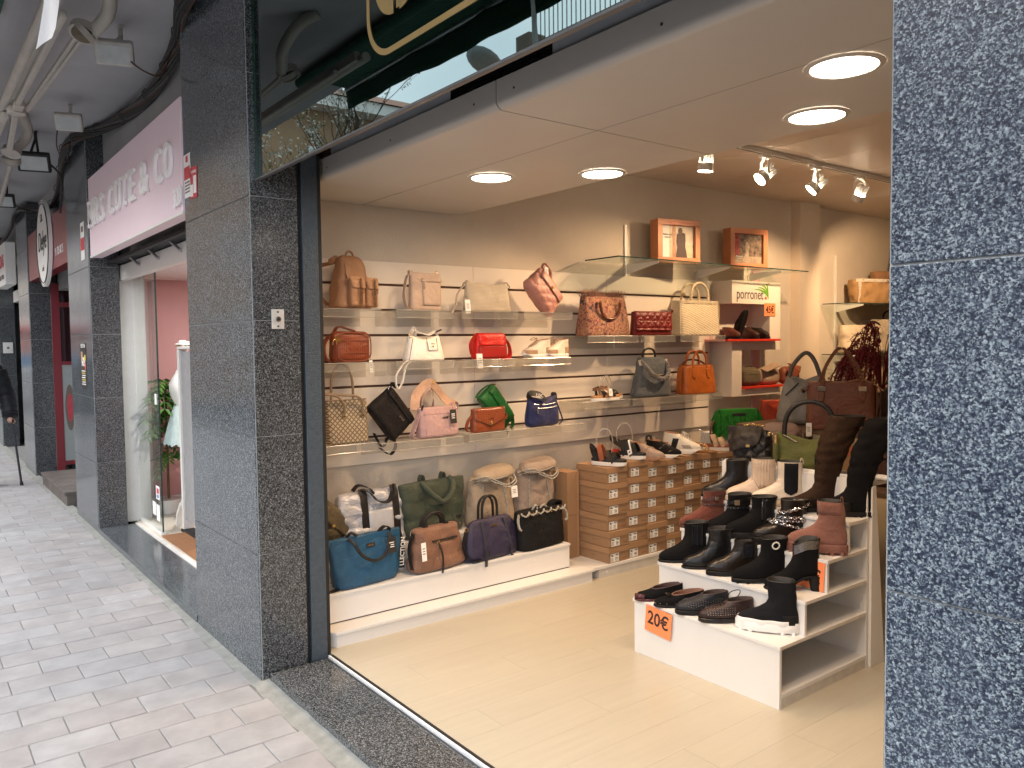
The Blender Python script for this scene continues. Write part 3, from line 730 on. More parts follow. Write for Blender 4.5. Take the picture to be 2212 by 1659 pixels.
sh2 = MB(); sh2.tube([cc - d_*.02, cc + d_*.02], .068, 24); sh2.build('shoulder_cap', M_arm, t, smooth=True)
MB().cyl(cc + d_*.0205, cc + d_*.0255, .054, 20).build('shoulder_face', pm('arm_rust', (.11,.085,.055), .7, var=.4), t, smooth=True)
MB().tube(spline([(1.57,.22,.05),(1.70,.27,.12),(1.86,.24,.22),(1.95,.16,.279)], 6), [.034]*19, 12).build('shoulder_bracket', M_arm, t, smooth=True)
for sx, sy, ex, ey in ((-.02,.03,-1.1,.10),(-.06,-.02,-1.6,-.02)): MB().cbox(((sx+ex)/2,(sy+ey)/2,-.03),(abs(ex-sx),.042,.042),Matrix.Rotation(math.atan2(ey-sy,ex-sx)+math.pi,3,'Z')).build('folded_arm', M_arm, t, bev=.01)
cc2 = V(-1.25,.13,-.02); sh3 = MB(); sh3.tube([cc2-d_*.02, cc2+d_*.02], .068, 20); sh3.build('shoulder_cap', M_arm, t, smooth=True)
MB().tube(spline([cc2, cc2+V(-.05,.09,.1), cc2+V(-.02,.12,.2), cc2+V(.1,.06,.30)], 5), .036, 12).build('shoulder_bracket', M_arm, t, smooth=True)
MB().cyl(cc2+V(-.35,.03,-.02), cc2+V(-.33,.03,.02), .07, 16).build('elbow_disc', M_arm, t, smooth=True)
MB().cyl(cc2+V(-.40,.03,-.02), cc2+V(-2.6,.14,-.02), .022, 10).build('folded_arm', M_arm, t, smooth=True)
M_flag = bpy.data.materials.new('white_translucent'); M_flag.use_nodes = True
_n = M_flag.node_tree.nodes; _l = M_flag.node_tree.links; _n.clear()
_a = _n.new('ShaderNodeBsdfTranslucent'); _d = _n.new('ShaderNodeBsdfDiffuse'); _mx = _n.new('ShaderNodeMixShader'); _o = _n.new('ShaderNodeOutputMaterial')
_tx = _n.new('ShaderNodeTexNoise'); _tx.inputs['Scale'].default_value = 6; _rr = _n.new('ShaderNodeValToRGB'); _rr.color_ramp.elements[0].color = (.82,.83,.85,1); _rr.color_ramp.elements[1].color = (.92,.92,.93,1)
_l.new(_tx.outputs['Fac'], _rr.inputs['Fac']); _l.new(_rr.outputs['Color'], _a.inputs['Color']); _l.new(_rr.outputs['Color'], _d.inputs['Color'])
_mx.inputs[0].default_value = .4; _l.new(_a.outputs[0], _mx.inputs[1]); _l.new(_d.outputs[0], _mx.inputs[2]); _l.new(_mx.outputs[0], _o.inputs['Surface'])
t = thing('pennant', 'bright white cloth strip hanging in front of the awning arms', 'cloth strip', (-2.8, .42, 2.5))
rings = []
for i in range(15):
    u = i/14; zz = lerp(.02, .92, u); yc = lerp(-.035, .06, u) + .010*math.sin(u*7); w = lerp(.022, .018, u)
    rings.append([(.008*math.sin(u*6+k), yc + w*(k-2)/2, zz + (.05 if 0 else .045*(k/4))*(1 if i == 0 else .3)) for k in range(5)])
MB().loft(rings, False, False, closed=False).build('cloth', M_flag, t, smooth=True)
MB().tube([(0,.06,.93),(0,-.2,.93)], .004, 6).build('cord', M_cab, t)
# ---------------------------------------------------------------- far side of the street (mirrored in the glass)
M_ochre = pm('ochre_render', (.36,.24,.145), .9, var=.12, scale=1, world=True)
t = thing('apartment_house', 'ochre rendered house with white eaves across the street', 'building', (-27, -9, 0))
MB().box(-4, 3.2, -7, 5.5, 0, 9).build('wall', M_ochre, t)
MB().box(-4.5, 3.9, -7.5, 6.2, 9, 9.35).build('eaves', M_plast, t)
rf = MB(); rf.add([(-4.6,-7.6,9.36),(4.0,-7.6,9.36),(4.0,6.3,9.36),(-4.6,6.3,9.36),(-.3,-5,11),(-.3,3.6,11)], [(0,1,4),(1,2,5,4),(2,3,5),(3,0,4,5)])
rf.build('roof', pm('roof_tile', (.30,.13,.08), .8), t)
for yy in (-4.5,-1.8,.9,3.4):
    for zz in (2.0,4.6,7.2):
        w_ = MB().box(3.205, 3.26, yy-.5, yy+.5, zz-.65, zz+.65).build('window', M_plast, t)
        MB().box(3.262, 3.275, yy-.42, yy-.02, zz-.57, zz+.57).build('pane', pm('pane_dark', (.03,.035,.04), .05), w_)
        MB().box(3.262, 3.275, yy+.02, yy+.42, zz-.57, zz+.57).build('pane', pm('pane_pale', (.5,.52,.53), .3), w_)
def street_house(label, x0, x1, h, c, nw, seed):
    t = thing('street_house', label, 'building', ((x0+x1)/2, -9.1, 0)); w = (x1-x0)/2
    MB().box(-w, w, -6, 0, 0, h).build('wall', pm('render_%d' % seed, c, .9, var=.12, scale=.7, world=True), t)
    MB().box(-w-.1, w+.1, -6.1, .35, h, h+.3).build('cornice', M_plast, t)
    MB().box(-w+.1, w-.1, .002, .06, .2, 2.9).build('shop_glazing', pm('pane_dark', (.03,.035,.04), .05), t)
    MB().box(-w+.1, w-.1, .002, .9, 3.0, 3.25).build('canopy', pm('canopy_%d' % seed, (.45,.06,.05) if seed % 2 else (.08,.16,.36), .7), t)
    for i in range(nw):
        for zz in [4.7+2.8*k for k in range(int((h-4)/2.8))]:
            xc = lerp(-w, w, (i+.5)/nw); o = MB().box(xc-.6, xc+.6, .002, .05, zz-.8, zz+.8).build('window', M_plast, t)
            MB().box(xc-.5, xc+.5, .052, .06, zz-.7, zz+.7).build('pane', pm('pane_dark', (.03,.035,.04), .05), o)
street_house('pale cream house farther along the opposite side', -46, -32, 11, (.60,.52,.42), 6, 1)
street_house('salmon pink house farther along the opposite side', -60, -46.2, 10, (.55,.30,.24), 6, 2)
street_house('tall grey house at the far end of the opposite side', -80, -60.2, 13, (.42,.42,.42), 8, 3)
t = thing('street_house', 'cream house with red ground floor closing the far end of the street', 'building', (-76, -4, 0))
MB().box(-4, 0, -5, 5.2, 0, 12).build('wall', pm('render_end', (.58,.50,.40), .9, var=.12, scale=.7, world=True), t)
MB().box(.001, .9, -5, 5.2, 3.1, 3.5).build('canopy', pm('canopy_end', (.45,.10,.08), .7), t)
MB().box(.001, .06, -4.8, 5.0, .2, 1.2).build('blue_front', pm('blue_front', (.10,.22,.38), .6), t); MB().box(.001, .06, -4.8, 5.0, 1.3, 3.0).build('salmon_front', pm('salmon_front', (.55,.24,.18), .6), t)
for i in range(4):
    for zz in (5.0, 8.0, 10.6):
        o = MB().box(.002, .05, -4.2+i*2.5, -3.0+i*2.5, zz-.8, zz+.8).build('window', M_plast, t); MB().box(.052, .06, -4.1+i*2.5, -3.1+i*2.5, zz-.7, zz+.7).build('pane', pm('pane_dark', (.03,.035,.04), .05), o)
t = thing('terrace_building', 'flat roofed brick building with railing and dish across the street', 'building', (-10, -11, 0))
MB().box(-8.5, 14, -5, 1.9, 0, 8.45).build('wall', pm('brick_far', (.36,.22,.15), .9, var=.15, scale=.8, world=True), t)
MB().box(-5.35, -4.85, 1.2, 1.7, 8.45, 8.95).build('chimney', pm('brick_dark', (.16,.12,.10), .9), t)
rl = MB()
for i in range(70): rl.cyl((-4.6+i*.15,1.8,8.45),(-4.6+i*.15,1.8,9.35),.014,5)
rl.build('railing_bars', M_blackm, t)
rl = MB(); rl.box(-4.7,5.9,1.775,1.825,9.35,9.39).box(-4.7,5.9,1.78,1.82,8.52,8.55); rl.build('railing_rails', M_blackm, t)
for xx in range(7):
    for zz in (2.2,5.2):
        w_ = MB().box(-7.5+xx*2.2, -6.4+xx*2.2, 1.905, 1.95, zz-.7, zz+.7).build('window', M_plast, t)
        MB().box(-7.42+xx*2.2, -6.48+xx*2.2, 1.952, 1.96, zz-.62, zz+.62).build('pane', pm('pane_dark', (.03,.035,.04), .05), w_)
        MB().box(-7.75+xx*2.2, -6.15+xx*2.2, 1.905, 2.2, zz-.82, zz-.74).build('balcony_slab', M_plast, t)
dd = MB(); rings = []
for i in range(6):
    u = i/5; rings.append([(.55*u*math.cos(k*.3927), .55*u*math.sin(k*.3927)*.8 - .12*(1-u*u), .55*u*math.sin(k*.3927)*.5+.25*u*u) for k in range(16)])
dd.loft(rings, False, False); o = dd.build('satellite_dish', pm('dish_grey', (.30,.33,.35), .5), t, smooth=True, loc=(-7.2,1.3,8.75)); o.modifiers.new('thick','SOLIDIFY').thickness = .02

def blossom_tree(label, loc, H, seed):
    rnd = random.Random(seed)
    t = thing('blossom_tree', label, 'tree', loc)
    mb = MB(); tips = []
    def grow(p, d, l, r, lev):
        q = p; pts = [p]; rad = [r]
        for k in range(4):
            d = (d + V(rnd.uniform(-.16,.16), rnd.uniform(-.16,.16), rnd.uniform(-.02,.12))).normalized()
            q = q + d*l/4; pts.append(q); rad.append(r*(1-.4*(k+1)/4))
            if lev >= 4: tips.append(q)
        mb.tube(pts, rad, 5 if lev > 1 else 8)
        if lev < 5:
            for k in range(3 if lev < 4 else 2):
                nd = (d + V(rnd.uniform(-.85,.85), rnd.uniform(-.85,.85), rnd.uniform(-.1,.6))).normalized()
                grow(pts[rnd.randint(2,4)], nd, l*rnd.uniform(.62,.82), rad[-1]*.80, lev+1)
    grow(V(0,0,0), V(0,0,1), H*.30, .15, 0)
    mb.build('trunk', pm('bark', (.06,.05,.045), .9, var=.3), t, smooth=True)
    bl = MB(); lf = MB()
    for p in tips:
        for k in range(rnd.choice((0,0,1,1,2))):
            c = p + V(rnd.gauss(0,.05), rnd.gauss(0,.05), rnd.gauss(0,.05))
            tgt = bl if rnd.random() < .78 else lf
            for j in range(3):
                a = V(rnd.uniform(-1,1), rnd.uniform(-1,1), rnd.uniform(-1,1)).normalized()*.028; b_ = V(rnd.uniform(-1,1), rnd.uniform(-1,1), rnd.uniform(-1,1)).normalized()*.028
                o_ = c + V(rnd.gauss(0,.03), rnd.gauss(0,.03), rnd.gauss(0,.03))
                tgt.add([o_-a, o_+b_, o_+a, o_-b_], [(0,1,2,3)])
    cr = bl.build('crown', pm('blossom', (.62,.62,.55), .8, var=.2), t)
    lf.build('young_leaves', pm('young_leaf', (.14,.17,.05), .7, var=.3), cr)
blossom_tree('white blossoming street tree across the pavement', (-14.6, -3.8, 0), 10.2, 11)

# ---------------------------------------------------------------- person with cane (mostly outside the left edge)
M_coat = fabric('coat_black', (.012,.013,.016), .45, var=.3, sheen=.1)
M_skin = pm('skin', (.42,.25,.18), .55, var=.08)
t = thing('person', 'person in a black puffer jacket holding a cane at the left edge', 'person', (-11.25, .72, 0))
def skin_body(name, verts, edges, radii, mat, parent, lev=2):
    me = bpy.data.meshes.new(name); me.from_pydata(verts, edges, []); me.update()
    me.materials.append(mat)
    o = bpy.data.objects.new(name, me); col.objects.link(o); o.parent = parent
    s = o.modifiers.new('skin', 'SKIN'); s.use_smooth_shade = True
    for i, r in enumerate(radii): me.skin_vertices[0].data[i].radius = (r, r) if not isinstance(r, tuple) else r
    me.skin_vertices[0].data[0].use_root = True
    u = o.modifiers.new('sub', 'SUBSURF'); u.levels = lev; u.render_levels = lev
    return o
vs = [(0,0,.92),(0,0,1.15),(0,.0,1.36),(.02,0,1.47),(.04,0,1.55),(.05,0,1.64),
      (0,.11,.85),(.04,.12,.48),(.0,.12,.08),(.12,.13,.045), (0,-.11,.85),(-.06,-.12,.48),(-.14,-.12,.08),(-.02,-.13,.045),
      (.0,.20,1.38),(-.02,.275,1.10),(.08,.30,.88),(.12,.30,.80), (0,-.20,1.38),(-.03,-.27,1.10),(.04,-.28,.86),(.06,-.28,.78)]
es = [(0,1),(1,2),(2,3),(3,4),(4,5),(0,6),(6,7),(7,8),(8,9),(0,10),(10,11),(11,12),(12,13),(2,14),(14,15),(15,16),(16,17),(2,18),(18,19),(19,20),(20,21)]
rd = [.15,.15,.16,.06,.085,.075,.09,.065,.05,.045,.09,.065,.05,.045,.085,.075,.066,.036,.085,.075,.066,.036]
skin_body('body', vs, es, rd, M_coat, t)
hd = MB()
for sx in range(1): hd.ball((.05,0,1.60), .098, 16, 12, 1.2)
hd.build('head', M_skin, t, smooth=True)
hr = MB(); hr.ball((.035,0,1.635), .103, 16, 10, 1.0); hr.build('hair', pm('hair_grey', (.35,.34,.33), .8), t, smooth=True)
# puffer sleeve rings on the cane arm
sl = MB()
pts = spline([(-.0,.20,1.38),(-.02,.275,1.10),(.08,.30,.88),(.11,.30,.82)], 8)
sl.tube(pts, [.088+.012*abs(math.sin(i*1.05)) - .018*i/len(pts) for i in range(len(pts))], 14)
sl.build('sleeve', M_coat, t, smooth=True)
hn = MB(); hn.ball((.125,.302,.785), .036, 10, 8, 1.1)
for k in range(4): hn.tube([(.105+.014*k,.335,.79-.004*k),(.11+.014*k,.345,.765),(.115+.014*k,.325,.745)], [.010,.0095,.008], 6)
hn.tube([(.15,.29,.79),(.165,.31,.775),(.16,.33,.765)], [.011,.010,.008], 6)
hn.build('hand', M_skin, t, smooth=True)
t = thing('walking_cane', 'thin dark walking cane with rubber tip on the pavement', 'cane', (-11.08, 1.10, 0))
MB().tube([(0,0,.03),(-.035,-.06,.76)], .0125, 10).build('shaft', pm('cane_dark', (.03,.03,.04), .35, metal=.3), t, smooth=True)
MB().tube([(.001,.002,0),(0,0,.045)], [.02,.017], 12).build('rubber_tip', M_black, t, smooth=True)
MB().tube(spline([(-.09,-.06,.775),(-.035,-.06,.785),(.03,-.06,.77)], 5), .013, 8).build('grip', M_black, t, smooth=True)
# ================================================================ SHOP INTERIOR
XW = -4.32
F = .055
M_floor = pm('laminate', (.44,.395,.305), .30, var=.05, scale=3.2, stretch=(9,.55,1), detail=6, bump=.02, bscale=30, rvar=.05)
fl = MB().box(XW, .9, 1.69, 10.5, -.05, F-.004).build('shop_floor', pm('floor_gap', (.30,.24,.16), .8)); tag(fl, kind='structure')
pk = MB().box(-.0972,.0972,-.6395,.6395,-.0035,0).mesh('floor_plank'); pk.materials.append(M_floor)
k = 0
for i in range(26):
    xc = XW + .0975 + i*.195
    off = (i*.427) % 1.28
    for j in range(-1, 5):
        yc = 1.69 + off + j*1.28
        y0, y1 = max(yc-.64, 1.689), min(yc+.64, 7.6)
        if y1-y0 < .05: continue
        if y1-y0 > 1.27: mkobj('floor_plank', pk, None, fl, loc=(xc, yc, F))
        else: MB().box(-.0972,.0972,-(y1-y0)/2+.0003,(y1-y0)/2-.0003,-.0035,0).build('floor_plank', M_floor, fl, loc=(xc,(y0+y1)/2,F))
lw = MB().box(XW-.1, XW, 1.69, 10.5, F, 2.95).build('left_wall', M_wall); tag(lw, kind='structure')
tag(MB().box(XW, .9, 10.4, 10.5, F, 2.95).build('back_wall', M_wall2), kind='structure')
tag(MB().box(.8, .9, 1.69, 10.4, F, 2.95).build('right_wall', M_wall2), kind='structure')
tag(MB().box(XW, -3.825, 1.60, 1.685, 0, 2.95).build('front_return_wall', M_wall2), kind='structure')
tag(MB().box(-.7, .9, 1.60, 1.685, 0, 2.95).build('front_right_wall', M_wall2), kind='structure')
tag(MB().box(XW+.001, XW+.10, 6.60, 6.92, F, 2.9).build('wall_pier', M_wall2), kind='structure')
cg = MB().box(XW, .9, 1.70, 10.5, 2.906, 3.0).build('ceiling', pm('ceiling_gap', (.25,.2,.16), .8)); tag(cg, kind='structure')
for i in range(13):
    a = 2.835 + i*.598
    MB().box(XW+.002, .8, a+.002, a+.596, 2.895, 2.907).build('ceiling_panel', M_ceil, cg)

# soffit panels of the shutter box
so = thing('soffit', 'white metal soffit panels with rounded front edge over the entrance', 'soffit', (-2.3, 1.713, 2.451))
def soffit_panel(x0, x1, xf):
    poly = [(1.18,.02),(1.18,0)] + [(.03,0)] + [(.03-.03*math.sin(a*math.pi/12), .03-.03*math.cos(a*math.pi/12)) for a in range(1,7)] + [(0,.102),(.012,.102),(.012,.04),(.04,.02)]
    b = MB(); b.prism(poly, 0, x0, x1); return b
soffit_panel(-1.535, -.006, 0).build('soffit_panel', M_soffit, so, smooth=True, ang=30)
soffit_panel(.0, 1.64, 0).build('soffit_panel', M_soffit, so, smooth=True, ang=30)
MB().box(-2.005, -1.5355, .02, 1.18, .001, .02).build('soffit_panel', M_soffit, so)
MB().box(-2.0, 3.1, 1.181, 1.20, .006, .45).build('back_drop', M_soffit, so)
MB().box(-2.0, 1.62, .49, .4915, -.0008, .003).build('joint_line', pm('joint_shadow', (.22,.20,.18), .8), so)
for x0, x1 in ((-1.40,-.325),(.285,1.64)): MB().box(x0, x1, .018, .03, .106, .152).build('upper_strip', M_flange, so)
for x0, x1 in ((-.322,-.012),(.004,.282)):
    g_ = MB().box(x0, x1, .030, .036, .106, .158).build('vent_back', M_black, so)
    gr = MB()
    nx = int((x1-x0)/.0145)
    for i in range(nx+1): gr.box(x0+i*(x1-x0)/nx-.0018, x0+i*(x1-x0)/nx+.0018, .019, .029, .107, .157)
    for i in range(4): gr.box(x0, x1, .0195, .0285, .107+i*.016, .1105+i*.016)
    tag(gr.build('vent_grille', M_blackm, so), kind='stuff')
for x in (-1.41,-.77,-.14,.10,.77): MB().cyl((x,-.0008,.05),(x,.002,.05),.0048,10).build('screw_hole', M_black, so)

# downlights
M_lamp = pm('lamp_warm', (1,1,1), em=(1.0,.88,.72), ems=14)
def downlight(label, x, y, z, power, r=.095):
    t = thing('ceiling_downlight', label, 'ceiling light', (x, y, z), group='round downlights over the entrance')
    MB().cyl((0,0,-.004),(0,0,0),r,40).build('lens', M_lamp, t)
    rings = [[((r+d)*math.cos(k*math.pi/20), (r+d)*math.sin(k*math.pi/20), zz) for k in range(40)] for d, zz in ((.0005,-.003),(.004,-.007),(.016,-.006),(.022,-.0005))]
    MB().loft(rings, False, False).build('trim_ring', M_soffit, t, smooth=True)
    ld = bpy.data.lights.new('downlight_lamp', 'AREA'); ld.shape = 'DISK'; ld.size = r*2; ld.energy = power; ld.color = WARM; ld.spread = R(150)
    lo = bpy.data.objects.new('downlight_lamp', ld); col.objects.link(lo); lo.parent = t; lo.location = (0,0,-.012)
DL = 3.6
downlight('lit round downlight nearest the slatted wall at the front', -3.243, 2.375, 2.4505, DL)
downlight('lit round downlight near the back edge of the left soffit panel', -2.862, 2.772, 2.4505, DL)
downlight('largest lit round downlight nearest the right pillar', -1.331, 2.306, 2.4505, DL)
downlight('lit round downlight behind the largest one by the right pillar', -1.68, 2.727, 2.4505, DL)

# track with spotlights
t = thing('ceiling_track', 'white ceiling track carrying the spotlights', 'light track', (-3.23, 6, 2.895))
MB().box(-.018,.018,-2.9,3.6,-.032,-.002).build('rail', M_plast, t, bev=.002)
MB().box(-.006,.006,-2.9,3.6,-.0335,-.0325).build('slot', M_black, t)
M_spotl = pm('spot_lens', (1,1,1), em=(1.0,.80,.58), ems=30)
def spot(label, y, aim, power, size=62, lit=True):
    t = thing('track_spotlight', label, 'spotlight', (-3.23, y, 2.862), group='spotlights on the ceiling track')
    MB().box(-.02,.02,-.05,.05,-.026,0).build('adapter', M_plast, t, bev=.004)
    c = V(0,0,-.135); d = (Vector(aim) - (Vector((-3.23,y,2.862))+c)).normalized()
    sdv = d.cross(V(0,0,1))
    if sdv.length < .05: sdv = V(1,0,0)
    sdv.normalize()
    for s in (-1, 1): MB().ribbon([V(0,0,-.026)+sdv*s*.012, V(0,0,-.05)+sdv*s*.045, c+sdv*s*.052], d.cross(sdv), .018, .004).build('yoke_arm', M_plast, t)
    b = MB().tube([c+d*.0, c+d*.05], [.045,.047], 24, False).build('body', M_plast, t, smooth=True)
    fin = MB()
    for k in range(12):
        a = k*math.pi/6; u = sdv*math.cos(a)+d.cross(sdv)*math.sin(a)
        fin.ribbon([c-d*.075+u*.034, c+u*.034], u, .018, .004)
    fin.tube([c-d*.07, c+d*.001], .024, 12); fin.build('cooling_fins', M_plast, t)
    MB().cyl(c+d*.040, c+d*.043, .042, 24).build('lens', M_spotl, t, smooth=True)
    MB().tube(spline([V(0,.02,-.02), V(0,.05,-.04)+sdv*.02, c-d*.06+sdv*.04, c-d*.07], 5), .004, 6).build('cable', M_plast, t, smooth=True)
    ld = bpy.data.lights.new('spot_lamp', 'SPOT'); ld.energy = power; ld.spot_size = R(size); ld.spot_blend = .5; ld.shadow_soft_size = .035; ld.color = WARM
    lo = bpy.data.objects.new('spot_lamp', ld); col.objects.link(lo); lo.parent = t; lo.location = c+d*.05
    lo.rotation_euler = d.to_track_quat('-Z','Y').to_euler()
spot('spotlight half hidden behind the soffit edge', 4.02, (-3.5, 3.95, .2), 20)
spot('lit track spotlight tilted toward the entrance', 4.63, (-4.15, 2.7, 1.0), 46)
spot('lit track spotlight second from the soffit edge', 5.24, (-4.2, 4.2, 1.35), 42, 84)
spot('track spotlight turned to the back of the shop', 5.83, (-4.25, 6.2, 1.5), 44, 92)
spot('track spotlight hidden behind the right pillar', 6.6, (-4.2, 8.0, 1.5), 44, 92)

# ---------------------------------------------------------------- slatted wall
sw = thing('slat_wall', 'cream slatted display wall holding acrylic shelves', 'slat wall', (XW, 3.6, 0))
MB().box(.001,.010,-1.86,1.79,.912,2.124).build('backing', M_groove, sw)
ZG = [.912,1.065,1.217,1.370,1.522,1.675,1.827,1.979,2.125]
for i in range(8):
    for a, b in ((-1.86,-.611),(-.609,.599),(.601,1.79)):
        z0 = ZG[i]+(.0135 if i else 0); z1 = ZG[i+1]-.001
        MB().box(.0102,.024,a,b,z0,z1).build('slat_board', M_slat, sw, bev=.0015)

def shelf(label, y0, y1, z, d=.26, lip=.045):
    t = thing('acrylic_shelf', label, 'shelf', (XW+.026, (y0+y1)/2, z), group='clear acrylic shelves on the slatted wall')
    h = (y1-y0)/2
    MB().box(0, d, -h, h, -.004, 0).build('plate', M_acr, t)
    MB().box(d+.0002, d+.004, -h, h, -lip, .0).build('front_lip', M_acr, t)
    MB().box(-.0, .003, -h, h, -.09, -.0045).build('back_plate', M_acr, t)
    MB().tube([(d+.002,-h,.0),(d+.002,h,.0)], .0022, 6).build('bright_edge', M_acre, t)
    MB().tube([(d+.002,-h,-lip),(d+.002,h,-lip)], .0018, 6).build('bright_edge', M_acre, t)
    return t
SH = [('under the tan backpack',1.80,2.17,1.823),('under the beige crossbody bag',2.27,2.66,1.823),('under the cream pleated bag',2.72,3.15,1.823),('under the pink quilted bag',3.20,3.62,1.823),
      ('under the brown camera bag',1.80,2.20,1.525),('under the white handbag',2.26,2.66,1.525),('under the red flap bag',2.72,3.13,1.525),('under the beige sneakers',3.19,3.60,1.525),
      ('under the monogram tote',1.80,2.13,1.072),('under the black and pale pink bags',2.16,2.72,1.060),('under the crocodile flap bag',2.76,3.26,1.068),('under the navy nylon bag',3.27,3.74,1.068),
      ('under the tapestry bag',3.76,4.26,1.668),('under the dark red clutch',4.28,4.66,1.668),('under the woven cream tote',4.72,5.26,1.668),('under the grey and orange bags',4.20,5.22,1.208),('under the white soled sandals',3.72,4.17,1.212)]
for lab, a, b, zz in SH: shelf('clear acrylic shelf '+lab, a, b, zz)

# ---------------------------------------------------------------- white platform under the wall
t = thing('display_platform', 'long white two step display platform along the slatted wall', 'platform', (-4.0, 2.6, F))
def chamf(xf, xb, y0, y1, c): return [(xb,y0),(xf-c,y0),(xf,y0+c),(xf,y1),(xb,y1)]
MB().prism(chamf(.215,-.315,-.93,.955,.075), 2, 0, .066).build('lower_base', M_white, t)
MB().prism(chamf(.228,-.315,-.945,.965,.08), 2, .0665, .083).build('lower_top', M_white, t, bev=.002)
MB().box(-.31,.095,-.90,.862,.090,.231).build('upper_riser', M_white, t)
MB().box(-.312,.102,-.91,.866,.2312,.247).build('upper_top', M_white, t, bev=.0015)
MB().box(-.31,.092,-.90,.860,.0832,.0898).build('shadow_gap', M_black, t)
MB().box(.16,.20,-.985,-.955,0,.06).build('wood_block', pm('beech', (.55,.38,.20), .5), t)
for yy in (-.04,.52): MB().cyl((.0951,yy,.15),(.0965,yy,.15),.006,10).build('screw_cap', M_plast, t)

t = thing('display_platform', 'low white plinth carrying the stacks of shoe boxes', 'platform', (-4.0, 4.6, F))
MB().box(-.315,.20,-.97,1.1,0,.060).build('plinth_base', pm('plinth_grey', (.55,.53,.49), .5, var=.06), t)
MB().box(-.315,.205,-1.03,1.1,.0605,.082).build('plinth_top', M_white, t, bev=.002)
for yy in (-.9,-.3,.3): MB().cyl((.2001,yy,.035),(.202,yy,.035),.008,10).build('screw_cap', M_plast, t)

# ---------------------------------------------------------------- glass shelf with framed pictures
t = thing('glass_shelf', 'long glass shelf on white brackets above the slatted wall', 'shelf', (XW, 5.2, 2.215))
MB().box(.03,.37,-1.22,1.10,0,.008).build('glass_plate', M_gshelf, t)
MB().box(.3702,.3722,-1.22,1.10,-.0005,.0085).build('glass_edge', M_gedge, t)
MB().box(.03,.3702,-1.2225,-1.2205,-.0005,.0085).build('glass_edge', M_gedge, t)
for y in (-.78,.05,.75):
    MB().prism([(.02,-.075),(.02,-.001),(.34,-.001),(.34,-.016)], 1, y-.004, y+.004).build('bracket', M_plast, t)
    MB().box(.001,.012,y-.013,y+.013,-.14,.30 if y < 0 else -.02).build('wall_rail', M_plast, t)
M_fr = pm('frame_orange', (.56,.22,.10), .45, var=.1, scale=10)
M_fr2 = pm('frame_side', (.50,.26,.12), .5, var=.1)
def frame(label, y, rz, dark):
    t = thing('picture_frame', label, 'picture frame', (XW+.17, y, 2.2245), rz=rz)
    w, h, d = .40, .335, .10; b = .045
    MB().box(-w/2, w/2, -d/2, d/2, 0, b).build('frame_bar', M_fr, t, bev=.002); MB().box(-w/2, w/2, -d/2, d/2, h-b, h).build('frame_bar', M_fr, t, bev=.002)
    MB().box(-w/2, -w/2+b, -d/2, d/2, b+.0005, h-b-.0005).build('frame_bar', M_fr, t, bev=.002); MB().box(w/2-b, w/2, -d/2, d/2, b+.0005, h-b-.0005).build('frame_bar', M_fr, t, bev=.002)
    y0 = -d/2+.022
    def patch(x0, x1, z0, z1, m, k, par): return MB().box(x0, x1, y0-.0004*k-.0003, y0-.0004*k, z0, z1).build('print_patch', m, par)
    x0, x1, z0, z1 = -w/2+b, w/2-b, b, h-b
    if not dark:
        p = MB().box(x0,x1,y0,y0+.01,z0,z1).build('print', pm('print_sand', (.55,.45,.30), .5, var=.3, scale=14), t)
        patch(x0,x0+.075,z0,z1,M_paper,1,p); patch(x0+.135,x1,z0+.10,z1,pm('print_wall', (.60,.52,.40), .5, var=.2, scale=20),1,p)
        patch(x0+.105,x0+.135,z0,z1,pm('print_door', (.38,.17,.07), .5, var=.3, scale=30),2,p)
        text('print_text', 'Mediterranean', .018, M_ink, p, (x0+.058,y0-.0022,z1-.075), (R(90),0,0), sx=.8)
        text('print_text', 'lookmood', .016, M_ink, p, (x0+.06,y0-.0022,z1-.095), (R(90),0,0), sx=.9)
        fg = MB(); yy = y0-.0024
        fg.add([(q[0]+x0,yy,q[1]+z0) for q in ((.135,0),(.245,0),(.235,.05),(.225,.09),(.228,.13),(.225,.185),(.20,.195),(.185,.18),(.165,.19),(.145,.175),(.140,.12),(.150,.08))], [tuple(range(12))])
        fg.build('print_figure', pm('print_dress', (.05,.022,.02), .6, var=.9, scale=90), p)
        fg = MB(); fg.add([(x0+.178+.02*math.cos(a*.628),yy-.0004,z0+.205+.026*math.sin(a*.628)) for a in range(10)], [tuple(range(10))]); fg.build('print_face', pm('print_hair', (.10,.05,.03), .6), p)
        text('frame_text', 'www.porronet.com', .028, pm('frame_ink', (.75,.12,.04), .5), t, (0,-d/2-.0006,h-.034), (R(90),0,0), sx=1.0)
    else:
        p = MB().box(x0,x1,y0,y0+.01,z0,z1).build('print', pm('print_night', (.10,.06,.045), .5, var=.9, scale=26, c2=(.30,.20,.13)), t)
        patch(x0,x0+.07,z0+.07,z1,pm('print_redleaf', (.35,.06,.05), .5, var=.8, scale=40),1,p)
        patch(x0,x1,z0,z0+.06,pm('print_path', (.30,.23,.16), .5, var=.4, scale=30),1,p)
        fg = MB(); yy = y0-.0018
        fg.add([(q[0]+x0,yy,q[1]+z0) for q in ((.10,.02),(.17,.025),(.165,.10),(.175,.14),(.165,.18),(.135,.18),(.130,.14),(.135,.10))], [tuple(range(8))])
        fg.build('print_figure', pm('print_pale', (.36,.28,.20), .6, var=.4, scale=60), p)
        text('print_text', 'Mediterranean', .015, M_paper, p, (x0+.062,y0-.0026,z0+.055), (R(90),0,0), sx=.8)
        text('print_text', 'lookmood', .013, M_paper, p, (x0+.062,y0-.0026,z0+.040), (R(90),0,0), sx=.9)
    return t
frame('orange wooden frame with the picture of a dark patterned dress', 4.80, 78, False)
frame('orange wooden frame with the darker garden picture', 5.68, 78, True)

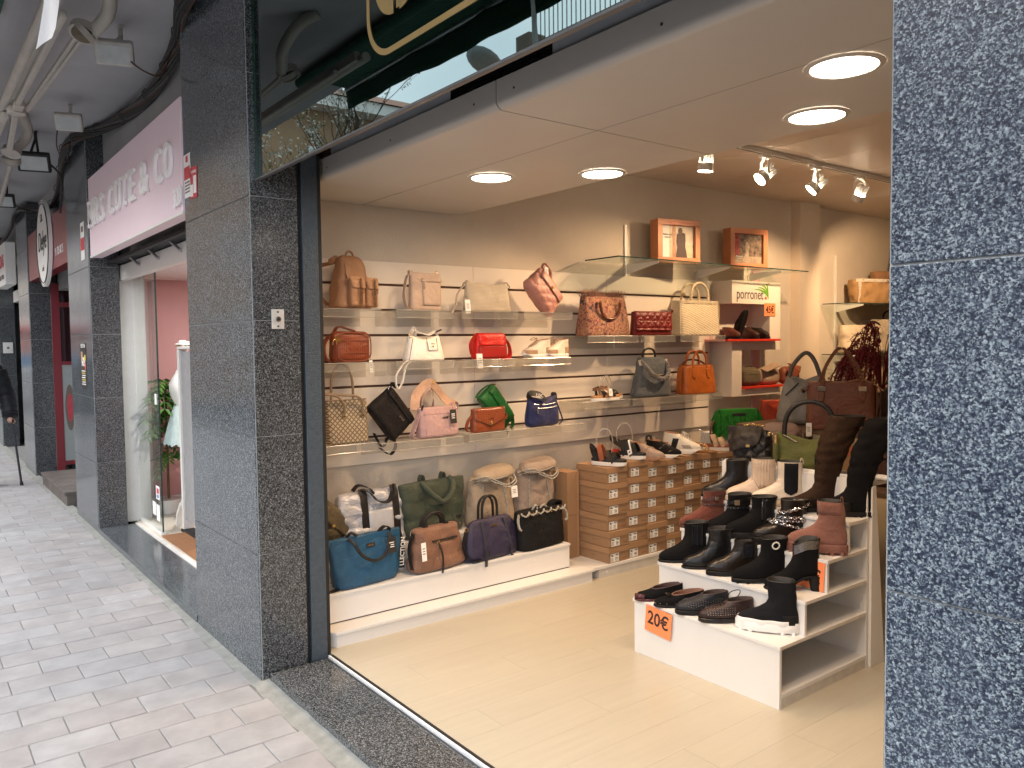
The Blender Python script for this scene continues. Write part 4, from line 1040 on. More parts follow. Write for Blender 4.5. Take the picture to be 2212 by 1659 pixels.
# ---------------------------------------------------------------- brand display unit on the wall
U = thing('display_unit', 'white wall unit with printed word, green leaf and red shelves', 'display unit', (XW, 5.8, 1.16))
D = .20
for a, b, c, d_ in ((-.34,.34,.775,.965),(.185,.34,.4601,.7749),(-.34,.34,.385,.46),(-.34,-.205,.06,.3849),(-.34,.34,.0,.0599)):
    MB().box(.003, D, a, b, c, d_).build('unit_block', M_slat, U)
MB().box(.001,.0028,-.34,.34,.002,.96).build('back_board', M_slat, U)
MB().box(.004, D+.06, -.47, .26, .4605, .478).build('red_shelf', M_red, U, bev=.002)
MB().box(.004, D+.03, -.2045, .40, .0605, .078).build('red_shelf', M_red, U, bev=.002)
text('logo_word', 'porronet', .125, pm('logo_grey', (.05,.05,.055), .5), U, (D+.0015,-.095,.815), (R(90),0,R(90)), sx=.80)
MB().cyl((D+.0005,.125,.828),(D+.0018,.125,.828),.013,16).build('logo_dot', M_red, U)
lf = MB()
for k in range(4):
    pts = []
    for s_ in range(10):
        u = s_/9
        pts.append(V(D+.0008+k*.0003, .165 - (.03+.055*k)*u**1.6 - .01*u, .82 + (.125-.016*k)*math.sin(u*1.75)/.98))
    lf.ribbon(pts, (0,1,.25), [.002+.014*math.sin(math.pi*min(1,.06+.9*s_/9)) for s_ in range(10)], .0006)
lf.build('logo_leaf', pm('logo_green', (.13,.36,.03), .5), U)
t = thing('price_sign', 'orange 45 euro price card under the unit lettering', 'price card', (XW+D+.004, 5.985, 1.89))
MB().box(0,.0015,-.085,.075,-.055,.055).build('card', M_orange, t); text('price', '45€', .085, M_ink, t, (.0022,-.005,-.028), (R(90),0,R(90)), sx=.85, bold=.0015)

# shelf standards and glass shelves farther back on the left wall
def wshelf(label, y0, y1, z):
    t = thing('glass_shelf', label, 'shelf', (XW, (y0+y1)/2, z)); h = (y1-y0)/2
    MB().box(.02,.33,-h,h,0,.008).build('glass_plate', M_gshelf, t)
    MB().box(.3302,.3322,-h,h,-.0005,.0085).build('glass_edge', M_gedge, t)
    MB().box(.02,.33,-h-.002,-h-.0003,-.0005,.0085).build('glass_edge', M_gedge, t)
    for y in (-h+.25, h-.3): MB().prism([(.018,-.07),(.018,-.001),(.30,-.001),(.30,-.014)], 1, y-.004, y+.004).build('bracket', M_plast, t)
wshelf('upper glass shelf with tan canvas totes past the wall pier', 7.10, 9.2, 1.965)
wshelf('lower glass shelf with cream bags past the wall pier', 7.10, 9.2, 1.478)
wshelf('lowest glass shelf past the wall pier', 7.10, 9.2, 1.02)
for y in (7.35, 8.9): tag(MB().box(XW+.001,XW+.014,y-.013,y+.013,.6,2.45).build('shelf_standard', M_plast), 'slotted white shelf standard %s the canvas totes' % ('left of' if y < 8 else 'right of'), 'shelf rail')

# ---------------------------------------------------------------- stepped shoe display
T = thing('stair_display', 'white stepped shoe stand with open shelves on its side', 'shoe stand', (-2.36, 2.90, F))
hw = .42; ST = [(0,.275),(.185,.430),(.36,.580),(.535,.725)]; BK = .70; pt_ = .016
for i, (y0, zt) in enumerate(ST):
    zb = 0 if i == 0 else ST[i-1][1]
    MB().box(-hw, hw, y0, y0+pt_, zb, zt-pt_-.0003).build('riser', M_white, T, bev=.001)
    tp = MB().box(-hw-.006, hw+.006, y0-.006, BK, zt-pt_, zt).build('step_board', M_white, T, bev=.0015)
    MB().box(hw+.0062, hw+.0072, y0-.004, BK-.02, zt-pt_+.001, zt-.001).build('step_edge', M_whedge, tp)
MB().box(-hw, hw, .018, BK, .045, .062).build('bottom_board', M_white, T)
MB().box(-hw+.01, hw-.012, .03, BK-.02, 0, .0448).build('base', M_white, T)
MB().box(hw-.0105, hw-.002, .02, BK, 0, .0445).build('plinth_side', pm('plinth_side', (.58,.55,.50), .5), T)
MB().box(-hw, hw, BK+.0002, BK+.016, 0, .90).build('back_board', M_white, T)
MB().box(-hw, -hw+pt_, .0165, BK, .063, .258).build('side_board', M_white, T)
MB().box(-hw, hw-.3, .3, .31, .063, .258).build('divider', M_white, T)
# rear panel top with rounded corners, plus tapered flank and hanging rail
pl = [(-hw-.01,.70)] + [(-hw-.01+.03-.03*math.cos(a*math.pi/12), .885+.03*math.sin(a*math.pi/12)) for a in range(7)] + [(hw-.005,.915),(hw-.005,.70)]
MB().prism(pl, 1, BK+.017, BK+.034).build('rear_panel', M_white, T, bev=.003)
MB().box(-hw-.01, hw-.01, BK+.035, BK+.30, .865, .883).build('rear_shelf', M_white, T, bev=.002)
MB().cyl((-hw+.03,BK+.0155,.885),(-hw+.03,BK+.0165,.885),.008,12).build('screw_cap', M_alu, T)
MB().prism([(BK+.02,0),(BK+.15,-.0),(BK+.055,.87),(BK+.02,.87)], 0, hw-.002, hw+.014).build('flank_panel', M_white, T, bev=.002)
MB().cyl((hw-.1,BK+.045,.918),(hw+.085,BK+.045,.918),.013,14).build('hanging_rail', M_plast, T, smooth=True)
MB().cyl((hw+.085,BK+.045,.918),(hw+.115,BK+.045,.918),.026,18).build('rail_cap', M_plast, T, smooth=True)
t = thing('price_sign', 'orange 20 euro price card on the lowest step', 'price card', (-2.605, 2.890, .318), tilt=5)
MB().box(-.083,.083,-.0015,0,-.13,.0).build('card', M_orange, t); text('price', '20€', .092, M_ink, t, (0,-.002,-.088), (R(90),0,0), sx=.9, bold=.0015)
t = thing('price_sign', 'orange euro price card half hidden behind the heeled boot', 'price card', (-2.03, 3.255, .625), tilt=3)
MB().box(-.083,.083,-.0015,0,-.135,.0).build('card', M_orange, t); text('price', '30€', .092, M_ink, t, (.0,-.002,-.105), (R(90),0,0), sx=.9, bold=.0015)

# tables at the back of the shop
M_tbl = pm('table_wood', (.13,.08,.05), .5, var=.1)
def table(label, x0, x1, y0, y1, z):
    t = thing('display_table', label, 'table', ((x0+x1)/2,(y0+y1)/2,F)); w=(x1-x0)/2; d=(y1-y0)/2
    MB().box(-w,w,-d,d,z-F-.03,z-F).build('table_top', M_tbl, t, bev=.003)
    for sx in (-1,1):
        for sy in (-1,1): MB().box(sx*(w-.06)-.025, sx*(w-.06)+.025, sy*(d-.06)-.025, sy*(d-.06)+.025, 0, z-F-.031).build('leg', M_tbl, t)
table('higher white display table behind the shoe stand', -3.62, -2.0, 4.85, 5.75, 1.02)
table('lower white display table behind the shoe stand', -3.2, -1.9, 4.15, 4.78, .80)
# ================================================================ BAGS
class Body:
    def __init__(s, w, d, h, botw=1., topw=1., topd=.4, botd=1., e=4., belly=.08, bellyw=.0, rb=.02, rt=.008, nz=22, ns=60, rows=0, qd=0., diag=0., pleat=0., lump=.004, seed=0, sag=0., dp=1.2, wp=1.):
        s.__dict__.update({k: v for k, v in locals().items() if k != 's'})
    def rw(s, t):
        r = s.w/2*lerp(s.botw, s.topw, t**s.wp)*(1+s.bellyw*math.sin(math.pi*t)); return r - s.rnd(t)
    def rd(s, t):
        r = s.d/2*lerp(s.botd, s.topd, t**s.dp)*(1+s.belly*math.sin(math.pi*t)); return max(.003, r - s.rnd(t)*min(1, r/.03))
    def rnd(s, t):
        z = t*s.h; o = 0
        if z < s.rb: k = 1-z/s.rb; o = s.rb*(1-math.sqrt(max(0, 1-k*k)))
        if s.h - z < s.rt: k = 1-(s.h-z)/s.rt; o = max(o, s.rt*(1-math.sqrt(max(0, 1-k*k))))
        return o
    def fy(s, x, z):
        t = min(1, max(0, z/s.h)); rw = s.rw(t); a = min(.999, abs(x)/max(rw, 1e-4))
        return -s.rd(t)*(1-a**s.e)**(1/s.e)
    def disp(s, x, z, t):
        o = 0.
        if s.rows: o += s.qd*(abs(math.sin(math.pi*s.rows*t))**.45 - .6)
        if s.diag: o += s.qd*(min(abs(math.sin(math.pi*(x+z)/s.diag)), abs(math.sin(math.pi*(x-z)/s.diag)))**.5 - .5)
        if s.pleat: o += s.qd*(abs(math.sin(math.pi*x/s.pleat))**.5 - .5)
        return o
    def mb(s):
        rings = []; n = s.ns; tt = [0, .012, .03, .06, .1] + [lerp(.14, .93, i/(s.nz-8)) for i in range(s.nz-7)] + [.965, .988, 1]
        for t in tt:
            rw, rd = max(.002, s.rw(t)), s.rd(t); raw = []
            for k in range(240):
                a = 2*math.pi*k/240; c, q = math.cos(a), math.sin(a)
                raw.append((rw*math.copysign(abs(c)**(2/s.e), c), rd*math.copysign(abs(q)**(2/s.e), q)))
            L = [0]
            for k in range(240): p, q = raw[k], raw[(k+1) % 240]; L.append(L[-1]+math.hypot(q[0]-p[0], q[1]-p[1]))
            ring = []; j = 0
            for k in range(n):
                tgt = L[-1]*k/n
                while L[j+1] < tgt: j += 1
                u = (tgt-L[j])/max(1e-9, L[j+1]-L[j]); p, q = raw[j], raw[(j+1) % 240]
                x, y = lerp(p[0], q[0], u), lerp(p[1], q[1], u)
                nx, ny = x/(rw*rw), y/(rd*rd); nl = math.hypot(nx, ny) or 1; nx /= nl; ny /= nl
                z = s.h*t
                o = s.disp(x, z, t) + s.lump*noise.noise((x*14+s.seed*3.1, y*14, z*14+s.seed)) * min(1, t*8)
                z2 = z - s.sag*t*t*(1-(x/max(rw, .01))**2)
                ring.append((x+nx*o, y+ny*o, z2))
            rings.append(ring)
        return MB().loft(rings)
    def build(s, root, mat, name='body', ang=60): return s.mb().build(name, mat, root, smooth=True, ang=ang)
    def patch(s, root, name, mat, x0, x1, z0, z1, off=.003, wf=None, nx=10, nz=10, th=.002, disp=None, zf=None, back=False):
        rings = []
        for j in range(nz+1):
            v = j/nz; row = []
            f = wf(v) if wf else 1.; cx = (x0+x1)/2
            for i in range(nx+1):
                x = cx + (lerp(x0, x1, i/nx)-cx)*f; z = lerp(z0, z1, v)
                if zf: z += zf((x-cx)/((x1-x0)/2), v)
                y = s.fy(x, z) - off - (disp(x, z) if disp else 0)
                zz = z - s.sag*(z/s.h)**2*(1-(x/max(s.rw(min(1,max(0,z/s.h))), .01))**2) if s.sag else z
                row.append((x, y, zz))
            rings.append(row)
        o = MB().loft(rings, False, False, closed=False).build(name, mat, root, smooth=True, ang=60)
        m = o.modifiers.new('thick', 'SOLIDIFY'); m.thickness = th; m.offset = 1
        return o
    def path(s, pts, off=.004): return [(x, s.fy(x, z)-off, z) for x, z in pts]

def bag(name, label, cy, z, rz=90., x=-4.12, tilt=0, lean=0, group='bags on the slatted wall', centre=None):
    t = thing(name, label, 'bag', (x, cy, z), rz, tilt, lean, group)
    if centre is not None:
        q = t.rotation_euler.to_matrix() @ Vector((0, 0, centre)); t.location = Vector((x, cy, z)) - q
    return t
def tp(r, name, mat, path, rad, n=8): return MB().tube(path, rad, n).build(name, mat, r, smooth=True)
def rp(r, name, mat, path, side, w, t=.003, sm=True): return MB().ribbon(path, side, w, t).build(name, mat, r, smooth=sm)
def bp(r, name, mat, a, b, bev=.001): return MB().box(a[0], b[0], a[1], b[1], a[2], b[2]).build(name, mat, r, bev=bev)
def arch(x0, x1, y, z0, h, lean=0., n=16, p=.75): return [(lerp(x0, x1, .5-.5*math.cos(math.pi*i/n)), y+lean*math.sin(math.pi*i/n), z0+h*math.sin(math.pi*i/n)**p) for i in range(n+1)]
def ringp(r, name, mat, c, rad, th, axis=1):
    ax = {0: lambda a: (0, rad*math.cos(a), rad*math.sin(a)), 1: lambda a: (rad*math.cos(a), 0, rad*math.sin(a)), 2: lambda a: (rad*math.cos(a), rad*math.sin(a), 0)}[axis]
    return MB().tube([Vector(c)+Vector(ax(a*math.pi/8)) for a in range(17)], th, 6, False).build(name, mat, r, smooth=True)
def price_tag(r, p, h=.06, w=.028, mat=None, rz=0):
    o = MB().box(-w/2, w/2, -.0008, .0008, -h, 0).build('price_tag', mat or M_paper, r, loc=p, rot=(R(-6), R(rz), 0))
    MB().tube([(0,0,0),(.004,.004,.02),(-.003,.008,.035)], .0008, 4).build('tag_string', M_ink, o)
    for i in range(3): MB().box(-w*.3, w*.25, -.0014, -.001, -h*.35-i*h*.14, -h*.30-i*h*.14).build('tag_print', M_inkg if mat is None else M_paper, o)
    return o
def chain(r, name, mat, path, rad=.006, th=.0018, step=None):
    P = [Vector(p) for p in path]; out = MB(); d = 0; k = 0
    for i in range(len(P)-1):
        L = (P[i+1]-P[i]).length; tdir = (P[i+1]-P[i]).normalized()
        while d < L:
            c = P[i]+tdir*d; s_ = tdir.cross(V(0,0,1) if k % 2 else V(.3,1,.2)).normalized()
            out.tube([c + (tdir*1.35*math.cos(a*math.pi/5) + s_*.75*math.sin(a*math.pi/5))*rad for a in range(11)], th, 5, False)
            d += (step or rad*1.75); k += 1
        d -= L
    return out.build(name, mat, r, smooth=True)

def pattern_mat(name, c1, c2, kind, scale, rough=.5):
    m = bpy.data.materials.new(name); m.use_nodes = True
    n = m.node_tree.nodes; l = m.node_tree.links; b = n['Principled BSDF']; b.inputs['Roughness'].default_value = rough
    tcn = n.new('ShaderNodeTexCoord'); mp = n.new('ShaderNodeMapping'); l.new(tcn.outputs['Object'], mp.inputs['Vector'])
    cr = n.new('ShaderNodeValToRGB'); cr.color_ramp.elements[0].color = (*c1, 1); cr.color_ramp.elements[1].color = (*c2, 1)
    if kind == 'lattice':       # overlapping rings on a diamond grid
        mp.inputs['Scale'].default_value = (scale, 0, scale)
        outs = []
        for off in ((0,0,0),(.5,0,.5)):
            m2 = n.new('ShaderNodeVectorMath'); m2.operation = 'ADD'; m2.inputs[1].default_value = off; l.new(mp.outputs[0], m2.inputs[0])
            fr = n.new('ShaderNodeVectorMath'); fr.operation = 'FRACTION'; l.new(m2.outputs[0], fr.inputs[0])
            sb = n.new('ShaderNodeVectorMath'); sb.operation = 'SUBTRACT'; sb.inputs[1].default_value = (.5,0,.5); l.new(fr.outputs[0], sb.inputs[0])
            ln = n.new('ShaderNodeVectorMath'); ln.operation = 'LENGTH'; l.new(sb.outputs[0], ln.inputs[0])
            s2 = n.new('ShaderNodeMath'); s2.operation = 'SUBTRACT'; s2.inputs[1].default_value = .40; l.new(ln.outputs['Value'], s2.inputs[0])
            ab = n.new('ShaderNodeMath'); ab.operation = 'ABSOLUTE'; l.new(s2.outputs[0], ab.inputs[0]); outs.append(ab)
        mn = n.new('ShaderNodeMath'); mn.operation = 'MINIMUM'; l.new(outs[0].outputs[0], mn.inputs[0]); l.new(outs[1].outputs[0], mn.inputs[1])
        cr.color_ramp.elements[0].position = .05; cr.color_ramp.elements[1].position = .10
        l.new(mn.outputs[0], cr.inputs['Fac'])
    elif kind == 'brick':
        br = n.new('ShaderNodeTexBrick'); mp.inputs['Rotation'].default_value = (R(90),0,0); l.new(mp.outputs[0], br.inputs['Vector'])
        br.inputs['Scale'].default_value = scale; br.inputs['Color1'].default_value = (*c2,1); br.inputs['Color2'].default_value = tuple(x*.9 for x in c2)+(1,); br.inputs['Mortar'].default_value = (*c1,1)
        br.inputs['Mortar Size'].default_value = .022; br.inputs['Brick Width'].default_value = .4; br.inputs['Row Height'].default_value = .25
        l.new(br.outputs['Color'], b.inputs['Base Color'])
        bu = n.new('ShaderNodeBump'); bu.inputs['Strength'].default_value = .8; bu.inputs['Distance'].default_value = .003; bu.invert = True; l.new(br.outputs['Fac'], bu.inputs['Height']); l.new(bu.outputs[0], b.inputs['Normal'])
    elif kind == 'weave':
        wv = n.new('ShaderNodeTexWave'); wv.wave_profile = 'TRI'; wv.bands_direction = 'DIAGONAL'; wv.inputs['Scale'].default_value = scale; wv.inputs['Distortion'].default_value = 1.5; wv.inputs['Detail Scale'].default_value = 3
        mp.inputs['Rotation'].default_value = (0,R(20),0); l.new(mp.outputs[0], wv.inputs['Vector'])
        nz = n.new('ShaderNodeTexNoise'); nz.inputs['Scale'].default_value = 130; l.new(tcn.outputs['Object'], nz.inputs['Vector'])
        mm = n.new('ShaderNodeMath'); mm.operation = 'MULTIPLY_ADD'; mm.inputs[1].default_value = .7; l.new(nz.outputs['Fac'], mm.inputs[0]); 
        m5 = n.new('ShaderNodeMath'); m5.operation = 'MULTIPLY'; m5.inputs[1].default_value = .5; l.new(wv.outputs['Fac'], m5.inputs[0]); l.new(m5.outputs[0], mm.inputs[2])
        cr.color_ramp.elements[0].position = .35; cr.color_ramp.elements[1].position = .75; l.new(mm.outputs[0], cr.inputs['Fac'])
        bu = n.new('ShaderNodeBump'); bu.inputs['Strength'].default_value = .6; bu.inputs['Distance'].default_value = .003; l.new(mm.outputs[0], bu.inputs['Height']); l.new(bu.outputs[0], b.inputs['Normal'])
    elif kind == 'tapestry':
        nz = n.new('ShaderNodeTexNoise'); nz.inputs['Scale'].default_value = scale; nz.inputs['Detail'].default_value = 1; nz.inputs['Distortion'].default_value = 2.2; l.new(mp.outputs[0], nz.inputs['Vector'])
        e = cr.color_ramp.elements; e[0].position = .30; e[0].color = (.02,.05,.07,1); e[1].position = .8; e[1].color = (.50,.24,.17,1)
        for p, c in ((.36,(.22,.03,.05)),(.40,(.10,.03,.03)),(.43,(.46,.22,.15)),(.47,(.46,.22,.15)),(.485,(.06,.02,.015)),(.52,(.06,.02,.015)),(.535,(.46,.22,.15)),(.60,(.42,.28,.12)),(.63,(.09,.03,.04)),(.68,(.44,.20,.14))):
            x = e.new(p); x.color = (*c, 1)
        l.new(nz.outputs['Fac'], cr.inputs['Fac'])
        n3 = n.new('ShaderNodeTexNoise'); n3.inputs['Scale'].default_value = 500; l.new(tcn.outputs['Object'], n3.inputs['Vector'])
        bu = n.new('ShaderNodeBump'); bu.inputs['Strength'].default_value = .5; bu.inputs['Distance'].default_value = .002; l.new(n3.outputs['Fac'], bu.inputs['Height']); l.new(bu.outputs[0], b.inputs['Normal'])
    elif kind == 'croc':
        vo = n.new('ShaderNodeTexVoronoi'); vo.feature = 'DISTANCE_TO_EDGE'; mp.inputs['Scale'].default_value = (1,1,1.5); vo.inputs['Scale'].default_value = scale; vo.inputs['Randomness'].default_value = .55; l.new(mp.outputs[0], vo.inputs['Vector'])
        cr.color_ramp.elements[0].position = .0; cr.color_ramp.elements[1].position = .09; l.new(vo.outputs['Distance'], cr.inputs['Fac'])
        bu = n.new('ShaderNodeBump'); bu.inputs['Strength'].default_value = .7; bu.inputs['Distance'].default_value = .003; l.new(cr.outputs['Color'], bu.inputs['Height']); l.new(bu.outputs[0], b.inputs['Normal'])
    if not b.inputs['Base Color'].links: l.new(cr.outputs['Color'], b.inputs['Base Color'])
    return m

# ---- row 1
L = leather('tan_leather', (.34,.175,.09), .5)
t = bag('backpack', 'tan leather backpack with two buckled front pockets', 2.03, 1.825, 112, x=-4.13)
B = Body(.27,.15,.30, botw=1.06, topw=.62, topd=.45, e=3.0, belly=.12, rb=.02, rt=.03, lump=.012, seed=3, wp=1.3); B.build(t, L)
for px in (-.04,.085):
    w = .115 if px < 0 else .095
    Bp = Body(w,.05,.15, e=3.5, topd=.7, rb=.012, rt=.01, lump=.004, seed=5)
    o = Bp.build(t, L, 'pocket'); o.location = (px, B.fy(px,.09)-.012, .012)
    fo = Bp.patch(o, 'pocket_flap', leather('tan_leather_light', (.40,.21,.11), .5), -w/2-.004, w/2+.004, .10, .165, .006, wf=lambda v: .75+.27*math.sqrt(min(1,v*1.6)))
    rp(o, 'strap', leather('tan_dark', (.15,.07,.035), .5), [(0,-.034,.155),(0,-.038,.10),(0,-.036,.05),(.004,-.034,.0)], (1,0,0), .015)
    bk = MB(); 
    for a, b in (((-.012,-.044,.075),(.012,-.044,.075)),((-.012,-.044,.098),(.012,-.044,.098)),((-.012,-.044,.075),(-.012,-.044,.098)),((.012,-.044,.075),(.012,-.044,.098))): bk.cyl(a, b, .002, 6)
    bk.build('buckle', pm('bronze', (.28,.18,.10), .3, metal=1), o)
    st_ = MB()
    for k in range(5): st_.ball((.002,-.0385,.062-k*.011),.0028,6,4)
    st_.build('strap_holes', M_blackm, o)
tp(t, 'top_handle', L, arch(-.03,.03,.0,.29,.035), .006)
for s in (-1,1): rp(t, 'shoulder_strap', L, [(s*.03,.04,.27),(s*.12-.02,.10,.24),(s*.14-.04,.11,.12),(s*.12,.06,.02)], (0,.3,1) if 0 else (1,0,0), .032)
rp(t, 'zip_pull', L, [(-.075,B.fy(-.075,.26)-.006,.245),(-.085,B.fy(-.085,.2)-.012,.19),(-.083,B.fy(-.08,.17)-.012,.165)], (1,0,0), .016)
tp(t, 'rolled_strap', L, [(-.12,.03,.262),(-.06,.045,.285)], .016, 10)
L = leather('beige_leather', (.49,.36,.28), .45)
t = bag('crossbody_bag', 'plain beige crossbody bag with zipped front pocket', 2.515, 1.825, 96)
B = Body(.225,.055,.225, topw=.98, topd=.6, e=5, belly=.1, rb=.012); B.build(t, L)
B.patch(t, 'front_pocket', L, -.04,.10,.03,.19,.0035, wf=lambda v: 1-.10*(1-v)**3)
B.patch(t, 'pocket_flap', L, -.045,.105,.17,.192,.008, nz=3)
rp(t, 'zip_pull', L, [(-.028,-.04,.172),(-.030,-.044,.135)], (1,0,0), .012)
rp(t, 'strap', L, spline([(-.108,0,.215),(-.135,.0,.19),(-.155,.0,.09),(-.145,-.01,.02),(-.115,-.01,-.004)],5), (0,1,0), .026)
bp(t, 'strap_loop', L, (-.118,-.012,.205),(-.095,.012,.235)); ringp(t, 'ring', M_gold, (.09,0,.232), .010, .002)
L = pattern_mat('cream_pleats', (.30,.24,.17), (.62,.53,.41), 'brick', 30, .55); L2 = leather('cream_leather', (.60,.51,.39), .5)
t = bag('shoulder_bag', 'cream shoulder bag in a grid of small pleats', 2.972, 1.825, 93)
B = Body(.36,.075,.185, topw=.93, topd=.3, e=4.5, belly=.2, rb=.012, sag=.022, pleat=.0155, qd=.0025, ns=110); B.build(t, L)
rp(t, 'top_binding', L2, [(x, 0, .186-.022*(1-(x/.165)**2)) for x in [-.16+i*.02 for i in range(17)]], (0,1,0), .020, .005)
for s in (-1,1): ringp(t, 'ring', M_blackm, (s*.178,0,.165), .012, .002); rp(t, 'strap_end', L2, [(s*.178,0,.172),(s*.16,0,.192),(s*.13,0,.178)], (0,1,0), .02)
rp(t, 'strap', L2, spline([(-.18,0,.165),(-.215,.02,.11),(-.25,.0,.03),(-.285,-.01,-.012)],5), (0,1,0), .02)
price_tag(t, (-.19,-.045,.07), .085, .04)
L = leather('rose_nylon', (.50,.24,.20), .38, var=.2)
t = bag('quilted_bag', 'dusty pink quilted bag leaning on its corner', 3.44, 1.965, 92, tilt=47, centre=.10)
B = Body(.31,.11,.20, topw=.9, topd=.5, e=3, belly=.15, rb=.04, rt=.03, diag=.075, qd=.007, ns=96, nz=34); B.build(t, L)
B.patch(t, 'flap', L, -.125,.135,.13,.205,.006, wf=lambda v: .92+.08*v, disp=lambda x,z: .004*min(abs(math.sin(math.pi*(x+z)/.075)),abs(math.sin(math.pi*(x-z)/.075)))**.5)
bp(t, 'clasp', M_gold, (-.008,B.fy(0,.135)-.018,.128),(.012,B.fy(0,.135)-.010,.15))
rp(t, 'strap', L, spline([(-.12,.0,.19),(-.14,-.01,.23),(-.07,-.01,.235),(-.02,0,.205)],5), (0,1,0), .026); price_tag(t, (-.115,-.03,.215), .06, .03, rz=-30)
# ---- row 2
L = leather('rust_brown', (.20,.045,.018), .42)
t = bag('camera_bag', 'rust brown ruched camera bag with gold zip', 2.015, 1.526, 100)
B = Body(.235,.08,.175, topw=.98, topd=.9, e=4, belly=.06, rb=.035, rt=.03, pleat=.0125, qd=.0032, ns=130, nz=26); B.build(t, L)
for zz in (.052,.122): tp(t, 'seam_cord', L, [(x, B.fy(x,zz)-.003, zz) for x in [-.108+i*.012 for i in range(19)]], .0022, 6)
tp(t, 'piping', L, [(.108*math.copysign(abs(math.cos(a))**.5,math.cos(a)), -.045, .0875+.08*math.copysign(abs(math.sin(a))**.5,math.sin(a))) for a in [i*math.pi/16 for i in range(33)]], .0035, 6)
rp(t, 'strap', L, spline([(-.10,.0,.165),(-.07,0,.20),(.0,-.0,.185),(.03,.0,.178)],5), (0,1,0), .03, .006)
rp(t, 'strap', L, spline([(-.115,.02,.15),(-.15,.02,.10),(-.145,.02,.03),(-.11,.02,.006)],5), (0,1,0), .035, .008)
for zz in (.145,.125): bp(t, 'zip_pull', M_gold, (-.125+.01*(zz<.13),-.052,zz-.012),(-.105+.02*(zz<.13),-.047,zz+.006))
tp(t, 'zip_loop', M_gold, arch(-.135,-.112,-.045,.10,.03), .002); tp(t, 'hook', M_gold, arch(.115,.128,0,.08,.018), .002)
price_tag(t, (.115,-.03,.01), .07, .022)
L = leather('white_leather', (.80,.76,.69), .4, var=.04); LE = leather('dark_piping', (.05,.035,.03), .5)
t = bag('handbag', 'white leather handbag with long strap hanging below the shelf', 2.50, 1.526, 98)
B = Body(.27,.10,.15, botw=1.02, topw=.80, topd=.5, e=3.6, belly=.1, rb=.012, sag=.028); B.build(t, L)
B.patch(t, 'front_tab', L, -.005,.065,.065,.14,.006, wf=lambda v: .92+.08*v); tp(t, 'tab_piping', LE, B.path([(-.007,.135),(-.004,.062),(.064,.062),(.067,.135)],.007), .0016, 5)
MB().ball((.03,B.fy(.03,.085)-.009,.085),.0055,8,6).build('stud', M_gold, t, smooth=True)
bp(t, 'logo_mark', M_gold, (.018,B.fy(.03,.1)-.0095,.100),(.046,B.fy(.03,.1)-.009,.1035),.0001)
for x in (-.105,-.10): tp(t, 'edge_piping', LE, B.path([(-.128,.005),(-.112,.08),(-.095,.135)],.003), .0015, 5)
rp(t, 'top_handle', L, spline([(-.095,0,.145),(-.085,-.01,.185),(-.05,-.02,.17),(.02,-.02,.155),(.08,-.01,.178),(.10,0,.15)],5), (0,1,.3), .024, .004)
ringp(t, 'ring', M_gold, (-.108,-.02,.15), .012, .002); tp(t, 'hook', M_blackm, [(.07,-.02,.17),(.115,-.02,.185)], .005)
rp(t, 'long_strap', L, spline([(-.13,-.02,.004),(-.19,-.05,-.02),(-.245,-.06,-.09),(-.235,-.065,-.155),(-.20,-.06,-.12),(-.17,-.055,-.03),(-.13,-.055,-.002)],6), (0,1,0), .015, .003)
rp(t, 'standing_loop', L, arch(-.065,-.045,.02,.14,.06), (0,1,0), .02)
L = leather('red_leather', (.55,.012,.008), .35)
t = bag('flap_bag', 'bright red flap bag with wide woven red strap', 2.985, 1.526, 95)
B = Body(.245,.085,.165, topw=.86, topd=.7, e=4.5, belly=.08, rb=.015, rt=.02); B.build(t, L)
B.patch(t, 'flap', L, -.105,.105,.085,.163,.007, wf=lambda v: .86+.14*min(1,math.sqrt(v*3)))
Rw = leather('red_woven', (.48,.012,.010), .55, bump=.8)
B.patch(t, 'woven_front', pattern_mat('red_woven_front', (.25,.004,.004), (.52,.012,.01), 'brick', 60, .4), -.108,.108,.012,.085,.003)
MB().ball((.03,B.fy(.03,.10)-.010,.098),.004,8,6).build('stud', M_gold, t, smooth=True)
rp(t, 'strap', Rw, spline([(.11,.0,.14),(.14,-.01,.10),(.155,-.01,.04),(.13,-.02,.004),(.06,-.055,-.004)],6), (0,1,.4), .034, .004)
rp(t, 'strap', Rw, spline([(-.115,.0,.14),(-.14,.0,.09),(-.13,.0,.03)],5), (0,1,0), .03, .004)
for s in (-1,1): ringp(t, 'ring', M_gold, (s*.118,0,.135), .011, .002)
for k in (0,1): price_tag(t, (-.12+.008*k,-.05-.004*k,.035), .09, .032)
# ---- row 3
L = pattern_mat('monogram_canvas', (.12,.085,.055), (.40,.33,.23), 'lattice', 34, .5); L2 = leather('taupe_handles', (.24,.17,.115), .5)
t = bag('tote_bag', 'tall monogram canvas tote with thin upright handles', 1.985, 1.073, 94)
B = Body(.25,.09,.245, botw=1., topw=1.02, topd=.35, e=6, belly=.04, rb=.008, rt=.003); B.build(t, L)
tp(t, 'top_edge', L2, [(x,B.fy(x,.243)-.001,.2455) for x in (-.12,-.06,0,.06,.12)], .003, 6)
for sy, lx, h in ((.012,-.015,.205),):
    tp(t, 'handle', L2, arch(-.085,.055,.015,.235,h,0,18,.55), .0075)
for s in (0,1):
    pass
tp(t, 'handle', L2, spline([(-.035,-.035,.16),(-.04,-.05,.22),(-.09,-.06,.27),(-.16,-.05,.285)],6), .0075); tp(t, 'handle', L2, spline([(.085,-.035,.16),(.075,-.05,.23),(.03,-.06,.265),(-.06,-.06,.275),(-.14,-.05,.285)],6), .0075)
for x in (-.035,.085): bp(t, 'handle_clip', M_gold, (x-.008,B.fy(x,.16)-.012,.145),(x+.008,B.fy(x,.16)-.004,.18))
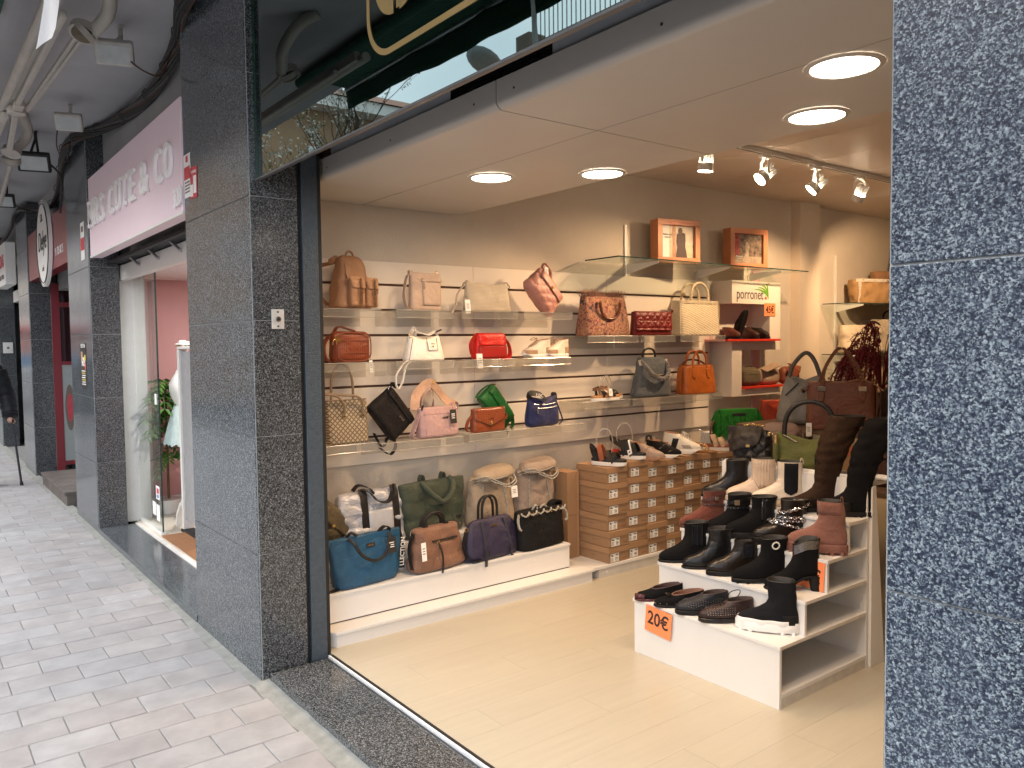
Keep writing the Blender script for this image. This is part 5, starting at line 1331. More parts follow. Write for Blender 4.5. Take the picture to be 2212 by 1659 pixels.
L = fabric('black_nylon', (.014,.012,.012), .6)
t = bag('messenger_bag', 'black nylon messenger bag tipped on its corner', 2.27, 1.22, 92, tilt=52, centre=.10)
B = Body(.27,.085,.195, topw=.96, topd=.55, e=4, belly=.12, rb=.02, lump=.006, seed=9); B.build(t, L)
B.patch(t, 'top_flap', L, -.125,.125,.15,.196,.005); text('logo', 'armi', .022, M_chrome, t, (.05,B.fy(.05,.11)-.0045,.115), (R(90),0,0), ext=.001, bold=.0012)
rp(t, 'strap', L, spline([(.13,0,.02),(.17,.0,-.0),(.19,.02,-.05),(.12,.03,-.07)],5), (0,1,0), .032); rp(t, 'strap', L, spline([(.10,.02,-.0),(.12,.02,-.06),(.02,.02,-.05)],5), (0,1,0), .03)
ringp(t, 'ring', M_chrome, (-.125,-.02,.18), .012, .002); rp(t, 'strap', L, spline([(-.125,-.01,.18),(-.14,-.01,.22),(-.10,0,.215)],4), (0,1,0), .03)
L = fabric('blush_nylon', (.47,.30,.29), .6); LP = fabric('peach_strap', (.58,.36,.24), .7)
t = bag('crossbody_bag', 'pale pink crossbody bag with a wide peach strap looped above', 2.575, 1.061, 96, x=-4.10)
B = Body(.275,.085,.185, topw=.98, topd=.55, e=4.5, belly=.14, rb=.02, lump=.006, seed=12); B.build(t, L)
tp(t, 'zip_seam', L, [(x, B.fy(x,.145)-.003, .145) for x in [-.12+i*.02 for i in range(13)]], .002, 6)
text('logo', 'armi', .022, M_chrome, t, (.03,B.fy(.03,.12)-.004,.113), (R(90),0,0), ext=.001, bold=.0012)
tp(t, 'side_seam', L, B.path([(-.105,.02),(-.108,.16)],.003), .002, 6)
rp(t, 'wide_strap', LP, spline([(-.13,.04,.17),(-.10,.06,.26),(-.02,.06,.325),(.03,.055,.30),(.10,.05,.22),(.17,.04,.18)],6), (0,.6,1) if 0 else (.2,.3,1), .055, .004)
rp(t, 'wide_strap', fabric('peach_dull', (.46,.31,.25), .7), spline([(-.09,.03,.18),(-.07,.05,.25),(-.02,.05,.30),(.01,.05,.24),(.0,.04,.18)],6), (.3,.5,.6), .045, .004)
tp(t, 'hook', M_gold, [(-.005,.03,.325),(.01,.03,.345)], .006); tp(t, 'hook', M_blackm, [(-.125,-.02,.17),(-.115,-.02,.20)], .006)
rp(t, 'side_strap', L, spline([(-.135,0,.15),(-.165,-.01,.08),(-.19,-.01,.02),(-.16,-.02,.0)],5), (0,1,0), .04)
price_tag(t, (.075,-.052,.165), .085, .045, M_ink); bp(t, 'tag_sticker', M_paper, (.063,-.056,.085),(.087,-.0548,.14),.0001)
ringp(t, 'ring', M_chrome, (.135,0,.18), .012, .002); rp(t, 'knot', L, spline([(.09,.0,.18),(.12,-.01,.21),(.15,.0,.19),(.145,0,.16)],4), (0,1,0), .025)
L = pattern_mat('croc_leather', (.07,.016,.008), (.27,.075,.035), 'croc', 52, .22); L2 = leather('cognac', (.23,.06,.025), .3)
t = bag('flap_bag', 'cognac crocodile print flap bag with gold lock', 2.945, 1.069, 97, x=-4.09)
B = Body(.255,.06,.15, topw=1., topd=.7, e=6, belly=.05, rb=.008); B.build(t, L2)
B.patch(t, 'flap', L, -.127,.127,.055,.15,.005, nx=20, zf=lambda u,v: -(1-v)*(.022*(1-abs(u)) - .028*abs(u)**1.0) )
bp(t, 'lock_plate', M_gold, (-.008,B.fy(0,.05)-.011,.030),(.008,B.fy(0,.05)-.006,.062)); ringp(t, 'lock_ring', M_gold, (0,B.fy(0,.06)-.010,.058), .008, .0025)
text('logo', 'carmela', .014, M_gold, t, (0,B.fy(0,.09)-.0085,.078), (R(90),0,0), ext=.0005)
rp(t, 'strap', L2, spline([(-.125,.0,.11),(-.16,.0,.07),(-.175,-.01,.02),(-.12,-.02,.0)],5), (0,1,0), .028); ringp(t, 'ring', M_gold, (-.13,0,.115), .010, .002); ringp(t, 'ring', M_gold, (.132,0,.12), .010, .002)
rp(t, 'strap', L2, spline([(.13,.0,.12),(.145,-.01,.09),(.12,-.03,.07)],4), (0,1,0), .02)
L = leather('green_leather', (.008,.10,.022), .4, var=.3)
t = bag('baguette_bag', 'emerald green flap bag tilted behind the crocodile bag', 3.085, 1.205, 95, x=-4.19, tilt=50, centre=.075)
B = Body(.29,.07,.15, topw=.97, topd=.6, e=5, belly=.08, rb=.012); B.build(t, L)
B.patch(t, 'flap', L, -.135,.135,.085,.152,.005); bp(t, 'clasp', M_gold, (-.006,B.fy(0,.09)-.012,.075),(.010,B.fy(0,.09)-.006,.095))
tp(t, 'edge', L, B.path([(-.135,.086),(0,.086),(.135,.086)],.008), .002, 5); tp(t, 'hook', M_gold, [(-.14,0,.14),(-.12,-.01,.165)], .005)
rp(t, 'strap', L, spline([(.14,0,.14),(.17,-.02,.09),(.16,-.03,.02)],5), (0,1,0), .03); rp(t, 'strap', L, spline([(-.145,.01,.13),(-.16,.01,.06),(-.15,.02,.0)],4), (0,1,0), .02); tp(t, 'hook', M_chrome, [(.135,-.02,.02),(.165,-.03,.05),(.17,-.03,.01)], .005)
L = fabric('navy_nylon', (.012,.018,.085), .5); 
t = bag('shoulder_bag', 'navy nylon shoulder bag with two silver zips', 3.40, 1.069, 98, x=-4.10)
B = Body(.32,.09,.205, botw=.95, topw=.86, topd=.4, e=3.6, belly=.2, rb=.03, sag=.035, lump=.007, seed=21); B.build(t, L)
for z_, x0, x1 in ((.163,-.105,.10),(.135,-.085,.115)): tp(t, 'zip', M_chrome, [(lerp(x0,x1,i/8), B.fy(lerp(x0,x1,i/8),z_)-.004, z_-.03*(z_/.205)**2*(1-(lerp(x0,x1,i/8)/.15)**2)) for i in range(9)], .0028, 6)
tp(t, 'zip_pull', M_chrome, [(-.087,B.fy(-.09,.13)-.008,.12),(-.09,B.fy(-.09,.1)-.01,.09)], .003)
text('logo', 'TON', .012, M_chrome, t, (.02,B.fy(.02,.1)-.005,.092), (R(90),0,0), ext=.001)
rp(t, 'lettered_strap', M_black, spline([(-.135,0,.19),(-.13,-.02,.225),(-.06,-.04,.215),(.0,-.04,.175)],5), (0,.5,1), .04, .004)
text('strap_text', 'LLEC', .032, M_paper, t, (-.075,-.052,.20), (R(75),R(8),0), ext=.0004)
rp(t, 'strap', L, spline([(.14,0,.17),(.165,-.01,.10),(.19,-.015,.03),(.15,-.02,.002)],5), (0,1,0), .012); rp(t, 'strap_loop', M_black, arch(.10,.14,.0,.17,.05), (0,1,0), .025)
# ---- far section
L = pattern_mat('tapestry_cloth', (0,0,0), (1,1,1), 'tapestry', 24, .9)
t = bag('tapestry_bag', 'floral tapestry tote with feathery top and curved wooden handle', 4.02, 1.669, 90, x=-4.15)
B = Body(.40,.15,.28, botw=1.02, topw=.88, topd=.5, e=4.5, belly=.08, rb=.015, lump=.006, seed=30); B.build(t, L)
wood = pm('horn_wood', (.12,.04,.02), .25, var=.6, scale=25)
tp(t, 'handle', wood, [(.085*math.copysign(abs(math.cos(a))**.7,math.cos(a)), -.075, .235-.115*math.sin(a)) for a in [i*math.pi/16 for i in range(17)]], .0095, 10)
for s in (-1,1): tp(t, 'handle_mount', M_gold, [(s*.085,-.055,.225),(s*.085,-.075,.25)], .006)
fb = MB(); rnd = random.Random(3)
for i in range(700):
    x = rnd.uniform(-.175,.175); p = V(x, rnd.uniform(-.035,.03), .272); d = V(rnd.gauss(0,.5), rnd.gauss(0,.5), 1).normalized()*rnd.uniform(.03,.07)*(1 if abs(x) > .05 else .75)
    s_ = V(.0022,.001,0); fb.add([p-s_, p+s_, p+d+s_*.4, p+d-s_*.4], [(0,1,2,3)])
fb.build('feather_trim', fabric('feather', (.18,.08,.055), .9, var=.6), t)
L = leather('oxblood', (.17,.016,.014), .4)
t = bag('clutch_bag', 'dark red clutch with stitched triangle quilting', 4.50, 1.669, 88, x=-4.13)
B = Body(.34,.075,.18, topw=.98, topd=.7, e=5, belly=.1, rb=.02); B.build(t, L)
def tri(x, z):
    g = .075; a = abs(math.sin(math.pi*(x*1.2+z)/g)); b = abs(math.sin(math.pi*(x*1.2-z)/g)); c = abs(math.sin(math.pi*z/(g*.75)))
    return .008*min(a, b, c)**.5
B.patch(t, 'quilted_flap', L, -.165,.165,.04,.182,.004, nx=60, nz=36, disp=tri, wf=lambda v: .95+.05*min(1,v*4))
bp(t, 'logo_plate', M_gold, (-.015,B.fy(0,.08)-.0135,.074),(.015,B.fy(0,.08)-.012,.078),.0001); rp(t, 'strap', L, spline([(.165,0,.15),(.19,-.01,.19),(.17,-.01,.20)],4), (0,1,0), .02); ringp(t, 'ring', M_gold, (.175,0,.14), .011, .002)
L = pattern_mat('straw_weave', (.46,.36,.22), (.74,.64,.46), 'weave', 26, .8); L2 = fabric('straw_handle', (.60,.50,.34), .8, bump=.8)
t = bag('tote_bag', 'cream woven straw tote with two arched handles', 5.03, 1.669, 86, x=-4.15)
B = Body(.385,.15,.275, botw=.96, topw=1.0, topd=.75, e=7, belly=.03, rb=.012, rt=.004); B.build(t, L)
for y_ in (-.05,.05): tp(t, 'handle', L2, arch(-.085,.085,y_,.25,.165,0,18,.6), .010)
rp(t, 'top_band', L2, B.path([(x,.262) for x in [-.18+i*.03 for i in range(13)]],.004), (0,0,1), .022, .003)
for s in (-1,1): tp(t, 'corner_seam', L2, [(s*.188,-.055,.01),(s*.19,-.05,.265)], .004, 6)
L = fabric('slate_nylon', (.105,.115,.125), .6)
t = bag('backpack', 'slate grey backpack with a grey chunky rope chain', 4.51, 1.209, 88, x=-4.14)
B = Body(.31,.12,.30, botw=1.08, topw=.74, topd=.5, e=3.8, belly=.1, rb=.02, lump=.008, seed=40); B.build(t, L)
tp(t, 'zip', M_gold, B.path([(x,.165) for x in (-.06,-.03,0,.03,.07)],.004), .0025, 6); tp(t, 'top_handle', M_black, arch(-.06,.055,.02,.29,.075,0,14,.6), .008)
rope = fabric('rope_grey', (.24,.22,.21), .85, bump=1., var=.5)
P = spline([(-.115,-.02,.27),(-.10,-.075,.22),(-.06,-.09,.17),(.02,-.095,.135),(.075,-.09,.16),(.105,-.06,.22),(.115,-.02,.27)],6)
for k in (0,1,2): tp(t, 'rope_strand', rope, [p + V(0,.011*math.cos(i*.85+k*2.1),.011*math.sin(i*.85+k*2.1)) for i, p in enumerate(P)], .0095, 8)
for s in (-1,1): tp(t, 'rope_end', pm('cream_cap', (.65,.58,.47), .5), [(s*.113,-.03,.24),(s*.118,-.02,.28)], .014)
rp(t, 'side_strap', L, [(-.16,0,.06),(-.175,-.01,.03),(-.16,-.02,.015)], (0,1,0), .02)
L = leather('orange_leather', (.38,.10,.018), .38)
t = bag('handbag', 'orange leather structured handbag with round handles', 5.02, 1.209, 84, x=-4.13)
B = Body(.30,.15,.225, botw=1., topw=.92, topd=.55, e=5, belly=.04, rb=.01, lump=.002); B.build(t, L)
for y_ in (-.04,.04): tp(t, 'handle', L, arch(-.065,.065,y_,.175,.165,0,18,.55), .008)
for s in (-1,1):
    B.patch(t, 'handle_tab', L, s*.065-.016, s*.065+.016, .125,.20,.004, nx=4, wf=lambda v: .55+.45*min(1,v*3)); tp(t, 'seam', L, B.path([(s*.105,.01),(s*.10,.215)],.002), .0025, 6)
rp(t, 'top_flap', L, [(x,0,.226) for x in (-.13,-.06,.0,.06,.13)], (0,1,0), .08, .004); tp(t, 'shoulder_strap', leather('dark_brown_strap', (.06,.02,.012), .5), spline([(-.13,.03,.20),(-.05,.04,.265),(.06,.04,.26),(.14,.03,.21)],5), .008)
rp(t, 'side_gusset_strap', L, spline([(-.145,0,.21),(-.175,-.02,.12),(-.18,-.02,.03)],4), (0,1,0), .05)

# ---------------------------------------------------------------- bags on the platform
Gf, Gb = 'bags in the front row on the platform', 'bags in the back row on the platform'
PZ = .3025
o = MB().box(-4.312,-4.075,1.72,3.52,.3025,.452).build('rear_riser', M_white); tag(o, 'hidden white riser behind the front row of bags on the platform', 'riser')
L = leather('petrol_blue', (.018,.085,.17), .42, bump=.4, var=.15); 
t = bag('tote_bag', 'petrol blue tote with black looped handles and hangtag', 2.01, PZ, 97, x=-3.975, group=Gf)
B = Body(.40,.13,.275, botw=.86, topw=1.02, topd=.28, e=3.4, belly=.16, rb=.025, rt=.004, lump=.012, seed=50); B.build(t, L)
rp(t, 'top_fold', L, [(x, B.fy(x,.25)-.004, .255+.006*math.sin(x*20)) for x in [-.19+i*.02 for i in range(20)]], (0,0,1), .035, .004)
bk = leather('black_strap', (.014,.013,.013), .45)
tp(t, 'handle', bk, spline([(-.11,-.03,.27),(-.095,-.06,.25),(-.06,-.08,.18),(.0,-.085,.14),(.06,-.085,.155),(.10,-.075,.22),(.105,-.05,.27)],6), .0085); tp(t, 'handle', bk, spline([(-.10,.0,.275),(-.085,-.02,.30),(-.06,-.03,.28)],4), .008); rp(t, 'handle_loop', bk, spline([(.07,-.01,.27),(.10,-.02,.30),(.13,-.02,.285),(.12,-.01,.26)],4), (0,1,0), .03, .006)
bp(t, 'logo_patch', M_ink, (-.01,B.fy(.015,.215)-.006,.205),(.035,B.fy(.015,.215)-.002,.228),.0005); text('logo', 'armi', .016, M_gold, t, (.0125,B.fy(.015,.215)-.0065,.212), (R(90),0,0), ext=.0003)
price_tag(t, (.105,-.08,.245), .085, .05, M_ink); text('tag_text', 'armi', .013, M_paper, t, (.105,-.0865,.175), (R(90),0,0), ext=.0003)
rp(t, 'webbing_strap', bk, spline([(-.20,.01,.25),(-.225,.0,.16),(-.22,-.01,.03),(-.20,-.02,.006),(-.15,-.02,.012)],6), (0,1,0), .032, .004); text('strap_text', 'DN', .03, M_paper, t, (-.222,-.03,.155), (R(90),R(-90),0), ext=.0003)
rp(t, 'webbing_strap', bk, spline([(.205,.03,.26),(.225,.02,.15),(.215,.01,.03)],6), (.9,-.4,0), .036, .004); text('strap_text', 'LLECTION', .036, M_paper, t, (.226,-.008,.13), (R(90),R(-86),0), ext=.0004, bold=.001)
L = fabric('mocha_nylon', (.215,.11,.07), .45, var=.15)
t = bag('puffer_bag', 'mocha brown padded handbag with a long zip pull', 2.47, PZ, 97, x=-3.98, group=Gf)
B = Body(.355,.16,.255, botw=1.03, topw=.86, topd=.5, e=3.6, belly=.14, rb=.03, rt=.02, rows=3, qd=.008, lump=.014, seed=61, nz=34); B.build(t, L)
tp(t, 'zip', bk, B.path([(x,.178) for x in (-.065,-.02,.03,.075,.11)],.005), .006, 8); rp(t, 'zip_pull', bk, spline([(-.03,B.fy(-.03,.17)-.012,.165),(-.025,-.098,.11),(-.02,-.10,.05),(-.022,-.095,-.01)],4), (1,0,0), .010, .004); ringp(t, 'zip_ring', M_gold, (-.032,B.fy(-.03,.17)-.012,.170), .008, .002)
tp(t, 'handle', bk, arch(-.075,.07,.01,.245,.085,-.02,16,.65), .0085); tp(t, 'handle', bk, arch(-.07,.075,.04,.245,.07,.0,16,.65), .0085)
for x in (-.075,.07): bp(t, 'handle_base', bk, (x-.014,-.02,.245),(x+.014,.02,.265))
for s in (-1,1): ringp(t, 'ring', M_chrome, (s*.165,-.01,.235), .013, .0025)
price_tag(t, (-.145,-.085,.19), .105, .032); rp(t, 'webbing_strap', bk, spline([(-.165,-.02,.235),(-.195,-.02,.15),(-.185,-.03,.03)],5), (0,1,0), .03)
L = leather('navy_leather', (.028,.024,.058), .48, bump=.5)
t = bag('doctor_bag', 'dark navy dome bag with tall handle and buckled straps', 2.87, PZ, 97, x=-3.98, group=Gf)
B = Body(.40,.16,.245, botw=1., topw=.72, topd=.3, e=3., belly=.16, bellyw=.05, rb=.03, rt=.02, lump=.012, seed=71, wp=2.2); B.build(t, L)
nv = leather('navy_strap', (.035,.035,.055), .45)
for s in (-1,1):
    rp(t, 'belt', nv, B.path([(s*.085,.235),(s*.09,.18),(s*.095,.11),(s*.098,.05)],.004) + [(s*.10,-.086,.0),(s*.10,-.085,-.03)], (1,0,0), .018, .004)
    bx = MB(); 
    for a, b in (((-.012,.035),(.012,.035)),((-.012,.075),(.012,.075)),((-.012,.035),(-.012,.075)),((.012,.035),(.012,.075))): bx.cyl((s*.097+a[0],-.096,a[1]),(s*.097+b[0],-.096,b[1]),.0022,6)
    bx.build('buckle', M_blackm, t)
    ringp(t, 'ring', M_gold, (s*.19,-.02,.20), .012, .0025)
tp(t, 'handle', bk, arch(-.058,.058,.0,.235,.145,0,18,.45), .008); tp(t, 'handle', bk, arch(-.055,.06,.04,.235,.135,0,18,.45), .008)
text('logo', 'armi', .022, M_gold, t, (0,B.fy(0,.2)-.006,.196), (R(90),0,0), ext=.001, bold=.001)
rp(t, 'wrist_loop', nv, spline([(.19,-.02,.19),(.21,-.06,.08),(.24,-.085,-.02),(.29,-.10,-.075),(.30,-.10,-.05),(.24,-.09,.01),(.215,-.08,.04)],6), (.4,.9,0), .018, .004); rp(t, 'webbing_strap', bk, spline([(-.195,-.02,.19),(-.22,-.03,.10),(-.19,-.05,.02),(-.13,-.08,.02)],5), (0,1,0), .026)
L = fabric('black_neoprene', (.012,.012,.013), .65)
t = bag('bucket_bag', 'black tote laced with black and white rope through gold eyelets', 3.265, PZ, 97, x=-3.985, group=Gf)
B = Body(.37,.16,.25, botw=.98, topw=1., topd=.55, e=4, belly=.06, rb=.015, lump=.008, seed=81); B.build(t, L)
rpm = pattern_mat('rope_bw', (.02,.02,.02), (.55,.53,.48), 'weave', 60, .8)
P = [(-.19+.38*i/24, -.055+.012*math.sin(i*1.6), .235+.012*math.cos(i*1.6)) for i in range(25)]; tp(t, 'lacing_rope', rpm, P, .006, 7)
for x in (-.13,-.09,-.06,.03,.07,.11,.145): ringp(t, 'eyelet', M_gold, (x,B.fy(x,.232)-.003,.228), .009, .003)
for s in (-1,1): rp(t, 'end_loops', rpm, spline([(s*.18,-.02,.235),(s*.205,-.04,.20),(s*.205,-.05,.16),(s*.19,-.05,.14)],4), (0,1,0), .012, .01)
tp(t, 'rope_knot', rpm, spline([(-.07,-.02,.245),(-.06,-.03,.275),(-.03,-.02,.27),(-.03,-.02,.245)],4), .007); tp(t, 'rope_knot', rpm, arch(.0,.05,-.02,.245,.02), .007)
rp(t, 'folded_handle', L, spline([(.09,.0,.24),(.12,-.01,.275),(.17,-.01,.27),(.175,0,.235)],4), (0,1,0), .05, .012)
# back row
RZ = .4525
L = fabric('olive_quilt', (.085,.065,.032), .5, var=.2)
t = bag('quilted_bag', 'olive brown quilted bag leaning beside the steel post', 1.85, .64, 97, x=-4.14, tilt=40, centre=.12, group=Gb)
B = Body(.32,.14,.22, topw=.95, topd=.6, e=3.2, belly=.15, rb=.04, rt=.03, diag=.085, qd=.008, ns=80, nz=30, lump=.01, seed=90); B.build(t, L)
B.patch(t, 'flap', L, -.14,.14,.11,.22,.006, disp=lambda x,z: .005*min(abs(math.sin(math.pi*(x+z)/.085)),abs(math.sin(math.pi*(x-z)/.085)))**.5, nx=24, nz=12); bp(t, 'clasp', M_gold, (-.01,-.105,.10),(.01,-.095,.12))
rp(t, 'strap', leather('olive_strap', (.05,.045,.03), .5), spline([(-.15,0,.05),(-.19,0,-.06),(-.10,0,-.14)],4), (0,1,0), .03)
L = pm('silver_nylon', (.46,.47,.51), .32, metal=.15, var=.12, scale=7, bump=.5, bscale=40, wr=.8, wscale=14)
t = bag('puffer_tote', 'shiny silver grey puffer tote with black webbing straps', 2.175, RZ, 97, x=-4.17, group=Gb)
B = Body(.45,.14,.33, botw=.94, topw=1., topd=.6, e=3.6, belly=.1, rb=.03, rt=.03, rows=5, qd=.008, lump=.024, seed=100, nz=44); B.build(t, L)
for x in (-.095,.095): rp(t, 'webbing', bk, B.path([(x,.02),(x,.08),(x,.14),(x,.20),(x,.26),(x,.31)],.009) + [(x,-.03,.345)], (1,0,0), .04, .004)
B.patch(t, 'smooth_panel', pm('silver_flat', (.50,.51,.54), .4, metal=.1), -.074,.074,.02,.22,.007)
rp(t, 'handle', bk, spline([(-.095,-.03,.345),(-.06,-.06,.32),(-.02,-.075,.27),(.04,-.08,.262),(.085,-.05,.31),(.095,-.03,.345)],5), (0,1,.2), .03, .005); rp(t, 'handle', bk, spline([(-.13,0,.335),(-.10,-.01,.365),(-.05,-.03,.345),(-.03,-.05,.31)],4), (0,1,.2), .03, .005)
L = fabric('forest_nylon', (.045,.058,.038), .6)
t = bag('padded_tote', 'dark forest green padded tote with soft folded handles', 2.575, RZ, 97, x=-4.175, group=Gb)
B = Body(.44,.13,.335, botw=.92, topw=1.04, topd=.45, e=4, belly=.1, rb=.03, rt=.004, rows=3, qd=.008, lump=.010, seed=110, nz=34); B.build(t, L)
P = spline([(-.095,-.03,.335),(-.08,-.06,.30),(-.03,-.08,.24),(.02,-.085,.21),(.08,-.08,.25),(.115,-.05,.31),(.105,-.02,.345)],6); tp(t, 'handle', L, P, .017, 10)
for x in (-.06,.09): rp(t, 'handle_loop', L, arch(x-.014,x+.014,.02,.325,.045), (0,1,0), .03, .008)
for x in (-.085,.10): tp(t, 'panel_seam', L, B.path([(x,.03),(x,.15),(x,.31)],.004), .003, 6)
bp(t, 'logo_patch', M_ink, (.125,B.fy(.14,.1)-.007,.085),(.165,B.fy(.14,.1)-.003,.105),.0005); text('logo', 'armi', .014, M_chrome, t, (.145,B.fy(.14,.1)-.0075,.091), (R(90),0,0), ext=.0003)
def flap_pack(label, cy, colr, rz, x, h, seed, tagged):
    L = fabric('neoprene%d' % seed, colr, .7, bump=.2)
    t = bag('flap_backpack', label, cy, RZ, rz, x=x, group=Gb)
    B = Body(.36,.16,h, botw=1., topw=.86, topd=.55, e=3., belly=.12, rb=.04, rt=.02, lump=.010, seed=seed); B.build(t, L)
    for s in (-1,1): tp(t, 'cord_trim', rpm, B.path([(s*.085-.02,.02),(s*.10-.02,.12),(s*.085-.02,.22),(s*.07-.02,h-.03)],.004), .0045, 7)
    F_ = Body(.32,.17,.062, e=2.6, topd=.75, topw=.85, rb=.03, rt=.03, lump=.012, seed=seed+1); o = F_.build(t, L, 'top_flap'); o.location = (.01,-.025,h-.012); o.rotation_euler = (R(14), R(-6), 0)
    tp(o, 'flap_piping', rpm, [(.155*math.cos(a_), .083*math.sin(a_)-.003, .024) for a_ in [math.pi*(1+i/12) for i in range(13)]], .0035, 6)
    P = spline([(-.17,-.02,h-.02),(-.11,-.10,h+.005),(-.03,-.115,h-.03),(.05,-.12,h-.06),(.12,-.11,h-.03),(.13,-.05,h+.01)],6)
    tp(t, 'drawcord', rpm, P, .005, 7); tp(t, 'drawcord', rpm, [p+V(.01,.0,-.018) for p in P], .005, 7)
    if tagged: price_tag(t, (.10,-.12,h-.075), .075, .05)
    ringp(t, 'ring', M_gold, (-.15,-.05,h-.015), .014, .003)
    rp(t, 'strap', L, spline([(.17,.0,h-.05),(.20,.0,h-.15),(.19,0,.06)],4), (0,1,0), .03, .006)
flap_pack('sand taupe backpack with rope cord and white tag', 3.01, (.36,.28,.20), 95, -4.17, .325, 120, True)
flap_pack('greyer taupe backpack next to the shoe boxes', 3.385, (.30,.235,.19), 97, -4.18, .335, 131, False)
# ================================================================ SHOE BOXES
M_card = pm('kraft_card', (.31,.185,.10), .7, var=.07, scale=4, bump=.08, bscale=90)
M_lid = pm('kraft_lid', (.345,.205,.11), .7, var=.07, scale=4, bump=.08, bscale=90)
BXW, BYW, BZH = .298, .186, .108
me_body = MB().box(-BXW/2, BXW/2, -BYW/2, BYW/2, 0, .103).mesh('carton'); me_body.materials.append(M_card)
me_lid = MB().box(-BXW/2-.006, BXW/2+.006, -BYW/2-.006, BYW/2-.0005, .068, .1055).mesh('lid'); me_lid.materials.append(M_lid)
me_label = MB().box(BXW/2+.0005, BXW/2+.0012, -.078, -.0, .006, .062).mesh('label'); me_label.materials.append(M_paper)
bx = BXW/2+.0016
def print_mesh(num):
    b = MB()
    for i in range(9): b.box(bx-.0003, bx, -.030+i*.0028, -.0290+i*.0028+(.0008 if i % 3 else 0), .046, .058)
    b.add([(bx,y,z_) for y,z_ in ((-.073,.044),(-.050,.044),(-.050,.049),(-.060,.051),(-.064,.057),(-.071,.056))], [tuple(range(6))])
    for i in range(4): b.box(bx-.0003, bx, -.074, -.056+.004*(i%2), .012+i*.007, .0145+i*.007)
    b.box(bx-.0003, bx, -.032, -.012, .011, .0135)
    o = text('label_print', str(num), .026, M_ink, None, (0,0,0), (0,0,0), ext=.0002, bold=.0004)
    me = o.data; o0 = len(b.v)
    b.add([(bx, v.co.x-.024, v.co.y+.018) for v in me.vertices], [tuple(p.vertices) for p in me.polygons])
    bpy.data.objects.remove(o)
    m = b.mesh('label_print'); m.materials.append(M_ink); return m
PR = {n: print_mesh(n) for n in (36,37,38,39,40,41)}
b = MB(); 
_o = text('x', 'porronet', .012, M_inkg, None, ext=.0002); b.add([(BXW/2+.0006, v.co.x+.062, v.co.y+.018) for v in _o.data.vertices], [tuple(p.vertices) for p in _o.data.polygons])
b2 = MB(); b2.add([(v.co.x*.8, -BYW/2-.0006, v.co.y+.034) for v in _o.data.vertices], [tuple(p.vertices) for p in _o.data.polygons]); bpy.data.objects.remove(_o)
me_brand = b.mesh('carton_print'); me_side = b2.mesh('carton_print'); me_brand.materials.append(pm('ink_brown', (.10,.05,.025), .7)); me_side.materials.append(pm('ink_brown', (.10,.05,.025), .7))
ORD = ['first','second','third','fourth','fifth','sixth','seventh']
STK = [[40,41,36,37,38,39],[38,36,37,39,38,40],[40,37,36,38,39,41],[38,36,37,38,39,38],[40,37,39,41,38,37],[36,37,38,39,40,41],[38,39,37,40,36,41]]
TOPS = []
rnd = random.Random(5)
for i, st_ in enumerate(STK):
    y = 3.812 + i*.1925; dz = [.1083,.1125,.1078,.108,.110,.1085,.107][i]
    z = .1372
    for k, num in enumerate(reversed(st_)):
        lvl = 6-k
        lab = 'kraft shoe box size %d, %s from the top of the %s stack from the entrance' % (num, ['top','second','third','fourth','fifth','bottom'][lvl-1] if lvl in (1,6) else ORD[lvl-1], ORD[i])
        lab = lab.replace('top from the top', 'topmost').replace('bottom from the top', 'lowest')
        t = thing('shoe_box', lab, 'shoe box', (-3.953 + rnd.uniform(-.011,.011), y + rnd.uniform(-.003,.003), z), rnd.uniform(-1.6,1.6), group='kraft shoe boxes stacked by the wall')
        for me, nm in ((me_body,'carton'),(me_lid,'lid')):
            o = mkobj(nm, me, None, t)
            if dz > .109: o.scale = (1,1,dz/.108)
        lb = mkobj('label', me_label, None, t); mkobj('label_print', PR[num], None, lb); mkobj('carton_print', me_brand, None, t); mkobj('carton_print', me_side, None, t)
        z += dz
    TOPS.append(z)
for k in range(2):
    t = thing('shoe_box', '%s kraft shoe box standing on end beside the taupe backpack' % ('lower' if k == 0 else 'upper'), 'shoe box', (-4.16, 3.64, .138+k*.30), 0, group='shoe boxes stood on end')
    MB().box(-.06,.095,-.05,.035,0,.298).build('carton', M_card, t, bev=.001); MB().box(-.063,.098,.0352,.056,-.0,.2985).build('lid', M_lid, t, bev=.001)

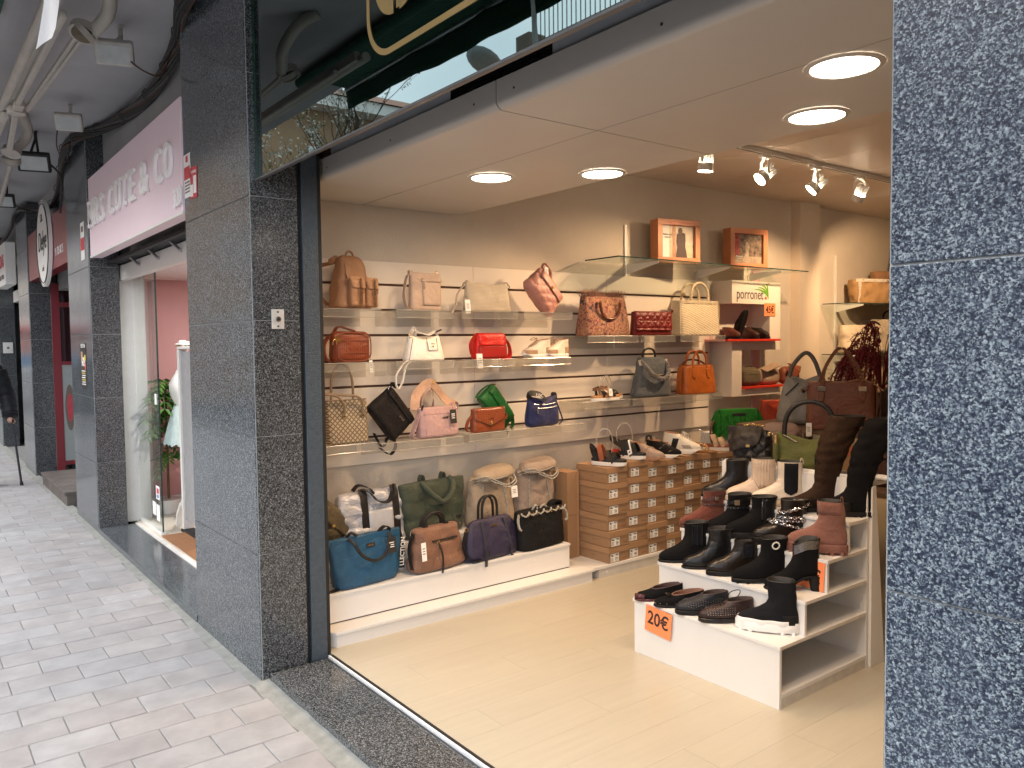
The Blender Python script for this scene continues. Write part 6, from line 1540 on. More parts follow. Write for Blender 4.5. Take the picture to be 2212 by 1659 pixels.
# ================================================================ SHOES
EX = 2.4
class Shoe:
    """stack of horizontal slices: (z, front x, back x, half width, foot shape 0..1)"""
    def __init__(s, prof, L=.25, lift=0., tiltc=0., n=36):
        k = L/.25; s.p = [(z, a*k, b*k, w, f) for z, a, b, w, f in prof]; s.L = L; s.lift = lift; s.tc = tiltc; s.n = n; s.H = prof[-1][0]
    def row(s, z):
        P = s.p
        if z <= P[0][0]: return P[0][1:]
        for i in range(len(P)-1):
            if z <= P[i+1][0]:
                u = (z-P[i][0])/(P[i+1][0]-P[i][0]); return tuple(lerp(P[i][j], P[i+1][j], u) for j in range(1,5))
        return P[-1][1:]
    def zx(s, x, z):
        u = max(0, min(1, (.25*s.L - x)/(.55*s.L))); u = u*u*(3-2*u)
        return z + s.lift*u + s.tc*max(0, z/s.H)**3*(-x/s.L)
    def hw(s, x, z):
        a, b, w, f = s.row(z); xc = (a+b)/2; rx = (a-b)/2; q = min(.9999, abs(x-xc)/max(rx, 1e-4))
        u = (x-b)/max(1e-4, a-b); uu = max(0, min(1, u/.6)); tap = lerp(1, lerp(.78, 1, uu*uu*(3-2*uu)), f)
        return w*tap*(1-q**EX)**(1/EX)
    def ring(s, z, sc=1., dz=0, grow=0):
        a, b, w, f = s.row(z); xc = (a+b)/2; rx = (a-b)/2*sc + grow; out = []
        for k in range(s.n):
            an = 2*math.pi*k/s.n; c, q = math.cos(an), math.sin(an)
            x = xc + rx*math.copysign(abs(c)**(2/EX), c); y = math.copysign(abs(q)**(2/EX), q)
            u = (x-b)/max(1e-4, a-b); uu = max(0, min(1, u/.6)); tap = lerp(1, lerp(.78, 1, uu*uu*(3-2*uu)), f)
            out.append(V(x, (w*sc+grow)*tap*y, s.zx(x, z)+dz))
        return out
    def levels(s, n=30):
        zs = sorted(set([r[0] for r in s.p] + [s.H*i/n for i in range(n+1)])); return zs
    def upper(s, t, mat, z0, name='upper', lining=None, lump=0., seed=0):
        rings = []
        for z in s.levels():
            r = s.ring(z, dz=z0)
            if lump: r = [p + V(lump*noise.noise((p.x*18+seed,p.y*18,p.z*25)), lump*noise.noise((p.x*18+seed,p.y*18+9,p.z*25)), 0)*min(1, max(0,(z-.05)/.05)) for p in r]
            rings.append(r)
        o = MB().loft(rings, True, False).build(name, mat, t, smooth=True, ang=70)
        top = s.H; rim = [s.ring(top, dz=z0), s.ring(top, .95, dz=z0+.0025), s.ring(top, .88, dz=z0-.001), s.ring(max(top-.03, top*.55), .80, dz=z0)]
        MB().loft(rim, False, True).build('lining', lining or M_black, t, smooth=True)
        return o
    def sole(s, t, mat, th, grow=.004, lug=0, name='sole', heel=0., heelx=.30, base=None, arch_=True, rock=0.):
        """flat or platform sole; with lift the shank rises to the heel"""
        r0 = s.ring(s.p[1][0], 1, 0, grow)
        top = [V(p.x, p.y, s.zx(p.x, 0)+th) for p in r0]; 
        def bot(sc, zz): return [V(p.x*sc, p.y*sc, s.zx(p.x, 0)*1.0 + zz + (rock*max(0, (p.x/s.L-.28))**1*1.2 if rock else 0)) for p in r0]
        rings = [bot(.97, 0 if not lug else lug*.6), bot(1, .003+(lug*.6 if lug else 0)), [p*1 for p in top], [V(p.x*.96, p.y*.96, p.z+.003) for p in top]]
        o = MB().loft(rings).build(name, mat, t, smooth=True, ang=35)
        if lug:
            lg = MB(); k = 0
            for i in range(s.n*1):
                p = r0[i]
                if i % 3 == 0: 
                    n_ = V(p.x, p.y, 0).normalized(); c = V(p.x, p.y, 0) - n_*.008
                    if abs(p.x) < .03*s.L/.25 and arch_ : continue
                    lg.cbox((c.x, c.y, s.zx(p.x,0)+lug*.5), (.013,.016,lug), Matrix.Rotation(math.atan2(n_.y,n_.x),3,'Z'))
            # cleats under the whole tread so it reads from below as well
            for xx in (-.4,-.28,-.16,.14,.26,.38): lg.cbox((xx*s.L,0,s.zx(xx*s.L,0)+lug*.5),(.016,s.hw(xx*s.L,.012)*1.6,lug))
            lg.build('tread', mat, t)
        if heel:
            hr = []
            for u, sc in ((0,.86),(.3,.84),(.8,.95),(1,1.02)):
                ring = []
                for k in range(20):
                    a = 2*math.pi*k/20; hx = -s.L/2 + heelx*s.L*.5
                    ring.append(V(hx + heelx*s.L*.5*sc*math.copysign(abs(math.cos(a))**.6, math.cos(a)) - .008*(1-u), s.hw(-s.L*.33,.012)*1.06*sc*math.copysign(abs(math.sin(a))**.6, math.sin(a)), lerp(0, heel, u)))
                hr.append(ring)
            MB().loft(hr).build('heel', mat, t, smooth=True, ang=35)
        return o
    def side(s, t, name, mat, x0, x1, z0, z1, zb, sgn, off=.002, nx=8, nz=10, xf=None, disp=None, th=.0015):
        rings = []
        for j in range(nz+1):
            z = lerp(z0, z1, j/nz); row = []
            for i in range(nx+1):
                x = lerp(x0, x1, i/nx)
                if xf: x = xf(x, j/nz)
                row.append(V(x, sgn*(s.hw(x, z)+off+(disp(x, z) if disp else 0)), s.zx(x, z)+zb))
            rings.append(row)
        o = MB().loft(rings, False, False, closed=False).build(name, mat, t, smooth=True, ang=60); m = o.modifiers.new('thick','SOLIDIFY'); m.thickness = th; m.offset = 0
        return o
    def line(s, pts, zb, sgn, off=.003): return [V(x, sgn*(s.hw(x, z)+off), s.zx(x, z)+zb) for x, z in pts]
    def loop(s, z, zb, grow=.004, tiltz=0.): return [V(p.x, p.y, p.z+tiltz*p.x) for p in s.ring(z, 1, zb, grow)]

BOOT = [(0,.116,-.116,.034,1),(.010,.124,-.124,.0405,1),(.026,.122,-.126,.042,1),(.040,.110,-.126,.0405,1),(.052,.088,-.125,.039,.9),(.064,.058,-.123,.037,.8),(.078,.030,-.120,.036,.6),(.095,.008,-.117,.0355,.3),(.120,-.004,-.116,.036,0),(.15,-.004,-.119,.039,0)]
def bootprof(H, top=(-.002,-.124,.044)): return BOOT[:9] + [(.145,-.005,-.117,.038,0),(H,*top,0)]
SNEAK = [(0,.116,-.118,.040,1),(.010,.123,-.124,.0435,1),(.026,.120,-.127,.043,1),(.038,.108,-.127,.041,1),(.050,.082,-.126,.039,1),(.062,.052,-.124,.037,.9),(.074,.024,-.122,.0355,.8),(.086,-.004,-.120,.034,.6),(.094,-.020,-.119,.034,.5)]
FLAT = [(0,.114,-.116,.034,1),(.008,.123,-.123,.039,1),(.018,.122,-.125,.040,1),(.028,.108,-.125,.039,1),(.036,.082,-.125,.036,1),(.043,.056,-.124,.034,1),(.050,.038,-.123,.033,1)]
OXF = [(0,.114,-.116,.036,1),(.010,.123,-.123,.041,1),(.024,.121,-.126,.042,1),(.036,.108,-.126,.040,1),(.048,.080,-.125,.038,1),(.058,.046,-.124,.036,1),(.066,.018,-.123,.034,1),(.074,.002,-.122,.033,1)]
GS = 'boots and shoes on the stepped stand'
def shoe_at(name, label, x, y, z, ang, group=GS): return thing(name, label, 'boot' if 'boot' in name else 'shoe', (x, y, z), ang, group=group)

LB = leather('boot_black', (.007,.007,.008), .3, bump=.12, wr=.2); SB = fabric('suede_black', (.007,.007,.008), .9, wr=.15); RB = pm('rubber_black', (.008,.008,.009), .55, spec=.25); 
LBB = leather('boot_black_brown', (.013,.009,.007), .28, bump=.12, wr=.15)
M_elastic = fabric('elastic_black', (.012,.013,.018), .8, bump=.8)
def stud_loop(t, S, z, zb, n=22, tiltz=0, mat=M_chrome, r=.0032, rng=None):
    P = S.loop(z, zb, .005, tiltz); b = MB()
    for i, p in enumerate(P):
        if i % 2 == 0: b.ball(p, r, 6, 4)
    b.build('studs', mat, t, smooth=True)
def belt(t, S, z, zb, mat, w=.014, tiltz=0, name='belt', th=.003, grow=.003):
    P = S.loop(z, zb, grow, tiltz); P.append(P[0]); return MB().ribbon(P, (0,0,1), w, th).build(name, mat, t, smooth=True)

z1, z2, z3, z4 = F+.2753, F+.4303, F+.5803, F+.7253
# step 1 : flats and the sock boot
D1 = -124
t = shoe_at('loafer', 'black suede loafer with burgundy toe at the left end of the lowest step', -2.690, 2.985, z1, D1+4)
S = Shoe(FLAT, .25, lift=.008, tiltc=.022); S.upper(t, SB, .008, lining=leather('insole_dark', (.06,.03,.03), .5)); S.sole(t, leather('burgundy_patent', (.06,.012,.018), .2), .009)
MB().loft([S.ring(z_, 1.0, .008, .0015) for z_ in (.004,.010,.018,.026,.030)], False, False).build('toe_cap', SB, t, smooth=True) if 0 else None
o = MB(); 
for sgn in (1,-1): S.side(t, 'toe_cap', leather('burgundy_patent', (.06,.012,.018), .2), .085, .1245, .002, .028, .008, sgn, .0022)
t = shoe_at('loafer', 'black suede moccasin with silver studs round its edge and bow', -2.560, 2.985, z1, D1)
S = Shoe(FLAT, .25, lift=.008, tiltc=.022); S.upper(t, SB, .008, lining=leather('insole_tan', (.18,.09,.06), .5)); S.sole(t, RB, .009); stud_loop(t, S, .014, .008, mat=M_chrome, r=.0024)
MB().ribbon(spline([V(.058,-.025,.055),V(.05,-.008,.062),V(.052,.008,.062),V(.058,.025,.055)],4), (1,0,.2), .016, .003).build('bow', SB, t); 
b = MB()
for k in range(5): b.ball((.06,-.02+.01*k,.058+.002*(k%2)),.0025,6,4)
b.build('bow_studs', M_gold, t, smooth=True)
t = shoe_at('slip_on', 'black slip on shoe with punched silver dots on the lowest step', -2.420, 2.985, z1, D1-2)
S = Shoe(OXF, .255, lift=.006, tiltc=.020); S.upper(t, leather('black_punch', (.012,.013,.018), .5, bump=.4), .016, lining=leather('insole_dark2', (.05,.03,.025), .5)); S.sole(t, RB, .018, lug=.0)
for sgn in (1,-1):
    b = MB()
    for r_ in range(3):
        for k in range(16):
            p = S.line([(lerp(-.09,.085,k/15), .028+.010*r_+.006*math.sin(k*.9))], .016, sgn, .0012)[0]; b.ball(p, .0022, 5, 4)
    b.build('dots', M_chrome, t)
b = MB()
for k in range(14): a = k/13*2-1; b.ball((.075-.03*a*a, .03*a, S.zx(.07,.0)+.016+.052-.012*a*a), .0016, 5, 4)
b.build('dots', M_chrome, t)
t = shoe_at('lace_shoe', 'dark brown lace shoe dotted with silver studs and shiny toe', -2.280, 2.985, z1, D1-3)
S = Shoe(OXF, .255, lift=.006, tiltc=.022); S.upper(t, leather('aubergine', (.028,.014,.014), .45), .016, lining=leather('insole_dark2', (.05,.03,.025), .5)); S.sole(t, leather('patent_black', (.012,.011,.012), .15), .018)
for sgn in (1,-1):
    b = MB()
    for r_ in range(4):
        for k in range(12): b.ball(S.line([(lerp(-.03,.092,k/11), .024+.009*r_)], .016, sgn, .0012)[0], .0028, 5, 4)
    b.build('studs', M_chrome, t)
for k in range(3): tp(t, 'lace', RB, [(.03-.016*k,-.022,.078+.004*k),(.03-.016*k,0,.086+.004*k),(.03-.016*k,.022,.078+.004*k)], .0024, 5)
tp(t, 'lace_loop', RB, spline([(.0,-.01,.09),(-.03,-.03,.125),(-.07,-.02,.135),(-.05,.0,.11),(-.0,.005,.092)],5), .0022, 5)
t = shoe_at('sock_boot', 'black knit sock boot on a thick wavy white sole', -2.085, 3.02, z1, -150)
S = Shoe(bootprof(.205,(.004,-.112,.046)), .265, lift=.0); S.upper(t, fabric('knit_black', (.014,.015,.018), .9, bump=.9), .030, lump=.004, seed=3)
ws = pm('white_rubber', (.80,.80,.79), .5, var=.03)
so_ = S.sole(t, ws, .042, grow=.006, lug=.012, name='wavy_sole')
for sgn in (1,-1): S.side(t, 'sole_wave', ws, -.125, .128, .0, .03, .030, sgn, .004, nx=26, nz=4, xf=None, disp=lambda x,z: .004*math.sin(x*70)); S.side(t, 'heel_counter', RB, -.128, -.07, .006, .055, .03, sgn, .003)
MB().loft([S.ring(z_, 1, .030, .0045) for z_ in (.0,.012,.022)], False, False).build('sole_rim', ws, t, smooth=True)
# step 2
D2 = -128; y2 = 3.185
t = shoe_at('ankle_boot', 'black suede pointed boot with side elastic on the second step', -2.700, y2, z2, D2)
S = Shoe(bootprof(.185), .262, lift=.012); S.upper(t, SB, .009); S.sole(t, RB, .009, heel=.020)
for sgn in (1,-1): S.side(t, 'elastic_gore', M_elastic, -.085, -.035, .07, .178, .009, sgn, .0015); [tp(t, 'gore_seam', LB, S.line([(x, .07+.108*i/6) for i in range(7)], .009, sgn, .0035), .0022, 5) for x in (-.085,-.06,-.035)]
t = shoe_at('ankle_boot', 'smooth black leather ankle boot second from left on the second step', -2.545, y2, z2, D2)
S = Shoe(bootprof(.180), .26, lift=.012); S.upper(t, LB, .009, lump=.006, seed=6); S.sole(t, RB, .009, heel=.021); belt(t, S, .176, .009, LB, .010)
t = shoe_at('ankle_boot', 'low black and brown leather ankle boot in the middle of the second step', -2.390, y2, z2, D2)
S = Shoe(bootprof(.135,(-.01,-.122,.041)), .262, lift=.008); S.upper(t, LBB, .018); S.sole(t, RB, .020, heel=.0)
for sgn in (1,-1): S.side(t, 'elastic_gore', M_elastic, -.088, -.04, .06, .130, .018, sgn, .0015); tp(t, 'gore_seam', LB, S.line([(-.038,.06),(-.036,.13)], .018, sgn, .003), .002, 5)
rp(t, 'pull_tab', LB, arch(-.135,-.12,0,.14,.025), (0,1,0), .018)
t = shoe_at('ankle_boot', 'black suede boot with a round pearl ring on its side', -2.240, y2, z2, D2)
S = Shoe(bootprof(.185), .262, lift=.010); S.upper(t, SB, .016); S.sole(t, RB, .018, lug=.006, heel=.0)
for sgn in (1,-1):
    b = MB()
    for k in range(12):
        a = k*math.pi/6; b.ball(S.line([(-.062+.016*math.cos(a), .155+.016*math.sin(a))], .016, sgn, .004)[0], .0042, 6, 5)
    b.build('pearl_ring', pm('pearl', (.85,.82,.74), .2), t, smooth=True)
t = shoe_at('heeled_boot', 'black suede boot with block heel and glittering cuff', -2.075, 3.195, z2, -138)
S = Shoe(bootprof(.170,(-.006,-.120,.043)), .245, lift=.062); S.upper(t, SB, .008); S.sole(t, RB, .008, heel=.068, heelx=.22)
gl = pm('glitter', (.20,.20,.22), .25, metal=.9, var=.9, scale=300)
MB().loft([S.ring(z_, 1, .008, .003) for z_ in (.125,.145,.168)], False, False).build('glitter_cuff', gl, t, smooth=True)
# step 3
D3 = -128; y3 = 3.36
t = shoe_at('ankle_boot', 'rust brown suede boot with studded strap at the left end', -2.720, y3, z3, D3)
SU = fabric('suede_rust', (.14,.042,.028), .85); ST_ = leather('strap_brown', (.07,.03,.025), .45)
S = Shoe(bootprof(.180), .25, lift=.010); S.upper(t, SU, .010); S.sole(t, leather('sole_rust', (.07,.03,.02), .6), .010, heel=.020); belt(t, S, .130, .010, ST_, .016, -.25, 'strap'); belt(t, S, .112, .010, ST_, .012, .1, 'strap'); stud_loop(t, S, .112, .010, tiltz=.1)
bp(t, 'buckle', M_chrome, (-.075,-.050,.150),(-.055,-.040,.170)); bp(t, 'buckle', M_chrome, (-.075,.042,.150),(-.055,.050,.170))
t = shoe_at('ankle_boot', 'black suede boot with studded strap and brass buckle', -2.560, y3, z3, D3)
S = Shoe(bootprof(.180), .25, lift=.010); S.upper(t, SB, .012); S.sole(t, RB, .012, heel=.022); belt(t, S, .138, .012, LB, .016, -.2, 'strap'); belt(t, S, .115, .012, LB, .012, .05, 'strap'); stud_loop(t, S, .115, .012, tiltz=.05)
for yy in (-.052,.044): bp(t, 'buckle', pm('brass_dull', (.40,.30,.20), .35, metal=.8), (-.05,yy,.150),(-.025,yy+.008,.175))
t = shoe_at('ankle_boot', 'black leather boot with front side zip and chunky sole', -2.415, y3, z3, D3)
S = Shoe(bootprof(.180), .262, lift=.0); S.upper(t, SB, .028); S.sole(t, RB, .030, lug=.012)
for sgn in (1,-1): tp(t, 'zip', M_blackm, S.line([(-.045,.07),(-.045,.12),(-.047,.175)], .028, sgn, .003), .005, 6); bp(t, 'zip_pull', M_chrome, (-.049,sgn*.043-.002,.165),(-.041,sgn*.043+.002,.19)); S.side(t, 'heel_panel', LB, -.12, -.055, .03, .17, .028, sgn, .0012)
t = shoe_at('ankle_boot', 'black boot wrapped in three silver chains on the third step', -2.255, y3+.01, z3, D3)
S = Shoe(bootprof(.185), .27, lift=.0); S.upper(t, LBB, .030); S.sole(t, RB, .032, lug=.010)
for z_, tz in ((.125,-.30),(.102,.0),(.086,.0),(.070,.25)): P = S.loop(z_, .03, .007, tz); chain(t, 'chain', M_chrome, P+[P[0]], .0085, .0026)
t = shoe_at('sock_boot', 'mocha knit sock boot with matching lug sole', -2.045, 3.345, z3, -152)
SK = fabric('knit_mocha', (.235,.105,.08), .85, bump=.7)
S = Shoe(bootprof(.205,(.0,-.108,.043)), .262); S.upper(t, SK, .042, lump=.003, seed=8); S.sole(t, pm('rubber_mocha', (.20,.085,.065), .6), .046, grow=.006, lug=.018)
for sgn in (1,-1): S.side(t, 'rib_cuff', SK, -.105, -.002, .145, .203, .042, sgn, .001, nx=52, nz=3, disp=lambda x,z: .0016*math.sin(x*700))
rp(t, 'pull_tab', SK, arch(-.112,-.10,0,.24,.028), (0,1,0), .016)
# step 4
D4 = -134; y4 = 3.525
t = shoe_at('ankle_boot', 'shiny black leather boot at the left end of the top step', -2.700, y4, z4, D4)
S = Shoe(bootprof(.180,(-.004,-.126,.045)), .255, lift=.010); S.upper(t, LB, .012); S.sole(t, RB, .012, heel=.020); [tp(t, 'side_seam', LB, S.line([(-.06,.05),(-.062,.175)], .012, s_, .001), .0022, 5) for s_ in (1,-1)]
SC = leather('cream_boot', (.62,.50,.40), .5); SCK = fabric('knit_cream', (.58,.46,.36), .85, bump=.6)
t = shoe_at('sock_boot', 'cream boot with ribbed knit shaft on the top step', -2.535, y4, z4, -140)
S = Shoe(bootprof(.205,(-.004,-.110,.042)), .262); S.upper(t, SC, .022); S.sole(t, pm('sole_cream', (.55,.44,.35), .6), .026, lug=.008)
for sgn in (1,-1): S.side(t, 'rib_panel', SCK, -.10, -.004, .05, .200, .022, sgn, .002, nx=56, nz=6, disp=lambda x,z: .0016*math.sin(x*420), xf=lambda x,v: x if v > .35 else lerp(-.055, x, .35+v*1.85))
MB().loft([S.ring(z_, 1, .022, .003) for z_ in (.165,.185,.204)], False, False).build('rib_cuff', SCK, t, smooth=True)
SW = leather('ivory_boot', (.68,.60,.50), .45)
t = shoe_at('chelsea_boot', 'ivory chelsea boot with black elastic side panel', -2.385, y4+.01, z4, -140)
S = Shoe(bootprof(.205,(.0,-.118,.045)), .262); S.upper(t, SW, .022); S.sole(t, pm('sole_cream', (.55,.44,.35), .6), .026, lug=.008)
for sgn in (1,-1): S.side(t, 'elastic_gore', M_elastic, -.098, -.030, .035, .200, .022, sgn, .002, xf=lambda x,v: x if v > .12 else lerp(-.064, x, math.sqrt(v/.12)))
rp(t, 'pull_tab', SW, arch(-.125,-.112,0,.215,.028), (0,1,0), .022); rp(t, 'pull_tab', RB, arch(-.012,.002,0,.215,.02), (0,1,0), .02)
def tall(label, x, y, ang, mat, low, bend, H=.44):
    t = shoe_at('tall_boot', label, x, y, z4, ang)
    prof = BOOT[:9] + [(.15,-.004,-.119,.041,0),(.22,.002,-.128,.049,0),(.30,.010,-.140,.057,0),(.38,.014,-.148,.061,0),(H,.016,-.150,.062,0)]
    S = Shoe(prof, .255); rings = []
    for z_ in S.levels(60):
        r = S.ring(z_, dz=.02); k = max(0, z_-.10)
        rings.append([p + V(bend*k*k*1.6, 0, 0) + V(p.x-r[0].x*.5-r[18].x*.5, p.y, 0).normalized()*.010*min(1,k*8)*noise.noise((p.x*14, p.y*14+x*9, z_*30)) for p in r])
    MB().loft(rings, True, False).build('shaft', mat, t, smooth=True, ang=70)
    k = H-.10; top = rings[-1]; c = sum(top, Vector())/len(top)
    MB().loft([top, [c+(p-c)*.9 for p in top], [c+(p-c)*.85-V(0,0,.05) for p in top]], False, True).build('lining', M_black, t, smooth=True)
    S.sole(t, RB, .022, lug=.006, heel=0)
    for sgn in (1,-1): S.side(t, 'foot_panel', low, -.02, .118, .006, .05, .02, sgn, .0012)
    MB().ball((-.10,-.038,.10),.004,6,5).build('stud', M_gold, t, smooth=True)
tall('tall dark brown suede boot leaning back on the top step', -2.185, 3.545, -128, fabric('suede_dbrown', (.032,.018,.012), .8, var=.3), LBB, -.50, .45)
tall('tall black suede boot leaning over at the right end of the top step', -2.030, 3.565, -140, SB, LB, -.60, .45)

# ================================================================ shoes on the boxes
GB = 'shoes shown on top of the shoe boxes'
def stand(t): 
    tp(t, 'acrylic_hoop', M_acre, spline([(-.06,-.02,.045),(-.08,-.02,.12),(-.05,-.01,.165),(.0,0,.165),(.03,0,.11),(.01,0,.03)],5), .0028, 6)
def sandal(name, label, x, y, z, ang, sole_m, bed_m, straps, th=.030, hoop=True, grp=GB, L=.25):
    t = thing(name, label, 'shoe', (x, y, z), ang, group=grp)
    S = Shoe(FLAT, L); r0 = S.ring(.010, 1, 0, .004)
    MB().loft([[V(p.x*.97,p.y*.97,.0+(.012*max(0,p.x/L-.3))) for p in r0], [V(p.x,p.y,.004+(.03*max(0,p.x/L-.3))) for p in r0], [V(p.x,p.y,th*.62) for p in r0]]).build('sole', sole_m, t, smooth=True, ang=35)
    MB().loft([[V(p.x*.99,p.y*.99,th*.62+.0005) for p in r0], [V(p.x*.99,p.y*.99,th) for p in r0], [V(p.x*.95,p.y*.95,th+.003) for p in r0]]).build('footbed', bed_m, t, smooth=True, ang=35)
    for sx, w, h, m, nm in straps:
        hw = S.hw(sx, .012)+.003; P = [V(sx - .032*math.sin(a), -hw*math.cos(a), th*.8 + h*math.sin(a)**.8) for a in [i*math.pi/12 for i in range(13)]]
        MB().ribbon(P, (1,0,.12), w, .004).build(nm, m, t, smooth=True)
    if hoop: stand(t)
    if grp == GB: t.scale = (1,1,1.45)
    return t
ws2 = pm('white_rubber', (.80,.80,.79), .5, var=.03); tanS = leather('tan_strap', (.30,.09,.04), .45); blkS = leather('black_strap2', (.012,.012,.012), .4); leo = pm('leopard', (.30,.20,.12), .6, var=.9, scale=90, c2=(.03,.02,.015))
SA = 26
t = sandal('sandal', 'black sandal with rust ankle strap on the nearest shoe boxes', -3.875, 3.80, TOPS[0]+.001, SA, ws2, blkS, [(.055,.05,.035,blkS,'toe_strap'),(.025,.03,.045,leo,'leopard_strap'),(-.035,.034,.072,tanS,'ankle_strap'),(-.09,.02,.05,blkS,'heel_strap')])
b = MB(); 
for i in range(14): a = R(30+i*9); b.ball((.055+.012*(i%3-1), -.043*math.cos(a), .026+.036*math.sin(a)**.8), .0028, 5, 4)
b.build('studs', M_gold, t)
rp(t, 'back_strap', blkS, spline([(-.06,-.03,.03),(-.12,-.025,.08),(-.135,0,.09),(-.12,.025,.08),(-.06,.03,.03)],4), (0,0,1), .018, .004)
t = sandal('sandal', 'black sandal with white and red accents beside the rust strapped one', -3.885, 4.00, TOPS[1]+.001, SA, ws2, blkS, [(.05,.06,.05,blkS,'toe_strap'),(.0,.06,.065,blkS,'instep_strap'),(.028,.03,.064,M_paper,'white_buckle_strap')])
rp(t, 'back_strap', leo, spline([(-.03,-.036,.06),(-.10,-.03,.085),(-.135,0,.10),(-.10,.03,.085),(-.03,.036,.06)],4), (0,0,1), .022, .004); S = Shoe(FLAT,.25); [S.side(t, 'heel_patch', M_red, -.124, -.07, .006, .02, .022, s_, .006) for s_ in (1,-1)]
def trainer(name, label, x, y, z, ang, mat, sole_m, acc, L=.265, grp=GB, laces=True, th=.026, lace_m=None):
    t = thing(name, label, 'shoe', (x, y, z), ang, group=grp)
    S = Shoe(SNEAK, L, tiltc=.028); S.upper(t, mat, th-.004, lining=pm('lining_tan', (.35,.18,.10), .8)); S.sole(t, sole_m, th, grow=.005, rock=.12)
    for sgn in (1,-1):
        for nm, m, x0, x1, za, zb, xf in acc: S.side(t, nm, m, x0*L/.25, x1*L/.25, za, zb, th-.004, sgn, .002, xf=xf)
    if laces:
        for k in range(5):
            u = k/4; x = lerp(.058,.0,u)*L/.25; zz = S.zx(x, lerp(.064,.092,u))+th-.001
            tp(t, 'lace', lace_m or M_paper, [(x-.004,-.022,zz-.007),(x,0,zz+.002),(x+.004,.022,zz-.007)], .0026, 5)
        if grp == GB: t.scale = (1,1,1.2)
        tp(t, 'lace_bow', lace_m or M_paper, spline([(0,0,.125),(.01,-.02,.135),(.03,-.028,.12),(.015,-.008,.12),(.01,.02,.13),(.03,.03,.115)],4), .0024, 5)
    return t
tpe = leather('taupe_shoe', (.36,.27,.22), .5)
t = trainer('slip_on', 'taupe slip on shoe with crossed straps on the boxes', -3.880, 4.18, TOPS[2]+.001, SA, tpe, leather('gum_sole', (.38,.22,.14), .6), [], laces=False)
for s_ in (-1,1): MB().ribbon([V(.06,s_*-.038,.05),V(.035,s_*-.012,.088),V(.01,s_*.02,.095),V(-.02,s_*.036,.07)], (1,0,.2), .026, .003).build('cross_strap', tpe, t, smooth=True)
t = trainer('slip_on', 'black slip on shoe with crossed grey straps and white sole', -3.885, 4.365, TOPS[3]+.001, SA, fabric('black_shoe_mesh', (.015,.015,.015), .8), ws2, [], laces=False)
for s_ in (-1,1): MB().ribbon([V(.055,s_*-.040,.05),V(.03,s_*-.012,.090),V(.005,s_*.02,.098),V(-.025,s_*.037,.07)], (1,0,.2), .022, .004).build('cross_strap', pm('grey_strap', (.12,.10,.085), .6), t, smooth=True)
MB().ribbon(spline([V(-.09,0,.11),V(-.10,0,.15),V(-.125,0,.15),V(-.13,0,.11)],4), (0,1,0), .03, .01).build('heel_loop', blkS, t, smooth=True)
wl_ = leather('white_trainer', (.74,.70,.62), .45, var=.05); gum = pm('gum_rubber', (.40,.20,.11), .6)
t = trainer('trainer', 'white trainer with black studded stripe and gum sole', -3.885, 4.565, TOPS[4]+.001, SA, wl_, ws2, [('side_stripe', blkS, -.07,-.03,.012,.07,lambda x,v: x+.02*v),('side_swoosh', pm('grey_suede', (.33,.29,.25), .8), .02,.075,.014,.034,lambda x,v: x-.02*v),('heel_patch', gum, -.122,-.085,.012,.045,None)], L=.285)
t = thing('sandal', 'flat tan sandal with gold chain near the end of the boxes', 'shoe', (-3.88, 4.77, TOPS[5]+.001), SA, group=GB)
S = Shoe(FLAT, .24); r0 = S.ring(.01,1,0,.003); MB().loft([[V(p.x,p.y,0) for p in r0],[V(p.x,p.y,.012) for p in r0],[V(p.x*.96,p.y*.96,.014) for p in r0]]).build('sole', leather('tan_sole', (.28,.14,.06), .6), t, smooth=True, ang=35)
chain(t, 'chain_strap', M_gold, spline([(.05,-.038,.015),(.045,-.02,.04),(.04,.0,.05),(.045,.02,.04),(.05,.038,.015)],5), .007, .002); chain(t, 'chain_strap', M_gold, spline([(.04,0,.05),(-.03,0,.07),(-.10,0,.06)],5), .007, .002); stand(t)
t = sandal('sandal', 'rust sandal with two pale woven straps behind the boxes', -3.90, 4.985, TOPS[6]+.001, SA+10, ws2, leather('rust_bed', (.30,.10,.06), .6), [(.055,.035,.045,pm('cork_strap', (.50,.36,.24), .8, var=.4, scale=60),'woven_strap'),(.0,.035,.06,pm('cork_strap', (.5,.36,.24), .8),'woven_strap')], hoop=False)
